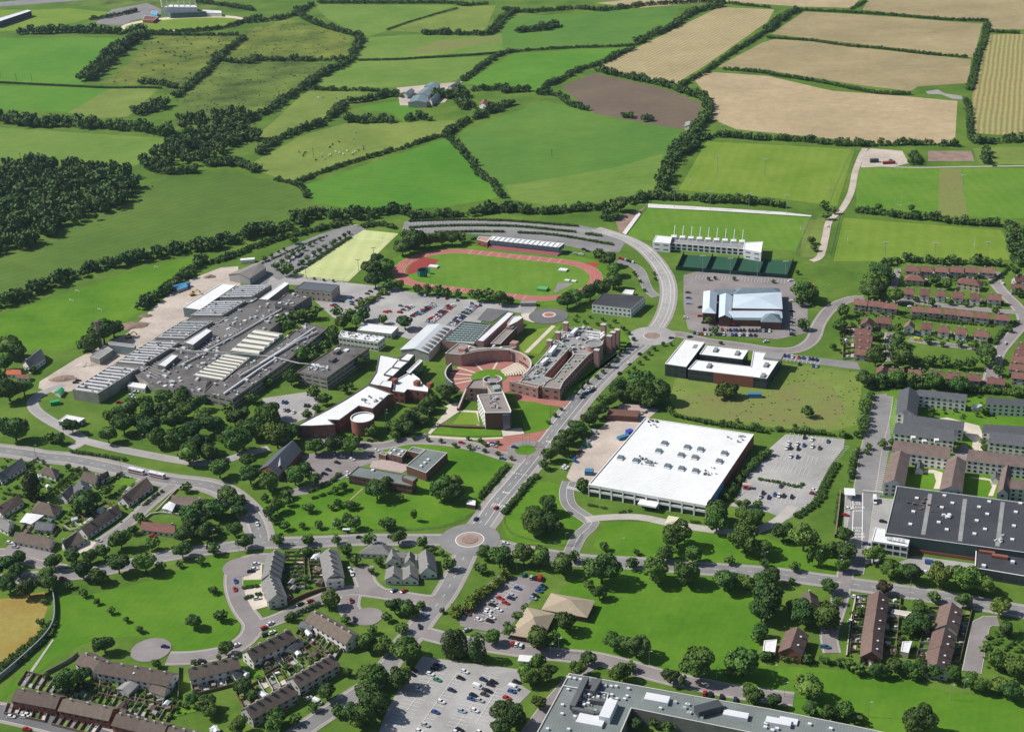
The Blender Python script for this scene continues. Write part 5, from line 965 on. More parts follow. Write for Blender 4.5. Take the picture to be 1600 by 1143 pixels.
for a in (('back yards of the stepped grey terrace',K9,'1225 520 1235 800','150 0',9),('back yards of the grey terrace by the close',K8,'108 310 142 540','-110 0',8),('back gardens of the white walled terrace',K12,'985 245 1285 445','-75 120',7),('back gardens of the first estate road terrace',K12,'610 565 910 385','60 110',6),('back gardens of the crescent foot terrace',K12,'90 725 470 625','30 110',6),('back gardens of the upper sloping road terrace',K12,'870 680 1165 505','-90 -90',6),('back gardens of the lower sloping road terrace',K12,'505 925 850 735','-60 -100',6),('back gardens of the white rear terrace',K11,'725 705 1180 810','-20 140',7),('back gardens of the first brick fronted unit',K11,'130 780 430 850','60 -90',6),('back gardens of the second brick fronted unit',K11,'460 850 800 935','60 -110',7),('back gardens of the last brick fronted units',K11,'830 965 1190 1040','60 -100',7),('front gardens of the first brick fronted unit',K11,'60 905 350 965','-30 80',6),('front gardens of the second brick fronted unit',K11,'430 975 730 1050','-60 90',6),
('left gardens of the left brown terrace',K4,'355 150 308 560','-85 0',7),('right gardens of the left brown terrace',K4,'503 150 465 580','95 10',7),('left gardens of the right brown terrace',K4,'885 240 795 600','-80 0',7),('right gardens of the right brown terrace',K4,'1045 240 950 640','80 0',7),('front gardens of the top red row',E1,'680 118 1370 136','0 34',12),('front gardens of the second red row',E1,'660 305 1425 350','0 30',12),('front gardens at the left of the third red row',E1,'275 385 610 420','0 34',6),('front gardens of the third red row',E1,'720 440 1490 500','0 30',14),('front gardens above the small green',E1,'665 565 1330 625','5 30',11),('back gardens of the lowest red row',E1,'455 910 1450 985','0 45',16),('gardens of the left red stack',E1,'280 560 275 800','-90 10',6),('back gardens of the longest bungalow',K10,'560 700 890 520','-60 -40',5),('gardens behind the bottom bungalow',K10,'170 700 420 745','50 -70',5)): yards(*a)
# ---------------------------------------------------------------- foliage
def leafmat(name,a,b,rand=.3):
    return mat(name,a,.0,.35,.75,.2,rand=rand,col2=b,detail=5)
LEAF=leafmat('broad_leaves',(.042,.10,.018),(.125,.215,.036)); LEAFD=leafmat('dark_leaves',(.032,.08,.02),(.09,.165,.034)); LEAFL=leafmat('light_leaves',(.075,.14,.022),(.16,.23,.035))
LEAFC=leafmat('conifer_leaves',(.03,.062,.022),(.07,.115,.03)); LEAFR=leafmat('purple_leaves',(.065,.05,.03),(.11,.085,.04)); LEAFH=mat('hedge_leaves',(.038,.09,.02),.0,.08,.75,.2,col2=(.12,.20,.036),detail=8)
LEAFF=mat('far_leaves',(.034,.085,.026),.0,.045,.75,.2,col2=(.115,.185,.042),detail=8)
BARK=mat('bark',(.10,.085,.065),.2,1,.9,.1)
def nquads(P,N,sz,rg):
    n=len(P); r=rg.normal(size=(n,3)); N=N+.45*r; N/=np.linalg.norm(N,axis=1)[:,None]
    t=np.cross(N,rg.normal(size=(n,3))); t/=np.linalg.norm(t,axis=1)[:,None]; b=np.cross(N,t); s=sz*rg.uniform(.6,1.3,(n,1))
    t*=s; b*=s*.8
    return np.stack([P-t-b,P+t-b,P+t+b,P-t+b],1)
def crown(nq,sz,seed,kind='round',U=9,Vn=6):
    rg=np.random.default_rng(seed)
    if kind=='cone':
        nl=14; z=np.linspace(-.9,.85,nl); C=np.stack([rg.normal(0,.06,nl),rg.normal(0,.06,nl),z],1); R=.42*np.sqrt(np.clip(1-(z*.98)**2,.04,1))+.06
    else:
        nl=17; d=rg.normal(size=(nl,3)); d[:,2]=abs(d[:,2])*.9-.25; d/=np.linalg.norm(d,axis=1)[:,None]; C=d*rg.uniform(.42,.74,(nl,1)); R=rg.uniform(.2,.42,nl); C=np.r_[C,[[0,0,-.02]]]; R=np.r_[R,.58]
    P=[];N=[]
    w=R**2/np.sum(R**2)
    for i in range(len(R)):
        k=int(nq*w[i]*2.4)+2; d=rg.normal(size=(k,3)); d/=np.linalg.norm(d,axis=1)[:,None]; p=C[i]+d*R[i]*rg.uniform(.88,1.06,(k,1))
        ok=np.ones(k,bool)
        for j in range(len(R)):
            if j!=i: ok&=np.linalg.norm(p-C[j],axis=1)>R[j]*.9
        P.append(p[ok]);N.append(d[ok])
    P=np.concatenate(P);N=np.concatenate(N); idx=rg.permutation(len(P))[:nq]; P,N=P[idx],N[idx]
    if kind!='cone': P[:,2]*=.86
    q=nquads(P,N,sz,rg)
    # shaded heart of the crown so that no daylight shows through its middle
    H=[]
    def pt(i,j):
        a=2*math.pi*i/U; e=-math.pi/2+math.pi*j/Vn; 
        if kind=='cone': return (.3*math.cos(e)*math.cos(a),.3*math.cos(e)*math.sin(a),.84*math.sin(e))
        return (.58*math.cos(e)*math.cos(a),.58*math.cos(e)*math.sin(a),.54*math.sin(e)+.0)
    for j in range(Vn):
        for i in range(U): H.append([pt(i,j),pt(i+1,j),pt(i+1,j+1),pt(i,j+1)])
    return np.concatenate([q,np.array(H)])
def qmesh(name,Qd,m):
    n=len(Qd); me=bpy.data.meshes.new(name); me.vertices.add(4*n); me.vertices.foreach_set('co',Qd.reshape(-1).astype(np.float32))
    me.loops.add(4*n); me.loops.foreach_set('vertex_index',np.arange(4*n,dtype=np.int32)); me.polygons.add(n)
    me.polygons.foreach_set('loop_start',np.arange(0,4*n,4,dtype=np.int32)); me.materials.append(m); me.update(calc_edges=True); return me
def trunkmesh(name):
    mb=MB(); n=6; prof=[(.11,-.0),(.075,.25),(.06,.6),(.035,.95)]
    for k in range(3):
        (r0,z0),(r1,z1)=prof[k],prof[k+1]
        for i in range(n):
            a,b=2*math.pi*i/n,2*math.pi*(i+1)/n
            mb.face([(r0*math.cos(a),r0*math.sin(a),z0),(r0*math.cos(b),r0*math.sin(b),z0),(r1*math.cos(b),r1*math.sin(b),z1),(r1*math.cos(a),r1*math.sin(a),z1)],BARK)
    for k in range(5):
        a=k*1.3; mb.bar((0,0,.4+.08*k),(.42*math.cos(a),.42*math.sin(a),.75+.06*k),.018,BARK)
    me=bpy.data.meshes.new(name); me.from_pydata(mb.v,[],mb.f); me.materials.append(BARK); return me
TRUNK=trunkmesh('tree_trunk')
CR={}
def crmesh(kind,m,i):
    k=(kind,m.name,i)
    if k not in CR:
        nq={'round':1500,'cone':1300,'thin':520,'bush':700}[kind]; sz={'round':.058,'cone':.05,'thin':.07,'bush':.085}[kind]
        Qd=crown(nq,sz,hash((kind,i))%999 if False else i*17+len(kind),'cone' if kind=='cone' else 'round')
        CR[k]=qmesh('crown_'+kind,Qd,m)
    return CR[k]
LOWQ=[crown(84,.165,100+i,'round',6,3) for i in range(12)]; MIDQ=[crown(150,.13,200+i,'round',6,4) for i in range(6)]
TREES=[]   # x,y px, R m, kind, colour, place
def pxs(x,y):
    a=G(x,y); p=PX(a[0]-2,a[1]); q=PX(a[0]+2,a[1]); return math.dist(p,q)/4
def trees(place,t,s,kind='round',col='n',mix=True):
    v=num(s)
    for i in range(0,len(v),3):
        x,y,D=v[i:i+3]; x=t[0]+x/t[2]; y=t[1]+y/t[2]; R=D/t[2]/2/pxs(x,y); TREES.append([x,y,R,kind,col,place,D/t[2]])
trees('behind the pink car park',K1,'30 320 110 130 350 160 290 330 180 420 340 180')
trees('on the park side of the cross road',K1,'590 400 190 680 340 100 900 430 280 1320 450 230 1560 470 210'); trees('on the park side of the cross road',K2,'270 470 190 560 530 190 640 520 120 730 540 150 850 540 170 930 500 150')
trees('beside the upper tan hall',K1,'800 560 90 880 620 125 620 860 170 530 960 110 400 980 200'); trees('beside the pink car park hedge',K1,'50 970 130 250 800 90 300 740 70 160 870 60 180 920 100')
trees('on the verge opposite the park',K1,'1140 390 110 1410 310 140 920 260 80'); trees('on the verge opposite the park',K1,'1170 300 60','round','r')
trees('in front of the white factory',K1,'1490 170 240'); trees('on the round cornered lawn',K1,'370 110 180 500 90 170 420 30 150 340 40 140')
trees('in the open foreground park',K1,'1000 1010 165 1170 1040 210'); trees('below the white factory',K2,'110 320 130 310 330 140 600 370 80 720 200 250 860 280 150 870 390 80 1110 420 90 1020 150 160 1180 200 230 500 60 190 760 50 160')
trees('beside the warehouse drive',K2,'1400 280 130 1500 180 140 1510 300 170 1490 410 120','round','d'); trees('beside the warehouse drive',K2,'1230 380 75 1310 390 90','cone','l')
trees('in the dense clump by the tiled house',K2,'900 680 270 850 770 200 1180 780 220 1090 740 120 1360 810 240 840 930 140','round','d'); trees('beside the tiled house',K2,'1380 570 140 1440 680 80 1090 530 60')
trees('in front of the warehouse',K3,'430 620 170 950 790 210 1150 810 240 1280 850 200','round','l'); trees('in front of the warehouse',K3,'550 740 150 640 760 130 720 770 170'); trees('on the near side of the right hand road',K3,'510 890 120 900 955 105','round','r'); trees('on the near side of the right hand road',K3,'1130 985 130'); trees('on the near side of the right hand road',K3,'1410 1030 160','round','l')
trees('between the brown roofed terraces',K4,'300 250 80 740 230 130 730 340 180 650 380 120'); trees('in the gardens at the lower right edge',K4,'1300 620 150 1370 380 120 1440 680 170 1230 530 90','round','n')
trees('in the thicket below the brown terraces',K4,'220 640 100 290 670 110 430 690 120 560 650 130 650 670 120 760 660 130 860 690 120 980 710 130 1120 760 130 1200 800 130 1330 800 150 1420 850 160 500 700 100 700 720 100','round','d')
trees('on the long strip park',K4,'740 1060 260'); trees('beside the lane at the bottom right',K4,'190 980 150 70 1010 130 280 1030 100'); trees('on the long strip park',K5,'270 290 290 650 290 280 540 370 110 770 60 120 1190 490 240')
trees('along the edge of the long grey roof',K5,'720 550 180 900 610 130 1210 670 140 1400 720 110 40 400 150','round','d'); trees('along the edge of the long grey roof',K5,'140 470 60','cone')
trees('along the edge of the long grey roof',K6,'680 270 140 600 360 170 960 400 200 1060 340 110 1350 410 60','round','n'); trees('beside the bleached car park gate',K6,'110 380 150 230 300 150 310 400 170 160 440 170'); trees('beside the bleached car park gate',K6,'240 660 140 20 800 170'); trees('in the inner court of the long grey roof',K6,'1100 860 150 1270 830 120 1400 880 120')
trees('at the left edge of the bleached car park',K7,'400 410 260 350 630 200 110 600 230 130 830 260 30 950 210','round','d'); trees('at the gate of the bleached car park',K7,'762 350 125 835 350 125 990 380 125','cone'); trees('at the gate of the bleached car park',K7,'1120 290 130')
trees('at the right edge of the bleached car park',K7,'1210 900 210 1290 950 200 1190 1050 180','round','d'); trees('on the estate green',K7,'60 330 150 200 390 130 350 220 100 240 120 90 220 340 80 400 50 150 300 30 150 470 90 100 520 20 80')
trees('on the lawn above the cross road',K8,'90 90 75 240 80 80 310 40 90 370 80 115 630 80 115 20 210 80'); trees('lining the cross road by the bungalows',K8,'710 190 125 480 200 110 230 210 80 300 290 110 900 230 100'); trees('on the lawn above the cross road',K8,'840 40 50','cone')
trees('in the bungalow gardens',K8,'970 290 70 1050 310 50 1110 400 110 500 450 60 370 370 90 560 380 80'); trees('on the estate green',K8,'890 720 70 740 890 90 1055 760 50'); trees('behind the pink car park',K8,'1385 310 120 1500 350 180 1350 430 100')
trees('beside the estate turning circle',K8,'180 680 145 300 830 80 510 910 80 470 1010 150 600 1000 90 760 1050 180')
trees('in the dark copse by the sweeping road',K9,'780 60 170 640 160 150 490 230 200 700 170 180 850 110 150 870 190 130 600 340 150 420 380 150 420 490 150 540 160 130 560 260 150 480 320 140','round','d'); trees('beside the sweeping road',K9,'830 330 130 910 430 130 700 330 80 660 480 110')
trees('at the top of the left foreground park',K9,'560 570 80 400 600 60 130 590 190 250 620 90'); trees('by the bungalow close',K9,'90 240 90 190 440 110 40 330 80'); trees('lining the cross road by the bungalows',K9,'1170 410 110 1400 410 100')
trees('on the left lawn of the library',K9,'1160 150 120 1100 190 110 1230 60 90 1070 80 70 1410 160 90 1140 250 80 1225 300 80 1360 295 60'); trees('on the left lawn of the library',K9,'1250 110 80','round','r')
trees('in the left foreground park',K9,'670 800 70 510 1050 120 720 1000 110'); trees('in the terrace back gardens',K9,'1390 500 90 1380 710 70 1560 900 100 1270 1010 80')
trees('in the left hand bungalow gardens',K10,'660 460 200 600 520 100 830 370 110 1040 680 80 1450 350 90 1080 580 80','round','d'); trees('in the left hand bungalow gardens',K10,'250 340 120','cone'); trees('in the left hand bungalow gardens',K10,'530 190 55','round','r')
trees('in the tree belt above the foreground park',K10,'940 760 170 800 850 120 700 890 120 560 890 130 420 930 140 150 900 120 60 950 150 140 1000 130 640 990 170 920 950 180 370 1030 140 760 1040 140 -60 1000 140','round','d')
trees('in the curved young row on the foreground park',K11,'490 55 65 595 115 65 692 175 52 792 238 62 900 302 48 995 370 62'); trees('in the left foreground park',K11,'1385 320 115 1520 90 60'); trees('beside the lower left terraces',K11,'740 480 150 480 740 190 590 700 120 1115 615 75 330 700 60 1385 610 50 1560 570 40','round','d'); trees('on the golden plot',K11,'310 170 45 285 320 60')
trees('in the tree belt above the foreground park',K11,'60 50 140 200 80 150 340 40 140','round','d'); trees('in the lower left back gardens',K11,'1380 870 110 1470 900 130 1500 960 110 620 760 60 680 800 50')
trees('in the terrace front gardens',K12,'360 460 125 870 210 80 830 600 70 760 990 150 740 1060 150 900 1010 100 1050 910 90 1150 800 150'); trees('in the lower left back gardens',K12,'500 760 150 200 880 110 470 1060 150 560 820 100')
trees('along the sloping estate road',K12,'1240 940 115 1350 960 160 1400 1020 150 1470 790 200 1550 700 180 1460 400 130'); trees('along the sloping estate road',K12,'1310 640 80','round','l')
trees('in the wooded grounds left of the chapel',K13,'1000 680 170 920 720 120 1120 640 150 1270 600 140 1290 700 160 1160 710 150 1400 620 130 1420 570 120 1350 780 170 1450 700 150 1540 640 140 1150 840 190 960 810 180 1080 790 150 840 740 90 840 890 150 1230 920 160 1370 930 190 1500 860 170 1590 760 160 1470 1040 180 1560 970 180')
trees('on the grass by the left drive',K13,'560 820 140 390 910 90 460 920 100 110 850 200 30 820 140','round','d'); trees('round the farm house at the left edge',K13,'60 200 200 30 330 150 140 250 150 60 540 200 180 520 150 -30 450 150 250 380 70','round','d'); trees('on the edge of the sloping sports field',K13,'800 80 230 700 180 150 880 60 160 640 190 100','round','d')
trees('in the wooded grounds left of the chapel',K14,'60 200 180 230 160 150 300 130 130 240 330 220 380 240 180 480 150 200 500 270 170 560 310 200 620 330 150 520 110 150 30 420 150 150 330 120 300 230 120','round','n'); trees('round the slate chapel',K14,'340 490 130 110 560 160 350 600 170 500 660 180 700 610 170 780 560 120 860 640 100 680 280 140 640 500 60','round','n')
trees('in front of the curved library',K14,'860 380 150 1010 370 160 1140 380 155 800 130 80 875 85 60 1310 260 115 1180 330 110 1410 0 70'); trees('against the brick front range',K14,'1340 720 180 1410 670 120 1080 690 80 1020 720 70'); trees('on the library lawn',K14,'640 770 90 1530 795 60','bush')
trees('on the library lawn',K14,'1040 840 80 1130 860 90 1190 855 50 990 870 60','bush')
trees('on the library lawn',K15,'450 590 200 530 640 180 440 640 150 550 560 130'); trees('on the round cornered lawn',K15,'1160 800 130 1280 740 150 1190 880 180 1300 880 150')
trees('lining the campus ring road',K15,'100 230 40 232 215 40 342 225 40 445 235 40 553 265 45 665 285 50 657 215 35 755 235 45 790 265 40 785 310 40 887 250 40 887 330 40 993 370 40','thin'); trees('on the slope lawn by the avenue',K15,'1335 35 38 1282 90 38','thin')
trees('beside the white factory drive',K15,'30 880 110 1550 580 100'); trees('in the belt between avenue and factory',K15,'1370 270 150 1300 340 130 1250 420 90 1440 200 150 1500 130 130','round','d')
trees('in the belt between avenue and factory',K16,'600 60 220 730 50 200 450 60 160 350 120 160 270 200 140 200 270 120 120 350 130 60 420 120 680 120 150','round','d'); trees('below the white factory',K16,'1190 990 190 1410 1010 140 1500 1040 150'); trees('in the staff car park',K16,'1430 920 75 1520 930 75 1370 920 60'); trees('beside the white factory drive',K16,'150 780 115')
trees('in the belt between avenue and factory',V2,'200 1000 250 330 1050 200 60 1030 180','round','d'); trees('by the blue roofed station',V2,'740 490 80 785 575 70 1470 260 160 1530 300 140 1450 340 100 1470 530 100'); trees('by the blue roofed station',V2,'935 170 35 735 170 35 785 165 30 1240 190 35','thin'); trees('in the rough meadow',V2,'870 1050 200','bush'); trees('in the rough meadow',(1100,600,5),'810 235 100 710 330 40 260 290 40','bush')
trees('lining the lower avenue',V2,'310 715 38 270 750 38 380 680 38 240 785 38 195 825 38 155 870 38 110 900 38 115 690 38 150 640 35 110 595 35 65 555 40 440 680 30 830 670 35','thin')
trees('on the east wing lawn',Z1,'1290 425 50 1240 475 50 1190 520 50 1145 580 50 1085 635 50 1028 690 50 970 745 50 870 795 50 815 845 50 760 900 45 555 1120 45 615 1060 40 845 200 45 755 185 45 975 220 40 1095 240 40 1230 262 45 1283 310 40 1335 370 45 1025 175 40 1145 190 45 770 140 35 900 150 35','thin')
trees('within the college grounds',B2,'600 300 110 660 340 110 720 260 110 770 240 90 840 240 110 1030 230 100 1130 250 100 1240 250 120 1180 300 130 1080 310 130 1390 290 80 1560 310 130 1200 620 120 760 560 130 860 580 100 950 490 100 840 510 80 690 540 90 980 420 110 1000 380 90 1050 420 80'); trees('within the college grounds',B2,'670 750 125 850 860 115 490 780 80 370 900 100 180 990 100'); trees('within the college grounds',B2,'930 910 110 1090 830 80 870 980 60 800 1030 75 1140 810 50','round','r')
trees('in the dense copse below the curved library',Z3,'1150 920 170 1250 850 170 1350 780 160 1440 710 150 1500 650 120 1250 940 160 1400 840 140 1130 1000 110','round','d'); trees('in the copse beside the round court',Z2,'270 600 200 350 570 130 60 720 180 120 650 130 200 560 110','round','d')
trees('at the left end of the running track',A1,'1300 690 160 1350 640 150 1400 680 150 1330 780 150 1440 820 100 1540 530 140 1590 480 120 1560 420 80 1520 820 80','round','d'); trees('between the running track and central car park',A2,'60 850 90 140 860 90 220 860 90 290 880 80 380 890 70 480 890 60 530 900 110 610 900 110 700 920 130 780 940 80')
trees('round the right bend of the running track',A2,'1480 580 110 1560 620 120 1600 700 120 1590 790 140 1510 850 150 1410 880 140 1300 910 150 1230 940 150','round','d'); trees('behind the left bend of the running track',A2,'60 470 160 150 470 130 250 460 120 330 460 120 400 450 90 0 520 120','round','d')
trees('in the staff parking beside the hockey pitch',A1,'468 615 45 520 590 35 600 635 45 645 605 50 688 575 50 732 555 40 770 535 40 818 503 40 850 485 30 895 460 35 575 560 25 618 540 30 800 610 50 850 573 45 895 550 50 940 520 45 990 495 40 1015 477 40 1053 457 35 1090 432 45 1125 412 35 560 670 70 760 640 50 640 700 110 700 470 70')
trees('along the hockey pitch fence',A1,'853 770 25 928 780 25 1002 788 25','thin'); trees('in the red roofed estate',(1280,400,5),'190 420 110 160 540 120 110 700 60 470 100 150 430 200 190 390 270 150 520 140 150 600 310 130 480 250 130 610 560 90 620 640 120 620 730 180 640 800 180 750 810 90 870 810 100 980 810 100 1090 840 90 1180 830 110 1310 750 160 1310 810 120 850 650 70 960 680 50 1100 680 60 1210 690 80 440 790 150 480 720 100 360 960 140 480 960 120 600 950 140 820 930 100 900 970 150 1100 1000 150 900 180 100 1000 220 80 750 330 50 880 360 60 1020 350 60 1150 370 50 1380 420 60 1540 110 80 1560 280 80 1490 570 50 1400 890 90 720 960 120 460 620 90','round','n')
trees('in the student housing gardens',(1280,580,5),'500 560 80 570 540 60 880 300 60 880 340 50 1290 300 80 1060 580 90 1280 540 60 1290 590 60 1130 280 40 390 580 60 370 620 50 1080 440 60'); trees('by the stadium terrace',A3,'50 590 130 -20 640 110 1540 870 70 1560 930 60'); trees('by the white dirt track',A4,'40 600 80 120 640 60 60 680 70 460 610 60 720 620 60 850 1000 40')
trees('by the upper turning lanes',V2,'150 120 30 165 140 30 200 190 30 235 260 30 310 130 30 320 170 30 60 320 30 1430 120 40')
TREES.sort(key=lambda a:-a[6]*(1.25 if a[3]=='cone' else 1)); near=TREES[:300]; rest=TREES[300:]
def ordinal_labels(items,key_place,key_desc,key_x,noun):
    """items share a place; each is singled out by its look and, failing that, by counting from the left"""
    from collections import defaultdict
    g=defaultdict(list); out={}
    for i,a in enumerate(items): g[(key_place(a),key_desc(a))].append((key_x(a),i))
    for (pl,de),l in g.items():
        l.sort()
        for k,(x,i) in enumerate(l):
            out[i]=f'{de} {noun(items[i])} {pl}' if len(l)==1 else f'{ordn(k)} {de} {noun(items[i])} from the left {pl}' if k<len(l)-1 else f'rightmost {de} {noun(items[i])} {pl}'
    return out
def tdesc(a):
    s='large' if a[2]>6 else 'middling' if a[2]>3.4 else 'small'
    c={'n':'green','d':'dark green','l':'pale green','r':'bronze leaved'}[a[4]]
    return s+' '+c
NOUN={'round':'tree','cone':'conifer','thin':'sapling','bush':'shrub'}
labs=ordinal_labels(near,lambda a:a[5],tdesc,lambda a:a[0],lambda a:NOUN[a[3]])
labs={k:(v if len(v.split())<=16 else v.replace(' from the left','')) for k,v in labs.items()}
rt=random.Random(5)
LM={'n':[LEAF,LEAF,LEAFD],'d':[LEAFD,LEAFD,LEAF],'l':[LEAFL],'r':[LEAFR]}
for i,a in enumerate(near):
    x,y,R,kind,col,place,_=a
    if kind=='cone': sc=(R*2.1,R*2.1,R*2.0); zc=R*1.9+.4
    elif kind=='bush': zc=R*.55; sc=(R,R,R*.8)
    else: v1=rt.uniform(.92,1.12); zc=R*.95+.5 if kind!='thin' else R*1.1+1.5; sc=(R*1.08*v1,R*1.08/v1**.5,R*(1.05*rt.uniform(.88,1.12) if kind!='thin' else 1.3))
    gx,gy=G(x,y,zc); r=empty('tree' if kind!='bush' else 'shrub',(gx,gy,0),labs[i],'tree' if kind!='bush' else 'shrub','trees '+place if kind!='bush' else 'shrubs '+place,rt.uniform(0,6.28))
    inst('crown',crmesh(kind,rt.choice(LM[col]) if kind!='cone' or col=='l' else LEAFC,rt.randrange(5)),r,(0,0,zc),0,sc)
    if kind!='bush': inst('trunk',TRUNK,r,(0,0,-.1),0,(R*.8+.6,R*.8+.6,zc))
def mass(name,label,pts,m,kind=None,cat='hedge',group=None,protos=None,Rz=1.,seed=0):
    """pts: x,y,R,height of leafy clumps, joined in one mesh"""
    rg=np.random.default_rng(seed); out=[]
    pr=protos or LOWQ
    for (x,y,R,hh) in pts:
        q=pr[rg.integers(len(pr))]; a=rg.uniform(0,6.28); c,s=math.cos(a),math.sin(a); v=q.copy(); X=v[...,0]*c-v[...,1]*s; Y=v[...,0]*s+v[...,1]*c
        out.append(np.stack([X*R+x,Y*R+y,v[...,2]*hh*.58+hh*.48],-1))
    Qd=np.concatenate(out); c=Qd.reshape(-1,3).mean(0); c[2]=0; Qd=Qd-c; o=bpy.data.objects.new(name,qmesh(name,Qd,m)); COL.objects.link(o); o.location=c
    return tag(o,label,None if kind in('stuff','structure') else cat,group,kind)
P_=[]
for a in rest:
    zc=a[2]*.95+.5 if a[3]!='bush' else a[2]*.5; x,y=G(a[0],a[1],zc); P_.append((x,y,a[2]*1.12,a[2]*2. if a[3]!='cone' else a[2]*5))
mass('small_trees','smaller trees and saplings scattered over campus and estates',P_,LEAFH,'stuff',protos=MIDQ,seed=4)
# ---------------------------------------------------------------- hedgerows and tree belts
HEDGES=[]
def hedge(label,t,s,w,h,m=None,name='hedgerow',group='hedgerows between the far fields',z=None,protos=None,dens=1.,cat='hedge'):
    w,h=(w*.75,h*.74) if m is None else (w,h); c=Q(s,t,h*.35 if z is None else z); c=resample(smooth(c),1.); rg=random.Random(len(HEDGES)*7+3); HEDGES.append(label); P=[]; L=plen(c); pos=0.; c=np.array(c)
    l,r=ribbon_pts(c,1.)
    R=max(w*.5,h*.42) if w<=h*1.3 else h*.5
    rows=max(1,int(round(w/(R*1.7)))); st=max(R,1.0)*1.25/dens
    while pos<L:
        i=min(len(c)-1,int(pos/L*(len(c)-1))); n=l[i]-r[i]
        for k in range(rows):
            o=((k+.5)/rows-.5)*w*.8+rg.uniform(-.12,.12)*w; q=c[i]+n*o; s_=rg.choice((.45,.6,.8,1,1,1.15,1.4)) if h>3 else rg.uniform(.9,1.1)
            P.append((q[0]+rg.uniform(-.4,.4)*st*.5,q[1]+rg.uniform(-.4,.4)*st*.5,R*s_*rg.uniform(.85,1.2),h*s_))
        pos+=st*rg.uniform(.8,1.25)
    return mass(name,label,P,m or LEAFF,None,cat,group,protos or LOWQ,seed=len(HEDGES))
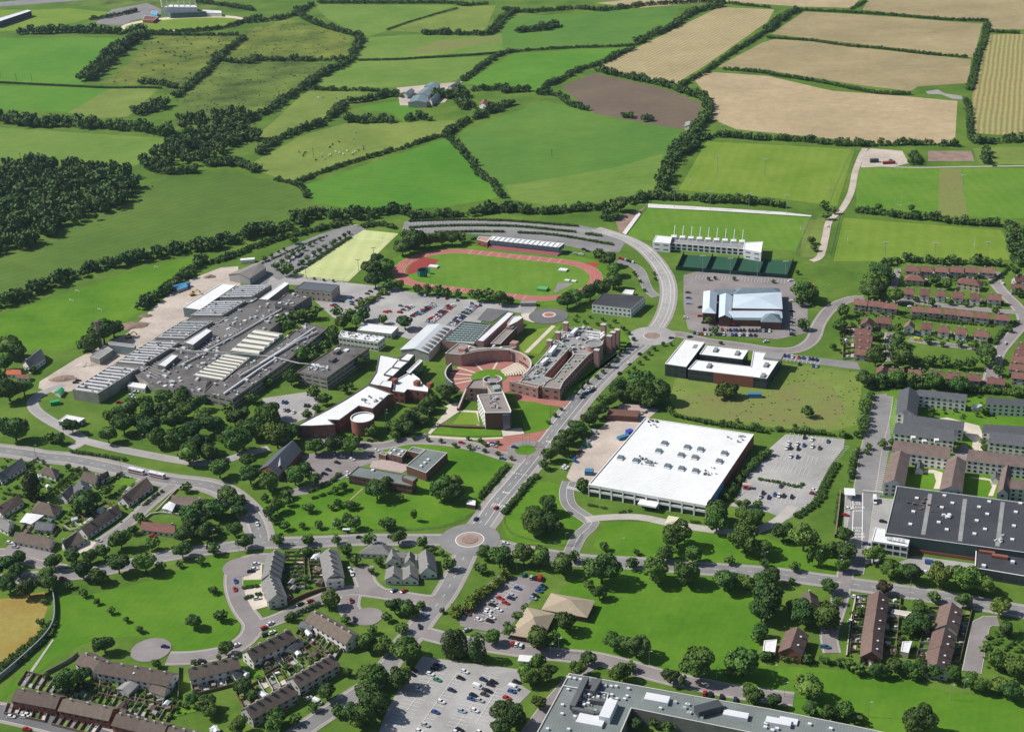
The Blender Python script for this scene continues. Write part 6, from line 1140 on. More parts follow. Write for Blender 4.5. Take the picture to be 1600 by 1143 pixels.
FH=[(T0,'130 200 300 195 450 190 640 190 760 195 900 190',20,14,'deep tree belt below the far left corner pitch'),(T0,'900 210 800 260 700 340 620 420 540 490',34,14,'broad dark tree strip running down beside the first green field'),
(T0,'-300 505 0 515 200 525 500 540 700 548 880 545 1010 550',5,3.5,'thin clipped hedge between the two far left green strips'),(T0,'-300 700 0 730 200 770 400 770 640 780 900 800 1080 830 1200 840',25,15,'long heavy tree belt crossing the far left'),
(T0,'850 700 950 680 1030 640',28,12,'dark thicket at the end of the parched strip'),(T0,'1530 230 1400 330 1300 430 1200 520 1100 600',13,8,'ragged hedge right of the flowery rough field'),(T0,'880 510 1000 520 1100 540',14,9,'short tree row under the flowery rough field'),
(T0,'920 212 1200 216 1500 216',8,6,'lower hedge under the racing oval'),(T0,'940 198 1200 192 1400 170 1560 120 1640 100',11,7,'curving hedge round the racing oval'),(T0,'1340 350 1450 380 1599 385',14,9,'tree row at the top of the marsh field'),
(T0,'1060 900 1200 900 1350 880 1500 860 1640 850',40,13,'wooded band above the dark crop field'),(T0,'900 990 1000 1060 1250 1060',22,10,'tree strip over the little footbridge lane'),(T0,'1300 1020 1500 1020 1600 1060',22,10,'wood edge by the crop field top'),(T0,'560 120 700 100 860 65',10,7,'bushes by the racing car park'),
(T0,'1230 10 1400 30 1580 60',14,8,'tree line behind the distant racing stand'),
(T1,'270 60 300 110 450 170 600 210 650 230 620 300 580 380 450 440 380 480',16,9,'crooked hedge winding down left of the pale pastures'),(T1,'-60 375 0 370 200 370 350 370 520 370 580 380',16,9,'tree row between moorland and marsh'),(T1,'380 480 300 540 200 600 100 680 0 720 -60 760',18,9,'tree line left of the rough paddock'),
(T1,'20 950 100 890 220 830 340 790 450 740 560 640 700 620 830 590 940 600',13,9,'tree line above the cattle field'),(T1,'340 550 500 560 700 560 890 580',9,6,'hedge above the rough paddock'),(T1,'570 745 700 750 870 750',22,10,'grove of round trees by the small paddock'),(T1,'940 745 1010 725 1090 745',16,9,'small grove in front of the farm sheds'),
(T1,'640 375 880 370 1050 360 1300 345 1500 330 1620 310',6,4,'low hedge above the farm pasture'),(T1,'1290 500 1400 420 1500 350 1600 315',12,6,'bushy hedge running up right of the farm'),(T1,'820 185 950 140 1100 95 1260 50',5,4,'diagonal hedge at the top centre'),
(T1,'1040 205 1200 205 1400 210 1480 190 1540 120 1620 60',18,9,'belt of round trees at the top centre'),(T1,'400 15 800 15 1200 15 1300 30 1450 20',11,7,'topmost hedge along the picture edge'),(T1,'250 1140 450 1060 700 980 920 920 1100 860 1180 845',7,5,'slim hedge below the cattle field'),
(T1,'1190 830 1270 780 1340 740 1400 720 1500 680 1600 640',13,9,'hedge left of the big two toned field'),(T1,'1180 845 1250 900 1330 990 1400 1090 1480 1140 1540 1230',11,7,'hedge dropping between the lime and two toned fields'),(T1,'1130 580 1200 600 1290 560 1290 630 1330 670',24,11,'farmyard trees right of the sheds'),(T1,'1350 560 1450 550 1600 550',14,8,'tree row above the farmhouse garden'),(T1,'-60 135 100 120 200 100 300 60 350 20',16,8,'top hedge left of the pale pastures'),(T1,'1420 640 1500 660 1560 640',8,5,'garden hedge by the farmhouse'),
(T2,'-40 60 100 70 240 60 350 50 450 50 560 60 700 45 850 25 1050 15 1200 5 1330 15',12,8,'topmost hedge beside the deep green field'),(T2,'30 190 100 180 200 170 290 150',28,11,'clump of oaks inside the deep green field'),(T2,'-20 325 150 310 400 295 720 285 800 270',6,4.5,'hedge under the deep green field'),(T2,'790 260 860 220 930 190 1020 150 1100 90 1180 60 1320 30',16,9,'row of big trees beside the long stubble field'),
(T2,'760 300 680 330 600 370 500 410 420 430 330 480 240 520 160 580',12,7,'hedge above the ploughed field'),(T2,'530 430 700 470 850 500 980 530 1050 560 1150 590 1220 640 1220 720 1170 770 1120 830 1040 920 990 1000 960 1080 930 1180',19,10,'long winding tree belt from the ploughed field down to the stadium'),(T2,'160 580 280 590 350 640 430 670 490 680',12,8,'tree row at the left corner of the ploughed field'),
(T2,'700 722 760 722',16,9,'lone pair of trees under the ploughed field'),(T2,'820 742 890 742',18,9,'round clump under the ploughed field'),(T2,'-60 565 60 560 120 560',20,9,'clump left of the two toned field tip'),(T2,'1060 530 1120 490 1200 450 1270 400 1400 310 1500 250 1600 180',10,6,'hedge between the long and middle stubble fields'),(T2,'1320 430 1450 440 1560 450 1640 460',7,5,'left end of the hedge above the pink stubble'),(T2,'1330 15 1450 30 1620 45',8,5,'hedge at the top of the long stubble field'),
(T3,'0 455 60 470 200 490 380 520 520 550 700 580 890 585',7,5,'hedge above the pink stubble field'),(T3,'0 235 250 250 500 285 700 300 900 325 1100 345 1250 355',6,4.5,'hedge between the upper and middle stubble fields'),(T3,'-10 190 60 130 130 80 180 60',18,9,'tree clump at the head of the upper stubble'),(T3,'180 60 500 75 800 95 1100 120 1370 130',7,5,'hedge along the top of the upper stubble'),
(T3,'1370 140 1350 250 1310 350 1290 450 1260 560',13,5,'thick straight hedge beside the striped stubble'),(T3,'1240 620 1260 750 1260 870',9,6,'lower part of the straight hedge at the gravel lane'),(T3,'1380 195 1570 205',7,5,'short hedge at the right edge'),(T3,'520 55 610 5',7,5,'hedge spur at the top of the picture'),(T3,'-500 885 -300 840 -100 860 0 862 200 870 400 890 600 900 800 895 950 890 1120 900 1180 890',13,8,'hedge with trees under the pink stubble'),
(T3,'1280 880 1400 880 1500 870 1640 870',18,9,'tree belt under the striped stubble'),(T3,'905 960 920 1020',14,9,'small grove by the walled yard'),(T3,'1360 940 1360 1020',12,8,'bushes right of the walled yard'),
(A3,'130 580 260 530 380 540 500 540 620 545 740 560 860 560 950 560 1060 570 1200 580 1350 610',12,9,'row of broad trees behind the stadium terrace'),(A3,'560 130 500 200 650 120',16,9,'tree knot at the practice pitch corner'),
(A4,'300 640 400 650 560 670 700 690 900 700 1100 730 1300 740 1420 740',11,8,'hedge between the rugby pitches'),(A4,'1480 760 1550 800 1560 900 1560 1040',22,10,'tree mass right of the lower rugby pitch'),(A4,'480 1060 700 1020 950 1040 1150 1040 1300 1050 1500 1060 1600 1060',11,9,'tree row between the lower pitch and estate'),
(A0,'-80 990 0 960 180 900 300 850 450 790 600 740 720 680 850 660 1000 620 1150 600 1300 560 1450 530 1600 520',22,12,'tall tree belt above the sloping sports field'),(A0,'1590 620 1480 720 1380 790 1260 880 1150 950 1080 1000',13,9,'tree hedge along the dusty demolition strip'),
(A1,'0 530 150 480 300 440 450 390 600 400 700 330 850 260 1000 280 1200 280 1320 290',24,12,'tall tree belt behind the staff parking'),(A1,'40 650 200 600 350 540 550 470 750 420 950 370 1150 330',13,5,'dense clipped belt above the staff parking'),(A1,'1240 370 1350 350 1500 375',9,5,'shrubs behind the hockey pitch'),(A1,'560 0 660 20 760 60 800 140',10,5,'hedge at the tip of the dark crop field'),
(A2,'0 290 200 280 400 270 550 250 700 240 850 240 1000 250 1200 240 1400 220 1600 200',13,8,'hedge with trees behind the terraced car park'),(A2,'630 235 800 215 900 235 960 240',18,11,'group of tall round trees behind the track stand'),(A2,'1530 290 1620 300',20,9,'grove at the end of the terraced car park'),(A1,'1340 250 1500 240 1620 260',16,10,'tall trees right of the dark crop field hedge')]
for t,s,w,h,l in FH: hedge(l,t,s,w,h)
# woodland at the left edge: nobody could count it
wp=Q('-60 250 60 252 120 255 190 265 215 285 205 300 150 338 90 360 40 385 -60 402',None,5); rg=random.Random(8); P=[]
def inpoly(x,y,poly):
    c=False
    for i in range(len(poly)):
        (x1,y1),(x2,y2)=poly[i-1],poly[i]
        if (y1>y)!=(y2>y) and x<(x2-x1)*(y-y1)/(y2-y1)+x1: c=not c
    return c
xs=[a for a,b in wp]; ys=[b for a,b in wp]
while len(P)<560:
    x,y=rg.uniform(min(xs),max(xs)),rg.uniform(min(ys),max(ys))
    if inpoly(x,y,wp): R=rg.uniform(2.2,8.5); P.append((x,y,R,R*1.3+rg.uniform(3,8)))
mass('woodland','dense dark wood at the left edge of the picture',P,LEAFF,'stuff',seed=77)
rg=random.Random(12); wp=Q('1090 720 1560 700 1600 830 1300 1000 1050 1060 880 1000 1060 900 1180 860',T0,3); xs=[a for a,b in wp]; ys=[b for a,b in wp]; P=[]
while len(P)<150:
    x,y=rg.uniform(min(xs),max(xs)),rg.uniform(min(ys),max(ys))
    if inpoly(x,y,wp): R=rg.uniform(2.5,6); P.append((x,y,R,R*2.+2))
mass('scrub_wood','scrubby trees above the dark crop field',P,LEAFF,'stuff',seed=78)
for lab,s,t,n,R0,R1,hh in [('scattered gorse and rushes over the marsh field','1000 560 1340 400 1600 370 2100 400 1990 470 1700 640 1560 830 1150 800',T0,300,.4,1.5,.7),('scattered bushes over the moorland pasture','-40 180 200 120 590 225 575 350 350 350 -260 390',T1,180,.4,1.5,.7),('weeds and brambles in the rough meadow','1055 592 1165 592 1228 568 1350 582 1338 664 1200 660 1060 640',None,160,.2,.8,.7),('scattered rushes over the flowery rough field','950 230 1560 222 1340 400 1180 540 640 520 800 400',T0,90,.8,2.2,1.)]:
    wp=Q(s,t); xs=[a for a,b in wp]; ys=[b for a,b in wp]; P=[]
    while len(P)<n:
        x,y=rg.uniform(min(xs),max(xs)),rg.uniform(min(ys),max(ys))
        if inpoly(x,y,wp): R=rg.uniform(R0,R1); P.append((x,y,R,R*hh))
    mass('undergrowth',lab,P,LEAFH,'stuff',seed=79)
def fill(label,s,t,n,R0,R1,hh,m,seed):
    wp=Q(s,t); xs=[a for a,b in wp]; ys=[b for a,b in wp]; P=[]; rg=random.Random(seed); k=0
    while len(P)<n and k<n*40:
        k+=1; x,y=rg.uniform(min(xs),max(xs)),rg.uniform(min(ys),max(ys))
        if inpoly(x,y,wp): R=rg.uniform(R0,R1); P.append((x,y,R,R*hh))
    mass('garden_planting',label,P,m,'stuff',seed=seed)
for i,(l,s,t,n) in enumerate([('garden shrubs and beds among the left hand bungalows','-40 130 150 120 600 190 1250 330 1100 520 950 640 600 700 100 700 -40 600',K10,230),('garden shrubs behind the lower left terraces','350 760 700 680 1180 850 1420 960 1180 1020 800 950 420 870',K11,150),('garden shrubs of the estate road terraces','500 640 900 420 1150 500 880 700 700 740 560 700',K12,90),('garden shrubs behind the white walled terrace','900 360 1000 270 1290 470 1200 500 1000 460',K12,50),('shrubs in the yards behind the stepped grey terrace','1220 500 1500 510 1520 780 1230 820 1180 700',K9,90),
('garden shrubs between the top rows of the red estate','620 130 1300 160 1300 260 640 230',(1280,400,5),110),('garden shrubs along the middle rows of the red estate','640 330 1430 350 1430 410 700 370',(1280,400,5),60),('back garden shrubs of the long red estate row','260 420 660 440 1400 520 1350 560 700 500 300 470',(1280,400,5),140),('front garden shrubs above the small estate green','690 590 1340 640 1330 690 700 640',(1280,400,5),70),('back garden shrubs of the lowest red estate row','430 940 1500 1000 1590 1070 430 1010',(1280,400,5),150),('garden shrubs in the left stack of the red estate','150 470 560 520 540 800 160 780',(1280,400,5),120),('gardens between the brown roofed terraces','510 180 860 240 820 590 480 590',K4,90),('garden planting at the lower right edge','1220 430 1500 400 1500 700 1190 690',K4,70),('garden shrubs left of the brown terraces','240 180 345 180 310 600 210 590',K4,40),('shrubs in the student housing gardens','810 180 1300 200 1500 300 1450 400 1150 380 820 300',(1280,580,5),70)]):
    fill(l,s,t,n,.5,1.7,1.3,[LEAFH,LEAFD,LEAF][i%3],300+i)
# ---------------------------------------------------------------- clipped hedges near the houses and roads
GH=[(K8,'1560 500 1400 620 1300 700 1200 770 1110 830',6,4.5,'tall light green hedge along the pink car park'),(K10,'-20 330 100 250 200 190 300 130',2.2,2.2,'long clipped hedge beside the slate bungalow'),(K10,'320 450 420 370 520 290 620 200',2,2.2,'first of the twin garden hedges running up to the main road'),(K10,'400 430 500 350 600 270 690 215',1.8,2,'second of the twin garden hedges running up to the main road'),(K10,'30 400 150 420 300 445',2,2,'low hedge across the bungalow gardens'),(K10,'840 320 900 280 960 240',2.5,2.5,'clipped hedge beside the square green garden'),(K10,'1140 480 1200 430 1280 370',2.2,2,'front hedge of the long brown bungalow'),(K10,'560 75 700 95 850 120 1000 140',3,2.5,'roadside hedge on the verge triangle'),
(K14,'1050 600 1000 650 900 700 800 740',3,2,'curving hedge beside the chapel drive'),(K14,'840 790 900 770 1000 740',2.5,1.5,'low hedge at the top of the library lawn'),(K15,'960 440 900 500 860 560 800 620 740 700',4,2.5,'hedge along the corner lawn by the avenue'),(K15,'1190 510 1100 600 1040 680 980 750 930 810',4,2.5,'roadside hedge right of the avenue'),(K16,'800 160 850 230 950 260 1100 290 1250 320 1400 340 1600 370',3,3,'boundary hedge behind the white factory'),(K16,'1590 540 1500 620 1400 720 1320 820 1260 900',5,3.5,'planted bank right of the white factory'),(K16,'200 940 300 960 350 970',2.5,1.2,'shrub bed left of the factory entrance'),(K16,'440 1000 540 985',2.5,1.2,'shrub bed beside the factory door path'),(K16,'1000 1070 1080 1080',2.5,1.3,'shrub bed by the yellow barrier'),
((1100,600,5),'0 290 200 310 400 345 600 355 900 375 1100 400 1220 400',4,3.5,'long hedge under the rough meadow'),((1100,600,5),'1300 80 1270 180 1245 300 1230 420',5,5,'tall hedge between the meadow and long bay car park'),((1100,600,5),'1200 520 1160 650 1130 760',4,4,'lower hedge beside the long bay car park'),((1100,600,5),'1040 620 980 720 930 820 900 900 800 980 700 1040',5,2,'low curving hedge along the staff car park'),((1100,600,5),'430 740 600 770 740 800 770 770',2.5,1.6,'low hedge dividing the staff car park'),((1100,600,5),'1060 860 1040 960 1030 1090',2.5,2.5,'brown hedge beside the loading yard'),
(K11,'20 1000 0 ' if 0 else '0 660 100 600 220 500 330 400 370 330',9,2.5,'bramble bank along the estate wall'),(K4,'-100 620 0 620 100 630 200 635',4,4,'dense hedge at the end of the driveway lane'),(K5,'790 250 900 240 1000 250 1150 270',5,4,'hedge under the tiled house'),(K12,'830 240 900 200 1000 150 1110 110',3,2.5,'hedge along the estate road bend'),(K9,'900 790 1030 770',2.5,1.6,'garden hedge in front of the grey terrace'),(K9,'910 870 1050 830',2.5,1.6,'second garden hedge in front of the grey terrace'),
((1280,400,5),'1480 90 1420 150 1320 215',2.5,2.5,'hedge round the last house of the top row'),((1280,400,5),'1540 520 1450 570 1400 620 1370 690',3.5,3,'hedge along the estate lane bend'),((1280,400,5),'720 470 900 500 1100 520 1230 530',3,2,'back garden hedge between the estate rows'),((1280,400,5),'-10 840' if 0 else '940 1010 1080 1020 1200 1040 1400 1050 1600 1080',9,4,'thick greenery above the student housing'),((1280,400,5),'400 1020 560 1000 750 1010 900 1010',9,4,'thick greenery below the red roofed row'),
(K15,'60 150 150 110 250 60 400 -20',9,5,'broad hedge below the curved library drive'),(A0,'0 1010 1' if 0 else '0 0 10 10',1,1,'x')]
for g in GH[:-1]: 
    if g[1] and len(num(g[1]))>=4: hedge(g[4],g[0],g[1],g[2],g[3],LEAFH if 'light' not in g[4] else LEAFL,'hedge','hedges near houses and car parks',protos=MIDQ if g[3]>3 else LOWQ)
# ---------------------------------------------------------------- vehicles
PC={'w':('white',(.72,.72,.72)),'s':('silver',(.42,.43,.44)),'k':('black',(.018,.018,.02)),'b':('blue',(.035,.09,.28)),'n':('navy blue',(.02,.03,.09)),'r':('red',(.42,.02,.02)),'g':('green',(.05,.26,.13)),'t':('teal',(.03,.12,.16)),'m':('maroon',(.16,.015,.02)),'y':('yellow',(.62,.55,.05)),'l':('pale blue',(.30,.40,.52)),'d':('dark grey',(.06,.062,.068))}
TYRE=mat('tyre_rubber',(.02,.02,.02),.1,1,.8); CGL=mat('car_glass',(.015,.018,.022),.1,1,.08,.6); _cb={}
def carpaint(c): return mat('car_paint_'+PC[c][0].replace(' ','_'),PC[c][1],.03,.5,.28,.6)
def loft(secs,m,caps=True):
    mb=MB(); n=len(secs[0])
    for a,b in zip(secs,secs[1:]):
        for i in range(n):
            j=(i+1)%n; mb.face([a[i],a[j],b[j],b[i]],m)
    if caps: mb.face(secs[0][::-1],m); mb.face(secs[-1],m)
    return mb
def tomesh(mb,name):
    me=bpy.data.meshes.new(name); me.from_pydata(mb.v,[],mb.f)
    for m in mb.mats: me.materials.append(m)
    me.polygons.foreach_set('material_index',mb.m); return me
def hull(L,Wd,prof):
    # prof: (x fraction, bottom, top, width factor)
    return [[(x*L,-Wd/2*w,b),(x*L,Wd/2*w,b),(x*L,Wd/2*w,t*.75+b*.25),(x*L,Wd/2*w*.9,t),(x*L,-Wd/2*w*.9,t),(x*L,-Wd/2*w,t*.75+b*.25)] for x,b,t,w in prof]
def carmeshes(c,kind='car'):
    k=(c,kind)
    if k in _cb: return _cb[k]
    m=carpaint(c)
    if kind=='car':
        body=tomesh(loft(hull(4.25,1.74,[(-.5,.35,.68,.84),(-.44,.25,.86,.97),(-.2,.22,.92,1),(.18,.22,.90,1),(.40,.24,.80,.97),(.5,.33,.62,.82)]),m),'car_body')
        gl=tomesh(loft([[(x,-w,z0),(x,w,z0),(x,w*.86,z1),(x,-w*.86,z1)] for x,w,z0,z1 in ((-2.0,.7,.86,.9),(-1.45,.76,.88,1.36),(.05,.76,.9,1.38),(.95,.72,.86,.9))],CGL),'car_windows')
        rf=tomesh(loft([[(x,-w,z0),(x,w,z0),(x,w*.9,z1),(x,-w*.9,z1)] for x,w,z0,z1 in ((-1.5,.66,1.33,1.39),(-.9,.68,1.35,1.44),(-.3,.68,1.35,1.44),(.12,.66,1.33,1.4))],m),'car_roof')
        wx,wz,wr=1.3,.32,.32
    else:
        L=5.2 if kind=='van' else 7.2; Hh=2.1 if kind=='van' else 2.9
        body=tomesh(loft(hull(L,2.0,[(-.5,.4,Hh,.97),(-.48,.35,Hh+.06,1),(.22,.35,Hh+.04,1),(.27,.35,Hh-.1,1)] +[(.33,.35,1.35,.98),(.46,.35,1.15,.95),(.5,.4,.8,.88)]),m),'van_body')
        gl=tomesh(loft([[(x,-w,z0),(x,w,z0),(x,w*.9,z1),(x,-w*.9,z1)] for x,w,z0,z1 in ((L*.2,.97,1.3,Hh-.25),(L*.3,.95,1.28,Hh-.45),(L*.345,.9,1.2,1.36))],CGL),'van_windows')
        rf=tomesh(MB().box(-L*.12,0,Hh,Hh+.12,L*.5,1.2,0,m),'van_roof_panel'); wx,wz,wr=L*.31,.36,.36
    wb=MB(); n=8
    for s in (-1,1):
        a=[(wr*math.cos(2*math.pi*i/n),s*.11,wr*math.sin(2*math.pi*i/n)) for i in range(n)]; wb.face(a if s<0 else a[::-1],TYRE)
    for i in range(n):
        j=(i+1)%n; p=lambda i,s:(wr*math.cos(2*math.pi*i/n),s*.11,wr*math.sin(2*math.pi*i/n)); wb.face([p(i,-1),p(i,1),p(j,1),p(j,-1)],TYRE)
    if 'wheel' not in _cb: _cb['wheel']=tomesh(wb,'wheel')
    _cb[k]=(body,gl,rf,_cb['wheel'],wx,wz); return _cb[k]
CARS=[]
def cars(place,t,hd,s):
    v=s.split()
    for i in range(0,len(v),3):
        x,y=t[0]+float(v[i])/t[2],t[1]+float(v[i+1])/t[2]; c=v[i+2]; kind='car'
        if c[0]=='V': kind='van'; c=c[1:]
        if c[0]=='T': kind='lorry'; c=c[1:]
        p=G(x,y,.7); q=G(x+hd[0],y+hd[1],.7); CARS.append([x,p[0],p[1],math.atan2(q[1]-p[1],q[0]-p[0]),c,kind,place,y])
C1=(600,980,6.667)
cars('in the bleached front car park',C1,(1,.32),'555 388 n 525 425 k 480 480 w 555 540 g 355 635 w 840 455 w 797 522 k 705 648 n 595 768 w 533 875 b 432 1010 s 370 1075 w 1035 538 n 1138 562 k 1108 590 k 978 615 Vw 1085 658 k 930 700 k 1045 692 d 908 738 b 1000 755 s 812 865 l 945 860 w 785 1060 k 755 1088 w 1380 562 k 1350 625 Vw 1330 660 b 1280 728 r 310 440 k 290 485 k 1000 1088 w')
cars('in the pink car park',K1,(1,.3),'245 590 b 205 650 s 190 668 n 105 668 r 150 705 r 55 700 s 45 722 k 95 760 w 15 765 w 5 785 w 40 820 w 25 845 k -60 835 w 445 575 k 430 590 t 410 612 b 380 648 k 365 668 l -145 770 r -150 792 d')
cars('at the top edge of the pink car park',K1,(.35,-1),'295 487 t 350 507 s 385 512 k 418 515 Vr 200 1025 r 235 1030 w 270 1042 w'); cars('at the top edge of the pink car park',K8,(1,-.4),'1375 640 w 1250 915 s')
cars('in the staff car park by the white factory',(1100,600,5),(-.3,1),'785 415 k 843 430 w 968 445 t 660 460 w 728 465 w 780 475 b 645 497 w 675 497 k 735 503 k 845 485 w 902 497 d 675 562 w 730 567 n 598 793 d 460 848 k 440 878 s 505 882 n 552 860 b 585 868 w 622 870 k 685 878 k'); cars('in the staff car park by the white factory',(1100,600,5),(1,.25),'858 825 w 850 853 m 330 810 r')
cars('in the front row of the blue roofed station',V2,(-.15,1),'700 573 k 745 573 d 840 573 r 870 575 s 905 577 k 935 577 b 955 578 n 985 578 k 1012 578 k 1055 580 k 1080 580 k 1110 580 k 1135 580 d 1165 582 l 1188 582 k 1212 584 w 625 600 n 650 602 l 680 604 r 710 606 w 740 608 s 855 610 w 920 612 b 950 614 k 980 615 w 1010 615 k 1040 616 w 1065 617 k 1100 618 k')
cars('beside the blue roofed station',V2,(1,.05),'575 283 d 578 325 b 578 368 l 555 480 w 1385 430 k 1385 485 w 1387 515 k 1387 535 s 1388 578 n 1388 592 s 1390 612 k 1385 350 Vw 700 520 d'); cars('beside the blue roofed station',V2,(1,-.2),'1375 190 Vw 1185 665 w 668 465 r 672 397 k 445 638 k 590 630 k')
cars('before the doors of the blue roofed station',V2,(1,.1),'915 535 Tr 1008 528 Tr')
cars('in the strip beyond the white roofed office',V2,(-.2,1),'1330 775 n 1360 780 b 1390 785 w 1440 790 r 1475 793 b 1525 800 b 1550 803 k 1580 808 n 1445 842 k 1553 855 b 1580 858 l')
cars('on the straight avenue',V2,(1,-1.1),'195 760 k 110 838 w 38 912 k'); cars('parked beside the avenue below the east wing',Z1,(1,-.15),'840 932 n 828 952 d 866 912 b 905 900 k 895 872 w 935 858 w 850 922 k'); cars('on the straight avenue',K15,(1,-1.2),'875 762 r 718 850 n')
cars('by the upper turning lanes',A3,(-.2,1),'40 1012 r 62 1020 r 85 1028 s 105 1035 k 125 1042 k 143 1047 w')
cars('on the campus ring road',K15,(1,.15),'605 255 r 720 290 s 820 270 w 850 262 b 1020 290 n 925 380 t 795 262 k 860 280 s'); cars('in the yard by the white factory',K16,(1,.3),'245 377 Vs 190 433 s 183 480 Vg 105 533 r 140 522 d 20 640 w 5 655 w 75 570 b 95 600 b'); cars('in the yard by the white factory',K16,(1,-.3),'600 232 w 655 205 w 205 55 w 230 25 w 235 45 k 160 82 b 150 102 k 165 65 s')
cars('in the warehouse yard',K3,(1,.15),'230 270 w 205 320 r 498 370 k 375 545 n 865 695 Vb 840 768 w'); cars('in the warehouse yard',K3,(.1,1),'435 210 Tw'); cars('on the driveway lane at the lower right',K4,(1,.2),'40 517 b 265 150 w 240 330 w')
cars('outside the left hand bungalows',K10,(1,.1),'75 785 w 120 818 s 490 1065 r 195 745 w 1195 735 r 770 770 s'); cars('by the works cabin',K13,(1,-.1),'1025 585 w 1040 605 w 930 640 r 610 470 n 590 485 d 1060 560 w'); cars('beside the left foreground terraces',K11,(1,.1),'1178 500 n 1440 603 k 190 1088 r 80 1000 w 130 980 s 175 1000 w 200 985 w')
cars('on the estate road past the crescent',K12,(1,-.5),'175 565 k 450 435 w 715 265 w 660 300 r 725 335 w 670 352 k 945 115 k 1020 90 r 1010 850 s'); cars('on the estate road past the crescent',K12,(1,.5),'1080 880 Vw')
cars('on the crescent',K9,(.3,1),'1010 292 w 835 800 r 840 737 b'); cars('on the crescent',K9,(1,-.15),'1010 870 w 960 660 k 1000 600 w 990 640 w'); cars('by the estate green',K8,(.3,1),'345 690 m 370 835 k 880 892 k 330 445 w 350 480 w'); cars('by the estate green',K8,(1,-.6),'925 803 l 680 608 t 755 612 r'); cars('on the cross road',K8,(1,.05),'410 195 k 655 190 k 1545 240 w')
cars('by the slate chapel',K14,(1,.25),'830 565 n 965 567 n 935 597 k 1035 510 k 1075 463 w 1150 485 w 1305 460 k 1340 415 w 1115 620 w 1120 592 w 1290 340 k'); cars('in the bays by the brick library drive',K14,(-.4,1),'610 38 b 635 42 n 785 65 k 810 68 k 620 100 s 650 105 d 693 118 w')
cars('at the edge of the long grey roof',K5,(.2,-1),'325 545 r 372 553 k 465 575 k 580 598 n'); cars('at the edge of the long grey roof',K5,(1,.2),'1340 158 t'); cars('on the dirt track',A4,(.3,1),'65 765 w'); cars('on the far service track',A4,(1,0),'1370 295 k 560 250 Tg 430 250 w')
cars('in the red roofed estate',E1,(.6,-1),'1435 215 w 1455 680 w 1408 785 w 525 648 w'); cars('in the red roofed estate',E1,(1,.1),'710 395 w 770 652 Vy 870 150 s 990 165 w 740 610 k 780 620 b 945 620 w 1130 665 l 830 185 w'); cars('in the staff parking beside the hockey pitch',A1,(-.3,1),'755 585 k 742 597 n 725 605 k 695 612 w 655 642 w 625 660 w 640 650 s 730 665 n 745 655 s 860 592 w 840 600 w 700 600 b'); cars('in the staff parking beside the hockey pitch',A1,(1,.1),'1178 362 Tw')
cars('near the track stand',A2,(1,.1),'1240 565 b 1300 580 s 1340 585 w 1390 560 k 510 460 k 495 468 k 1360 545 k')
# packed rows of the central car park, bay by bay
rc_=random.Random(21)
def carrow(place,t,s,occ,hd,spacing=2.6,pal='wwsskkddbnrrltm'):
    q=Q(s,t,.7); L=math.dist(*q); n=int(L/spacing)
    for k in range(n):
        if rc_.random()<occ:
            p=lerp(q[0],q[1],(k+.5)/n); x,y=PX(*p,.7); e=G(x+hd[0],y+hd[1],.7); CARS.append([x,p[0],p[1],math.atan2(e[1]-p[1],e[0]-p[0])+(math.pi if rc_.random()<.5 else 0),rc_.choice(pal),'car',place,y])
ROWS=[('995 215 690 470',.9),('945 215 640 462',.9),('715 200 430 430',.8),('680 195 370 425',.75),('500 190 235 350',.6),('465 190 180 355',.5),('225 200 80 290',.5),('190 195 20 310',.45)]
for i,(s,o) in enumerate(ROWS): carrow('in the %s packed row of the central car park'%ordn(i),Z4,s,min(.95,o+.12),(1,.18))
for i,(s,o) in enumerate([('1560 175 1400 240',.25),('1540 235 1340 225',.3),('1190 100 930 215',.35),('1240 95 1080 200',.15),('1300 70 1130 190',.2)]): carrow('in the %s row beside the pale block'%ordn(i),B2,s,o,(1,.2))
for i,s in enumerate(['60 900 300 930','340 935 560 985']): carrow('along the top %s run of the central car park'%ordn(i),A2,s,.35,(-.2,1))
CARS.sort(key=lambda a:-a[7])
nearc=CARS[:300]; KN={'car':'car','van':'van','lorry':'lorry'}
cl=ordinal_labels(nearc,lambda a:a[6],lambda a:PC[a[4]][0],lambda a:a[0],lambda a:KN[a[5]])
def fix(s): 
    w=s.split(); return s if len(w)<=16 else s.replace(' from the left','')
for i,a in enumerate(nearc):
    x,X,Y,h,c,kind,place,y=a; b,g,r_,w,wx,wz=carmeshes(c,kind)
    l=cl[i]; l=l if len(l.split())>3 else l+' standing alone'
    e=empty('parked_car' if kind=='car' else 'parked_van' if kind=='van' else 'lorry',(X,Y,.2),fix(l),KN[kind],'vehicles '+place,h)
    inst('body',b,e)
    if y>470:
        inst('windows',g,e); inst('roof',r_,e)
        for sx in (-1,1):
            for sy in (-1,1): inst('wheel',w,e,(sx*wx,sy*(.8 if kind=='car' else .95),wz))
    else: inst('windows',g,e); inst('roof',r_,e)
if CARS[300:]:
    mb=MB()
    for x,X,Y,h,c,kind,place,y in CARS[300:]:
        m=carpaint(c); mb.box(X,Y,.4,1.0,4.2,1.7,h,m); mb.box(X-.2*math.cos(h),Y-.2*math.sin(h),1.0,1.5,2.2,1.5,h,CGL,m)
    tag(mb.build('distant_cars'),'cars too far off to tell apart in the back car parks',kind='stuff')
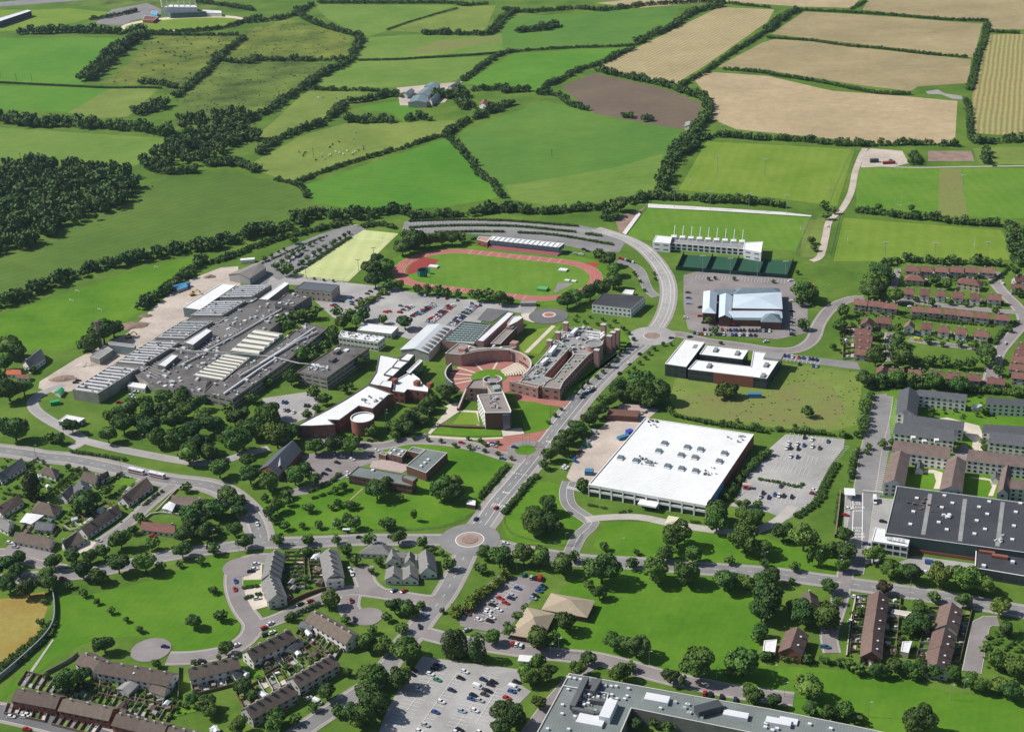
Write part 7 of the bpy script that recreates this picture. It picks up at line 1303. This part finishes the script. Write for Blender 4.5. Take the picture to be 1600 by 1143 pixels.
# buses
def bus(label,x,y,t,hd):
    p=G(t[0]+x/t[2],t[1]+y/t[2],1.6); q=G(t[0]+x/t[2]+hd[0],t[1]+y/t[2]+hd[1],1.6); h=math.atan2(q[1]-p[1],q[0]-p[0]); e=empty('bus',(*p,.2),label,'bus','white buses on the main road',h)
    W_=carpaint('w'); mb=MB(); mb.box(0,0,.35,3.0,11.5,2.5,0,W_); mb.v=[(a,b,c) for a,b,c in mb.v]; o=mb.build('body',loc=(0,0,0)); o.parent=e
    for s in (-1,1):
        o=MB().box(0,s*1.26,1.5,2.4,10.4,.06,0,CGL).build('window_band',loc=(0,0,0)); o.parent=e; o=MB().box(0,s*1.27,.4,.9,11.3,.05,0,carpaint('r')).build('red_stripe',loc=(0,0,0)); o.parent=e
        for k in (-3.4,3.6): inst('wheel',_cb['wheel'],e,(k,s*1.1,.42),0,(1.4,1.5,1.4))
    o=MB().box(5.76,0,1.3,2.6,.06,2.2,0,CGL).build('windscreen',loc=(0,0,0)); o.parent=e; o=MB().box(-1,0,3.0,3.18,3,1.6,0,R_WH2).build('roof_unit',loc=(0,0,0)); o.parent=e
bus('white bus at the rear of the pair on the main road',1065,228,K10,(1,.22)); bus('white bus at the front of the pair on the main road',1225,258,K10,(1,.22))
# ---------------------------------------------------------------- painted bays
def bays(label,t,rows,depth=4.9,sp=2.5,both=True,spine=True):
    mb=MB()
    for s in rows:
        c=Q(s,t); c=resample(c,1.); c=resample(c,sp); l,r=ribbon_pts(c,1.)
        for i in range(len(c)):
            n=l[i]-r[i]; a=np.array(c[i]); b0=a+n*depth; b1=a-n*depth*(1 if both else 0)
            ribbon(mb,[tuple(b1),tuple(b0)],.2,.3,PAINT)
        if spine: ribbon(mb,c,.2,.304,PAINT)
    tag(mb.build('bay_marking'),label,kind='structure')
bays('white bay lines of the bleached front car park',C1,['560 440 90 1060','1115 520 750 1040'])
bays('white single bay lines of the bleached front car park',C1,['760 480 330 1087','1180 640 960 1000'],4.9,2.5,False)
bays('white bay lines of the pink car park',K1,['235 565 95 720 -30 860']); bays('white bay lines of the staff car park',(1100,600,5),['665 410 1000 450','580 560 880 600','555 650 820 690','430 750 760 800','430 870 720 910'],4.8,2.5,True,False); bays('white side bay lines of the staff car park',(1100,600,5),['1080 480 960 620','980 640 760 960','520 590 390 690'],4.8,2.5,False,False)
bays('white bay lines of the long bay car park',(1280,580,5),['395 200 345 500','590 220 540 480','480 720 430 930'],4.8,2.5,False,False)
bays('white bay lines of the central car park',Z4,['970 215 665 466','697 198 400 428','482 190 208 352','208 198 50 300'],4.8,2.6); bays('white bay lines beside the pale block',B2,['1560 175 1370 250','1300 70 1090 200','1200 95 930 210'],4.8,2.6)
bays('faint bay lines of the terraced car park','' if 0 else (640,280,5),['0 345 300 330 600 332 900 350 1200 385 1400 410','0 392 300 372 600 375 900 395 1200 430 1450 470'],4.8,2.6); bays('white bay lines round the blue roofed station',V2,['640 165 1330 200'],4.6,2.5,True,False); bays('white bay lines by the library drive',K14,['540 30 880 75'],4.6,2.5,True,False)
bays('bay lines in the strip beyond the white roofed office',V2,['1320 800 1600 830'],4.6,2.5,True,False)
# low walls and planting that terrace the upper car park
for i,s in enumerate(['0 325 200 318 450 315 700 320 950 335 1200 355 1330 365','0 378 150 368 400 360 750 362 950 375 1150 395 1300 412','200 415 400 408 750 408','850 415 1050 425 1250 450 1450 485 1600 510','1380 425 1500 440']):
    hedge(['top','upper','short left','long lower','short right'][i]+' clipped hedge stepping across the terraced car park',A2,s,3.2,2.2,LEAFH,'hedge','hedges of the terraced car park')
hedge('clipped hedge rows in the staff parking by the pitch',A1,'440 660 600 590 800 500 960 440',1.6,1.6,LEAFH,'hedge','hedges near houses and car parks'); hedge('planted strip along the hockey pitch',A1,'700 730 850 640 1000 540 1140 450',4,2.2,LEAFH,'hedge','hedges near houses and car parks'); hedge('yellow green tree hedge dividing the central car park',B2,'1180 200 1250 170 1330 120 1420 75',6,4,LEAFL,'hedge','hedges near houses and car parks')
# walls and fences
def wall(label,s,t,h,w,m,cat='wall',name='wall'):
    c=Q(s,t); c=resample(smooth(c),4); mb=MB(); l,r=ribbon_pts(c,w)
    for i in range(len(c)-1):
        a,b,d,e=l[i],l[i+1],r[i+1],r[i]; mb.face([(*e,0),(*d,0),(*d,h),(*e,h)],m); mb.face([(*b,0),(*a,0),(*a,h),(*b,h)],m); mb.face([(*e,h),(*d,h),(*b,h),(*a,h)],m)
    o=mb.build(name); return tag(o,label,cat)
wall('tall blue grey boundary wall curving down the lower left','372 85 392 200 388 330 335 430 210 555 0 735 -200 860',K11,2.8,.5,mat('blue_grey_block_wall',(.26,.28,.30),.1,.3)); patch('path','thin pale footpath beside the boundary wall',Q('375 450 385 455 165 785 140 780',K11),CONC,.12)
wall('low cream wall along the short close','1390 370 1220 545',K10,1.2,.4,CREAM); wall('curved cream garden wall at the close bend','1140 600 1180 570 1240 560 1420 575',K10,1.2,.5,CREAM); wall('brown garden wall behind the stepped grey terrace','1170 940 1290 900 1400 850 1560 800',K9,2,.4,BRICKD); wall('dark garden wall beside the white walled terrace','1390 440 1290 495',K12,2,.3,BRICKD); wall('long back garden wall behind the lower left terraces','-0 1 1 1' if 0 else '330 700 480 620 560 560',K11,2,.3,DARKWALL); wall('garden wall at the end of the white rear terrace','1280 650 1275 880',K11,2,.3,DARKWALL)
wall('pale wall of the driveway lane','265 170 230 340 200 590',K4,1.1,.5,CREAM); wall('brown timber wall beside the loading yard','1400 205 1440 60' if 0 else '125 500 150 300 165 150',K3,2.4,.8,WOOD,'wall'); wall('white yard wall at the foot of the long bay car park','340 150 590 175',K3,2,.5,RENDER)
GF_=mat('dark_green_fence',(.02,.06,.05),.1,.5)
FM=mat('grey_fence_steel',(.12,.13,.13),.1,.5,.6)
def fence(label,s,t,h=1.3,step=3.,m=None,rails=2,group='metal railings round the lawns'):
    c=Q(s,t); c=resample(smooth(c),step); o=cen(c); r=empty('fence',(*o,0),label,'fence',group); m=m or FM
    for k in range(rails):
        mb=MB(); z=h*(1-.5*k)-.05
        for a,b in zip(c,c[1:]): mb.bar((*a,z),(*b,z),.05,m)
        mb.build('rail',r)
    if m is GF_:
        mb=MB()
        for a,b in zip(c,c[1:]): mb.face([(*a,.1),(*b,.1),(*b,h-.2),(*a,h-.2)],m)
        mb.build('net_panel',r)
    if 'post' not in _cb: _cb['post']=unit(m)
    for a in c[:280]: inst('post',unit(m),r,(a[0]-o[0],a[1]-o[1],h/2),0,(.12,.12,h))
fence('railing round the library lawn by the cross road','0 945 250 940 400 925 560 890 660 830 760 770',K15); fence('railing round the round cornered lawn','930 830 940 900 1000 970 1150 1020 1300 1045 1480 1065 1545 980',K15); fence('railing along the lawn above the cross road','130 1040 0 1040' if 0 else '0 130 300 140 600 145 800 135',K8)
GF=GF_
for l,s in (('near fence of the four green courts','480 110 900 142 1350 175'),('left fence of the four green courts','490 108 545 -10'),('right fence of the four green courts','1350 172 1398 40'),('first dividing fence of the green courts','715 125 770 5'),('second dividing fence of the green courts','920 142 975 18'),('third dividing fence of the green courts','1130 158 1180 28')): fence(l,s,V2,3.5,4.,GF,4,'fences of the four green courts')
fence('tall catch net beside the practice pitch','90 590 130 480 200 320 270 180',A4,6,8.,FM,4,'tall catch nets'); fence('catch net left of the lower rugby pitch','170 680 130 850 90 1010',A4,4,3.,FM,2,'tall catch nets'); fence('fence round the hockey pitch front','690 770 900 790 1120 810',A1,3,4.,FM,3,'pitch fences'); fence('fence at the right end of the stadium pitch','1555 670 1500 800 1420 1000',A3,4,4.,FM,3,'pitch fences')
# slim steel poles: lamps, floodlights, posts
STEEL=mat('galvanised_pole',(.34,.35,.35),.05,.5,.5,.4); LAMPW=mat('lamp_housing',(.6,.6,.6),.05,.5,.5)
def lamp(label,x,y,t,h=8,group='street lamps'):
    g=G(t[0]+x/t[2],t[1]+y/t[2]); r=empty('street_lamp',(*g,0),label,'street lamp',group); inst('pole',unit(STEEL),r,(0,0,h/2),0,(.16,.16,h)); inst('arm',unit(STEEL),r,(.6,0,h),0,(1.3,.1,.1)); inst('lamp_head',unit(LAMPW),r,(1.2,0,h),0,(.8,.35,.16))
LP=[('front verge','K8','378 145 205 168'),('park edge','K1','240 470 1090 530 565 1090 620 260'),('lower right verge','K5','425 445 990 575 900 430'),('long roof lawn','K6','420 215 1225 335 345 270'),('pink car park edge','K1','1058 300'),('left verge','K9','670 430 870 510'),('main road','K10','280 115 950 235'),('park path','K4','358 1030 960 905 1060 860'),('chapel drive','K14','875 445 388 690 1180 1040'),('ring road','K15','350 95 15 110 1420 1060'),('tall hedge','(1100,600,5)','1245 170 1215 330 1165 600 1125 770'),('upper office','A2','1412 950 1318 980 1228 1000 1175 1000'),('copse drive','Z3','1142 800 1035 870 1460 850'),('left drive','K13','575 905 620 885 1115 980 1330 955'),('red estate lawn','E1','60 300 420 280'),('cross road right','K2','1450 440 875 410'),('warehouse verge','K3','152 770 715 860 705 980')]
for pl,tn,s in LP:
    v=num(s); n=len(v)//2
    for i in range(n): lamp(('slim street lamp by the '+pl) if n==1 else '%s slim street lamp by the %s'%(ordn(i),pl),v[2*i],v[2*i+1],eval(tn))
def mast(label,x,y,t,h,group='floodlight masts',head=True):
    g=G(t[0]+x/t[2],t[1]+y/t[2]); r=empty('floodlight_mast',(*g,0),label,'floodlight',group); inst('pole',unit(STEEL),r,(0,0,h/2),0,(.32,.32,h))
    if head:
        inst('crossbar',unit(LAMPW),r,(0,0,h),0,(4.4,.3,.25))
        for k in (-1.6,-.5,.5,1.6): inst('floodlight',unit(LAMPW),r,(k,-.25,h+.1),0,(.8,.5,.6))
for l,x,y,t,h in (('leftmost floodlight mast behind the stadium pitch',470,625,A3,17),('second floodlight mast behind the stadium pitch',748,640,A3,17),('third floodlight mast behind the stadium pitch',1050,655,A3,17),('rightmost floodlight mast behind the stadium pitch',1342,672,A3,17),('left floodlight mast on the practice pitch',805,347,A3,16),('second floodlight mast on the practice pitch',1175,370,A3,16),('far floodlight mast at the practice pitch hedge',842,80,A3,14),('floodlight mast by the right hand rugby pitch',1118,492,A4,15),('floodlight mast left of the lower rugby pitch',512,1030,A4,15),('second floodlight mast by the lower rugby pitch',898,1040,A4,15),('third floodlight mast by the lower rugby pitch',1308,1030,A4,15),('near floodlight mast of the hockey pitch',1205,735,A1,12),('second floodlight mast of the hockey pitch',1325,640,A1,12),('left floodlight mast of the hockey pitch fence',793,770,A1,10),('leftmost mast before the green courts',690,128,V2,14),('second mast before the green courts',905,148,V2,14),('third mast before the green courts',1115,160,V2,14),('rightmost mast before the green courts',1335,172,V2,14)): mast(l,x,y,t,h)
def goal(label,x,y,t,w,hd,h=10,cross=3):
    g=G(t[0]+x/t[2],t[1]+y/t[2]); q=G(t[0]+x/t[2]+hd[0],t[1]+y/t[2]+hd[1]); a=math.atan2(q[1]-g[1],q[0]-g[0]); r=empty('goal_posts',(*g,0),label,'goal posts','goal posts',a); m=mat('white_steel',(0,0,0))
    for s in (-1,1): inst('post',unit(m),r,(s*w/2,0,h/2),0,(.2,.2,h))
    inst('crossbar',unit(m),r,(0,0,cross),0,(w,.18,.18))
for l,x,y,t,h,hd in (('white goal posts at the left of the lower rugby pitch',222,900,A4,10,(.1,1)),('white goal posts at the right of the lower rugby pitch',1210,938,A4,10,(.1,1)),('near white goal posts on the wide rugby pitches',614,625,A4,10,(1,.05)),('far white goal posts on the wide rugby pitches',625,330,A4,10,(1,.05)),('goal posts at the left of the practice pitch',592,430,A3,9,(.2,-1)),('goal posts at the right of the stadium pitch',1457,810,A3,8,(.1,1)),('goal posts at the right of the practice pitch',68,490,A4,9,(.1,1))): goal(l,x,y,t,5.6,hd,h)
for l,x,y,t in (('small white goal at the left of the sloping sports field',605,885,A0),('small white goal near the bush on the sloping sports field',780,1030,A0),('small white goal at the top of the sloping sports field',1222,698,A0),('small white goal at the left edge sports field',560,958,A0),('white goal on the hockey pitch near end',885,700,A1),('white goal on the hockey pitch far end',1370,462,A1)): goal(l,x,y,t,4.5,(1,.3),2.1,2)
# flagpoles on the avenue corner
for i,x in enumerate((1085,1113,1140)):
    g=G(*[600+x/5,640+288/5]); r=empty('flagpole',(*g,0),['left','middle','right'][i]+' white flagpole on the avenue corner island','flagpole','three white flagpoles'); inst('pole',unit(LAMPW),r,(0,0,4.2),0,(.16,.16,8.4)); inst('finial',unit(STEEL),r,(0,0,8.5),0,(.3,.3,.3))
# bus shelter, kiosks, barrier hut
for l,x,y,t in (('bus shelter on the cross road verge',310,160,K8),('second bus shelter hidden at the lane mouth',1,1,K8))[:1]:
    g=G(t[0]+x/t[2],t[1]+y/t[2]); r=empty('bus_shelter',(*g,0),l,'bus shelter'); ubox(r,'roof',*g,2.4,2.55,4.5,1.8,-.1,R_WH2); ubox(r,'back_panel',g[0],g[1]+.8,.3,2.3,4.3,.08,-.1,GLASSB); 
    for s in (-2,2): ubox(r,'post',g[0]+s,g[1]-.6,0,2.4,.12,.12,0,STEEL)
    ubox(r,'bench',g[0],g[1]+.3,.4,.5,3,.4,-.1,WOOD)
def canopy(label,x,y,t,sx,sy,h,m=None,name='gatehouse'):
    g=G(t[0]+x/t[2],t[1]+y/t[2],h); r=empty(name,(*g,0),label,'canopy'); ubox(r,'roof',*g,h,h+.35,sx,sy,-.2,m or R_WHITE); ubox(r,'hut',*g,0,h,sx*.45,sy*.5,-.2,RENDER)
    for a in (-1,1):
        for b in (-1,1): ubox(r,'post',g[0]+a*sx*.42,g[1]+b*sy*.4,0,h,.2,.2,0,STEEL)
canopy('white roofed gatehouse at the bleached car park entrance',1390,472,K7,6.5,5,3.2); canopy('pink roofed smoking shelter in the staff car park',335,782,(1100,600,5),5,3,2.6,mat('pink_sheet',(.5,.33,.30),.05,.5)); canopy('pale canopy at the left entrance barrier',340,1000,(300,900,5),1,1,1) if 0 else None
canopy('white box trailer beside the hedge in the yard',238,142,K3,6,8,3.6,name='store_canopy')
# containers, cabins and skips
def cont(label,x,y,t,sx,sy,h,rot,m,cat='container',name='container'):
    g=G(t[0]+x/t[2],t[1]+y/t[2],h*.6); r=empty(name,(*g,0),label,cat,None,rot); o_=r['_o']
    inst('body',unit(m),r,(0,0,h/2),0,(sx,sy,h)); 
    for k in range(5): inst('rib',unit(m),r,(-sx*.4+sx*.2*k,0,h/2),0,(.15,sy+.12,h*.94))
    inst('door',unit(mat('container_door',(.2,.2,.2),.1,.5)),r,(sx/2,0,h/2),0,(.1,sy*.86,h*.86))
BLC=mat('container_blue',(.05,.19,.34),.1,.5,.6); cont('blue container by the dusty strip hedge',915,232,B1,14,4,3.6,.55,BLC); cont('blue skip at the factory yard corner',203,682,K16,5,4,3,-.2,BLC,'skip','skip'); cont('blue site cabin at the meadow corner',1495,82,K16,9,3.2,2.8,-.1,BLC,'cabin','site_cabin'); cont('white cabin at the top of the staff parking',1175,365,A1,10,4,3.2,0,R_WH2) if 0 else None
cont('green cabin at the works gate',430,640,K13,6,4,2.6,.3,mat('bright_green_sheet',(.03,.30,.10),.1,.5)); cont('white cabins above the brown workshop',335,632,A1,12,5,3,.1,RENDER); cont('red depot container north of the pitches',545,268,A4,12,3,2.6,0,mat('container_red',(.25,.05,.04),.1,.5)); cont('green depot container north of the pitches',430,252,A4,8,4,3.4,0,mat('dark_green_cladding',(0,0,0))); cont('blue bins against the factory side wall',470,410,K16,8,3,2,.5,BLC); cont('blue waste unit by the factory loading door',520,372,K16,4,4,3,.5,mat('deep_blue_sheet',(.04,.06,.38),.1,.5))
cont('orange container behind the station trees',1510,230,V2,10,2.6,2.6,0,mat('container_orange',(.55,.16,.03),.1,.5)); cont('grey workshop in the brick corner of the factory yard',470,240,K16,20,9,4,-.25,BRICKD,'store','yard_store'); cont('pink rubble bay behind the yard store',540,190,K16,18,9,1.6,-.25,mat('pink_gravel',(0,0,0)),'bay','rubble_bay')
# landing mats and shelters on the infield
for l,x,y,sx,sy,h,m in (('white high jump cover left of the infield',770,372,8,5,1.6,'w'),('green vault cover right of the infield',545,650,8,6,2.2,'g'),('white vault mat at the end of the runway',800,415,7,5,1.6,'w'),('first white mat by the throwing area',850,545,4,3,1.2,'w'),('second white mat by the throwing area',935,555,4,3,1.2,'w')):
    t=(600,370,8) if 'left' in l else (780,370,8); x_=620 if 'left' in l else x
    g=G(t[0]+x_/8,t[1]+y/8,h*.5); r=empty('mat_cover',(*g,0),l,'mat cover','covers on the infield',-.42+math.pi*.5 if False else -.42); mm_=mat('cover_green',(.10,.36,.13),.05,.5) if m=='g' else R_WHITE
    inst('cover',unit(mm_),r,(0,0,h*.65),0,(sx,sy,h*.7)); inst('base',unit(R_DARK),r,(0,0,h*.15),0,(sx*.94,sy*.94,h*.3))
g=G(600+500/8,370+480/8); r=empty('throwing_cage',(*g,0),'green netted throwing cage left of the infield','cage')
for k in range(9):
    a=R_(30+k*32); q=(g[0]+5*math.cos(a),g[1]+5*math.sin(a)); ubox(r,'net_panel',*q,.1,5,.1,3.1,a,mat('green_netting',(.02,.17,.13),.1,.5)); ubox(r,'post',q[0]+.3,q[1],0,5.4,.15,.15,0,STEEL)
cont('grey scoring hut on the near track edge',930,968,A2,12,5,3,-.1,R_GREY,'hut','scoring_hut')
# excavators on the dusty strip
YEL=mat('machine_yellow',(.55,.33,.03),.1,.5,.5)
for l,x,y in (('yellow excavator on the dusty strip by the white workshop',1005,308),('yellow excavator loading beside the conveyor shed',505,640)):
    g=G(100+x/5,400+y/5); r=empty('excavator',(*g,.1),l,'excavator','yellow excavators',.5)
    for s in (-1,1): inst('track',unit(TYRE),r,(0,s*1.3,.45),0,(4.2,.7,.9))
    inst('body',unit(YEL),r,(-.4,0,1.6),0,(3.4,2.6,1.2)); inst('cab',unit(CGL),r,(.8,.7,2.4),0,(1.4,1.1,1.7)); 
    for n_,a,b in (('boom',(1,0,1.8),(4.2,0,4.4)),('arm',(4.2,0,4.4),(6.2,0,2.2))):
        mb=MB(); mb.bar(a,b,.28,YEL); o=mb.build(n_,loc=(0,0,0)); o.parent=r
    inst('bucket',unit(YEL),r,(6.3,0,1.5),0,(1.1,1.2,1.2))
for l,x,y,R,h,m in (('long brown spoil heap on the dusty strip',540,545,9,2.4,DIRT2),('small spoil heap by the brown workshop',1140,165,4,2,DIRT2),('gravel heap beside the chimney',180,850,6,1.6,DIRT),('brown heap on the upper dusty strip',640,470,4,1.8,DIRT2),('brown spoil ridge at the strip end',-10,960,7,1.8,DIRT2)):
    g=G(100+x/5,400+y/5); rg=np.random.default_rng(abs(int(x))); mb=MB(); n=14; rings=[]
    for j,(rr_,zz) in enumerate(((1,0),(.7,.5),(.4,.85),(.1,1))): rings.append([(g[0]+R*rr_*math.cos(2*math.pi*i/n)*rg.uniform(.85,1.15)*1.4,g[1]+R*rr_*math.sin(2*math.pi*i/n)*rg.uniform(.8,1.2)*.8,.1+h*zz*rg.uniform(.8,1.1)) for i in range(n)])
    for a,b in zip(rings,rings[1:]):
        for i in range(n): mb.face([a[i],a[(i+1)%n],b[(i+1)%n],b[i]],m)
    mb.face(rings[-1],m); tag(mb.build('spoil_heap'),l,'spoil heap')
# cattle in the pale field
COWW=mat('cow_white',(.6,.57,.5),.1,1); COWK=mat('cow_black',(.03,.025,.02),.1,1); rcw=random.Random(4)
def cowmesh(m):
    mb=loft([[(x,-w,z-hh),(x,w,z-hh),(x,w*1.05,z),(x,w*.5,z+hh),(x,-w*.5,z+hh),(x,-w*1.05,z)] for x,w,z,hh in ((-1.05,.16,1.1,.25),(-.85,.32,1.05,.38),(-.2,.38,.98,.42),(.5,.34,1.05,.4),(.9,.2,1.25,.26),(1.25,.13,1.35,.2),(1.6,.09,1.2,.13))],m)
    for x in (-.75,.6):
        for s in (-.22,.22): mb.box(x,s,0,.75,.16,.14,0,m)
    return tomesh(mb,'cow_body')
cm_=[cowmesh(COWW),cowmesh(COWK)]
cows=[(620,828,0),(608,868,0),(520,888,1),(478,905,1),(462,922,1),(500,950,0),(520,958,0),(465,968,0),(455,975,0),(300,962,1),(310,955,1),(268,950,1),(295,975,1),(412,978,0),(428,992,0),(375,1002,1),(570,945,0),(605,958,0),(618,950,0),(600,965,0),(640,940,1),(668,915,0),(672,932,1),(545,965,0),(390,612,0),(415,610,0),(500,616,0)]
cl2=ordinal_labels(cows,lambda a:'grazing in the pale pasture' if a[1]>700 else 'in the rough paddock',lambda a:['white','black'][a[2]],lambda a:a[0],lambda a:'cow')
for i,(x,y,c) in enumerate(cows):
    g=G(400+x/4,y/4,.5); o=bpy.data.objects.new('cow',cm_[c]); COL.objects.link(o); o.location=(*g,.03); o.rotation_euler=(0,0,rcw.uniform(0,6.28)); o.scale=(1.25,1.25,1.25); tag(o,cl2[i],'cow','cattle in the top pastures')
# telegraph poles in the fields
for l,x,y,t in (('wooden pole among the cattle',360,985,T1),('wooden pole in the two toned field',250,992,T2),('first wooden pole in the far left green field',8,490,T0),('second wooden pole in the far left green field',104,505,T0),('third wooden pole in the far left green field',200,508,T0),('wooden pole in the striped left pasture',132,1010,T0),('twin wooden pole by the practice pitch',1080,1025,T2)):
    g=G(t[0]+x/t[2],t[1]+y/t[2]); r=empty('telegraph_pole',(*g,0),l,'pole','telegraph poles'); inst('pole',unit(WOOD),r,(0,0,5),0,(.35,.35,10)); inst('crossarm',unit(WOOD),r,(0,0,9.4),0,(2.2,.2,.2))
# words: the roof sign of the warehouse office and the yard markings
def text(name,s,loc,rx,rz,size,m,parent=None,ext=.0):
    cu=bpy.data.curves.new(name,'FONT'); cu.body=s; cu.size=size; cu.align_x='CENTER'; cu.extrude=ext; cu.materials.append(m); t_=bpy.data.objects.new(name,cu); COL.objects.link(t_); dg=bpy.context.evaluated_depsgraph_get(); me=bpy.data.meshes.new_from_object(t_.evaluated_get(dg)); bpy.data.objects.remove(t_); o=bpy.data.objects.new(name,me); COL.objects.link(o)
    o.rotation_euler=(rx,0,rz); o.location=loc
    if parent is not None: o.parent=parent; o.location=tuple(a-b for a,b in zip(loc,parent['_o']))
    return o
a,b=Q('545 520 655 540',K3,7.6); rz=math.atan2(b[1]-a[1],b[0]-a[0]); c=lerp(a,b,.5); sg_=empty('roof_sign',(*c,7.2),'raised white letter sign on the white office roof','sign'); sg_['_o']=[c[0],c[1],7.2]
text('letters','ASTRA',(c[0],c[1],8.1),R_(90),rz,2.9,LINE,sg_,.12); inst('rail',unit(STEEL),sg_,(0,.3,.75),rz,(10,.15,.15)); inst('rail',unit(STEEL),sg_,(0,.3,2.6),rz,(10,.15,.15))
for k in range(5): inst('strut',unit(STEEL),sg_,((k-2)*2.2*math.cos(rz),(k-2)*2.2*math.sin(rz)+.6,1),0,(.12,.8,2.1))
for y_,s_ in ((212,'EXIT'),(232,'IN'),(246,'USE'),(270,'PLEASE'),(297,'KEEP'),(432,'KEEP'),(452,'IN'),(478,'RIGHT'),(500,'PLEASE')):
    g=G(1280+302/5,740+y_/5); tag(text('yard_lettering',s_,(g[0],g[1],.31),0,-.12,2.6,LINE),'white painted words on the loading yard',kind='structure')
mb=MB()
for s in ('262 200 265 300 258 470','340 150 338 350 333 580'): ribbon(mb,Q(s,K3),.45,.3,LINE)
tag(mb.build('yard_line'),'long white lines down the loading yard',kind='structure')
# chequered cream patio by the factory
pt=Q('822 1028 908 1042 880 1072 790 1090',K16); patch('patio','cream chequered patio before the white factory',pt,mat('cream_tiles',(.62,.58,.40),.08,.4),.2); mb=MB(); A,B_,C_,D_=[np.array(v) for v in pt]
for i in range(6):
    for j in range(4):
        if (i+j)%2==0:
            u_,v_=(i+.5)/6,(j+.5)/4; p_=(A*(1-u_)+B_*u_)*(1-v_)+(D_*(1-u_)+C_*u_)*v_; mb.box(p_[0],p_[1],.2,.26,1.3,1.3,-.2,TYRE)
tag(mb.build('patio_squares'),'dark squares of the chequered patio',kind='structure')
# zebra crossings and road lettering bars
mb=MB()
def zebra(x,y,t,hd,n,w=.55,l=3.2):
    a=G(t[0]+x/t[2],t[1]+y/t[2]); q=G(t[0]+(x+hd[0])/t[2],t[1]+(y+hd[1])/t[2]); L=math.dist(a,q); u=((q[0]-a[0])/L,(q[1]-a[1])/L)
    for k in range(n):
        c=(a[0]+u[0]*L*(k+.5)/n,a[1]+u[1]*L*(k+.5)/n); ribbon(mb,[(c[0]-u[1]*l/2,c[1]+u[0]*l/2),(c[0]+u[1]*l/2,c[1]-u[0]*l/2)],w,.3,PAINT)
zebra(1430,605,K15,(110,28),8); zebra(990,490,K15,(130,25),7,.5,1.5); zebra(840,740,K15,(100,20),6,.5,3.6); zebra(925,645,K15,(60,8),4,.7,1.6); zebra(1265,245,K15,(60,15),4,.7,1.8); zebra(190,140 if 0 else 145,(520,670,8),(0,0),0) if 0 else None
tag(mb.build('crossing_bars'),'white crossing bars on the avenue and drive',kind='structure')
# haze
hz=MB(); hz.box(0,1500,-1,420,7000,5000,0,PAINT); hz.face([(-3500,-1000,-1),(-3500,4000,-1),(3500,4000,-1),(3500,-1000,-1)],PAINT)
hm=bpy.data.materials.new('pale_haze'); hm.use_nodes=True; hn=hm.node_tree; [hn.nodes.remove(n) for n in list(hn.nodes)]
ho=hn.nodes.new('ShaderNodeOutputMaterial'); hv=hn.nodes.new('ShaderNodeVolumePrincipled'); hv.inputs['Color'].default_value=(.62,.8,1,1); hv.inputs['Density'].default_value=.000024; hv.inputs['Anisotropy'].default_value=.2
hn.links.new(hv.outputs[0],ho.inputs['Volume']); hz.mats=[hm]; tag(hz.build('haze'),'thin pale summer haze over the land',kind='stuff')
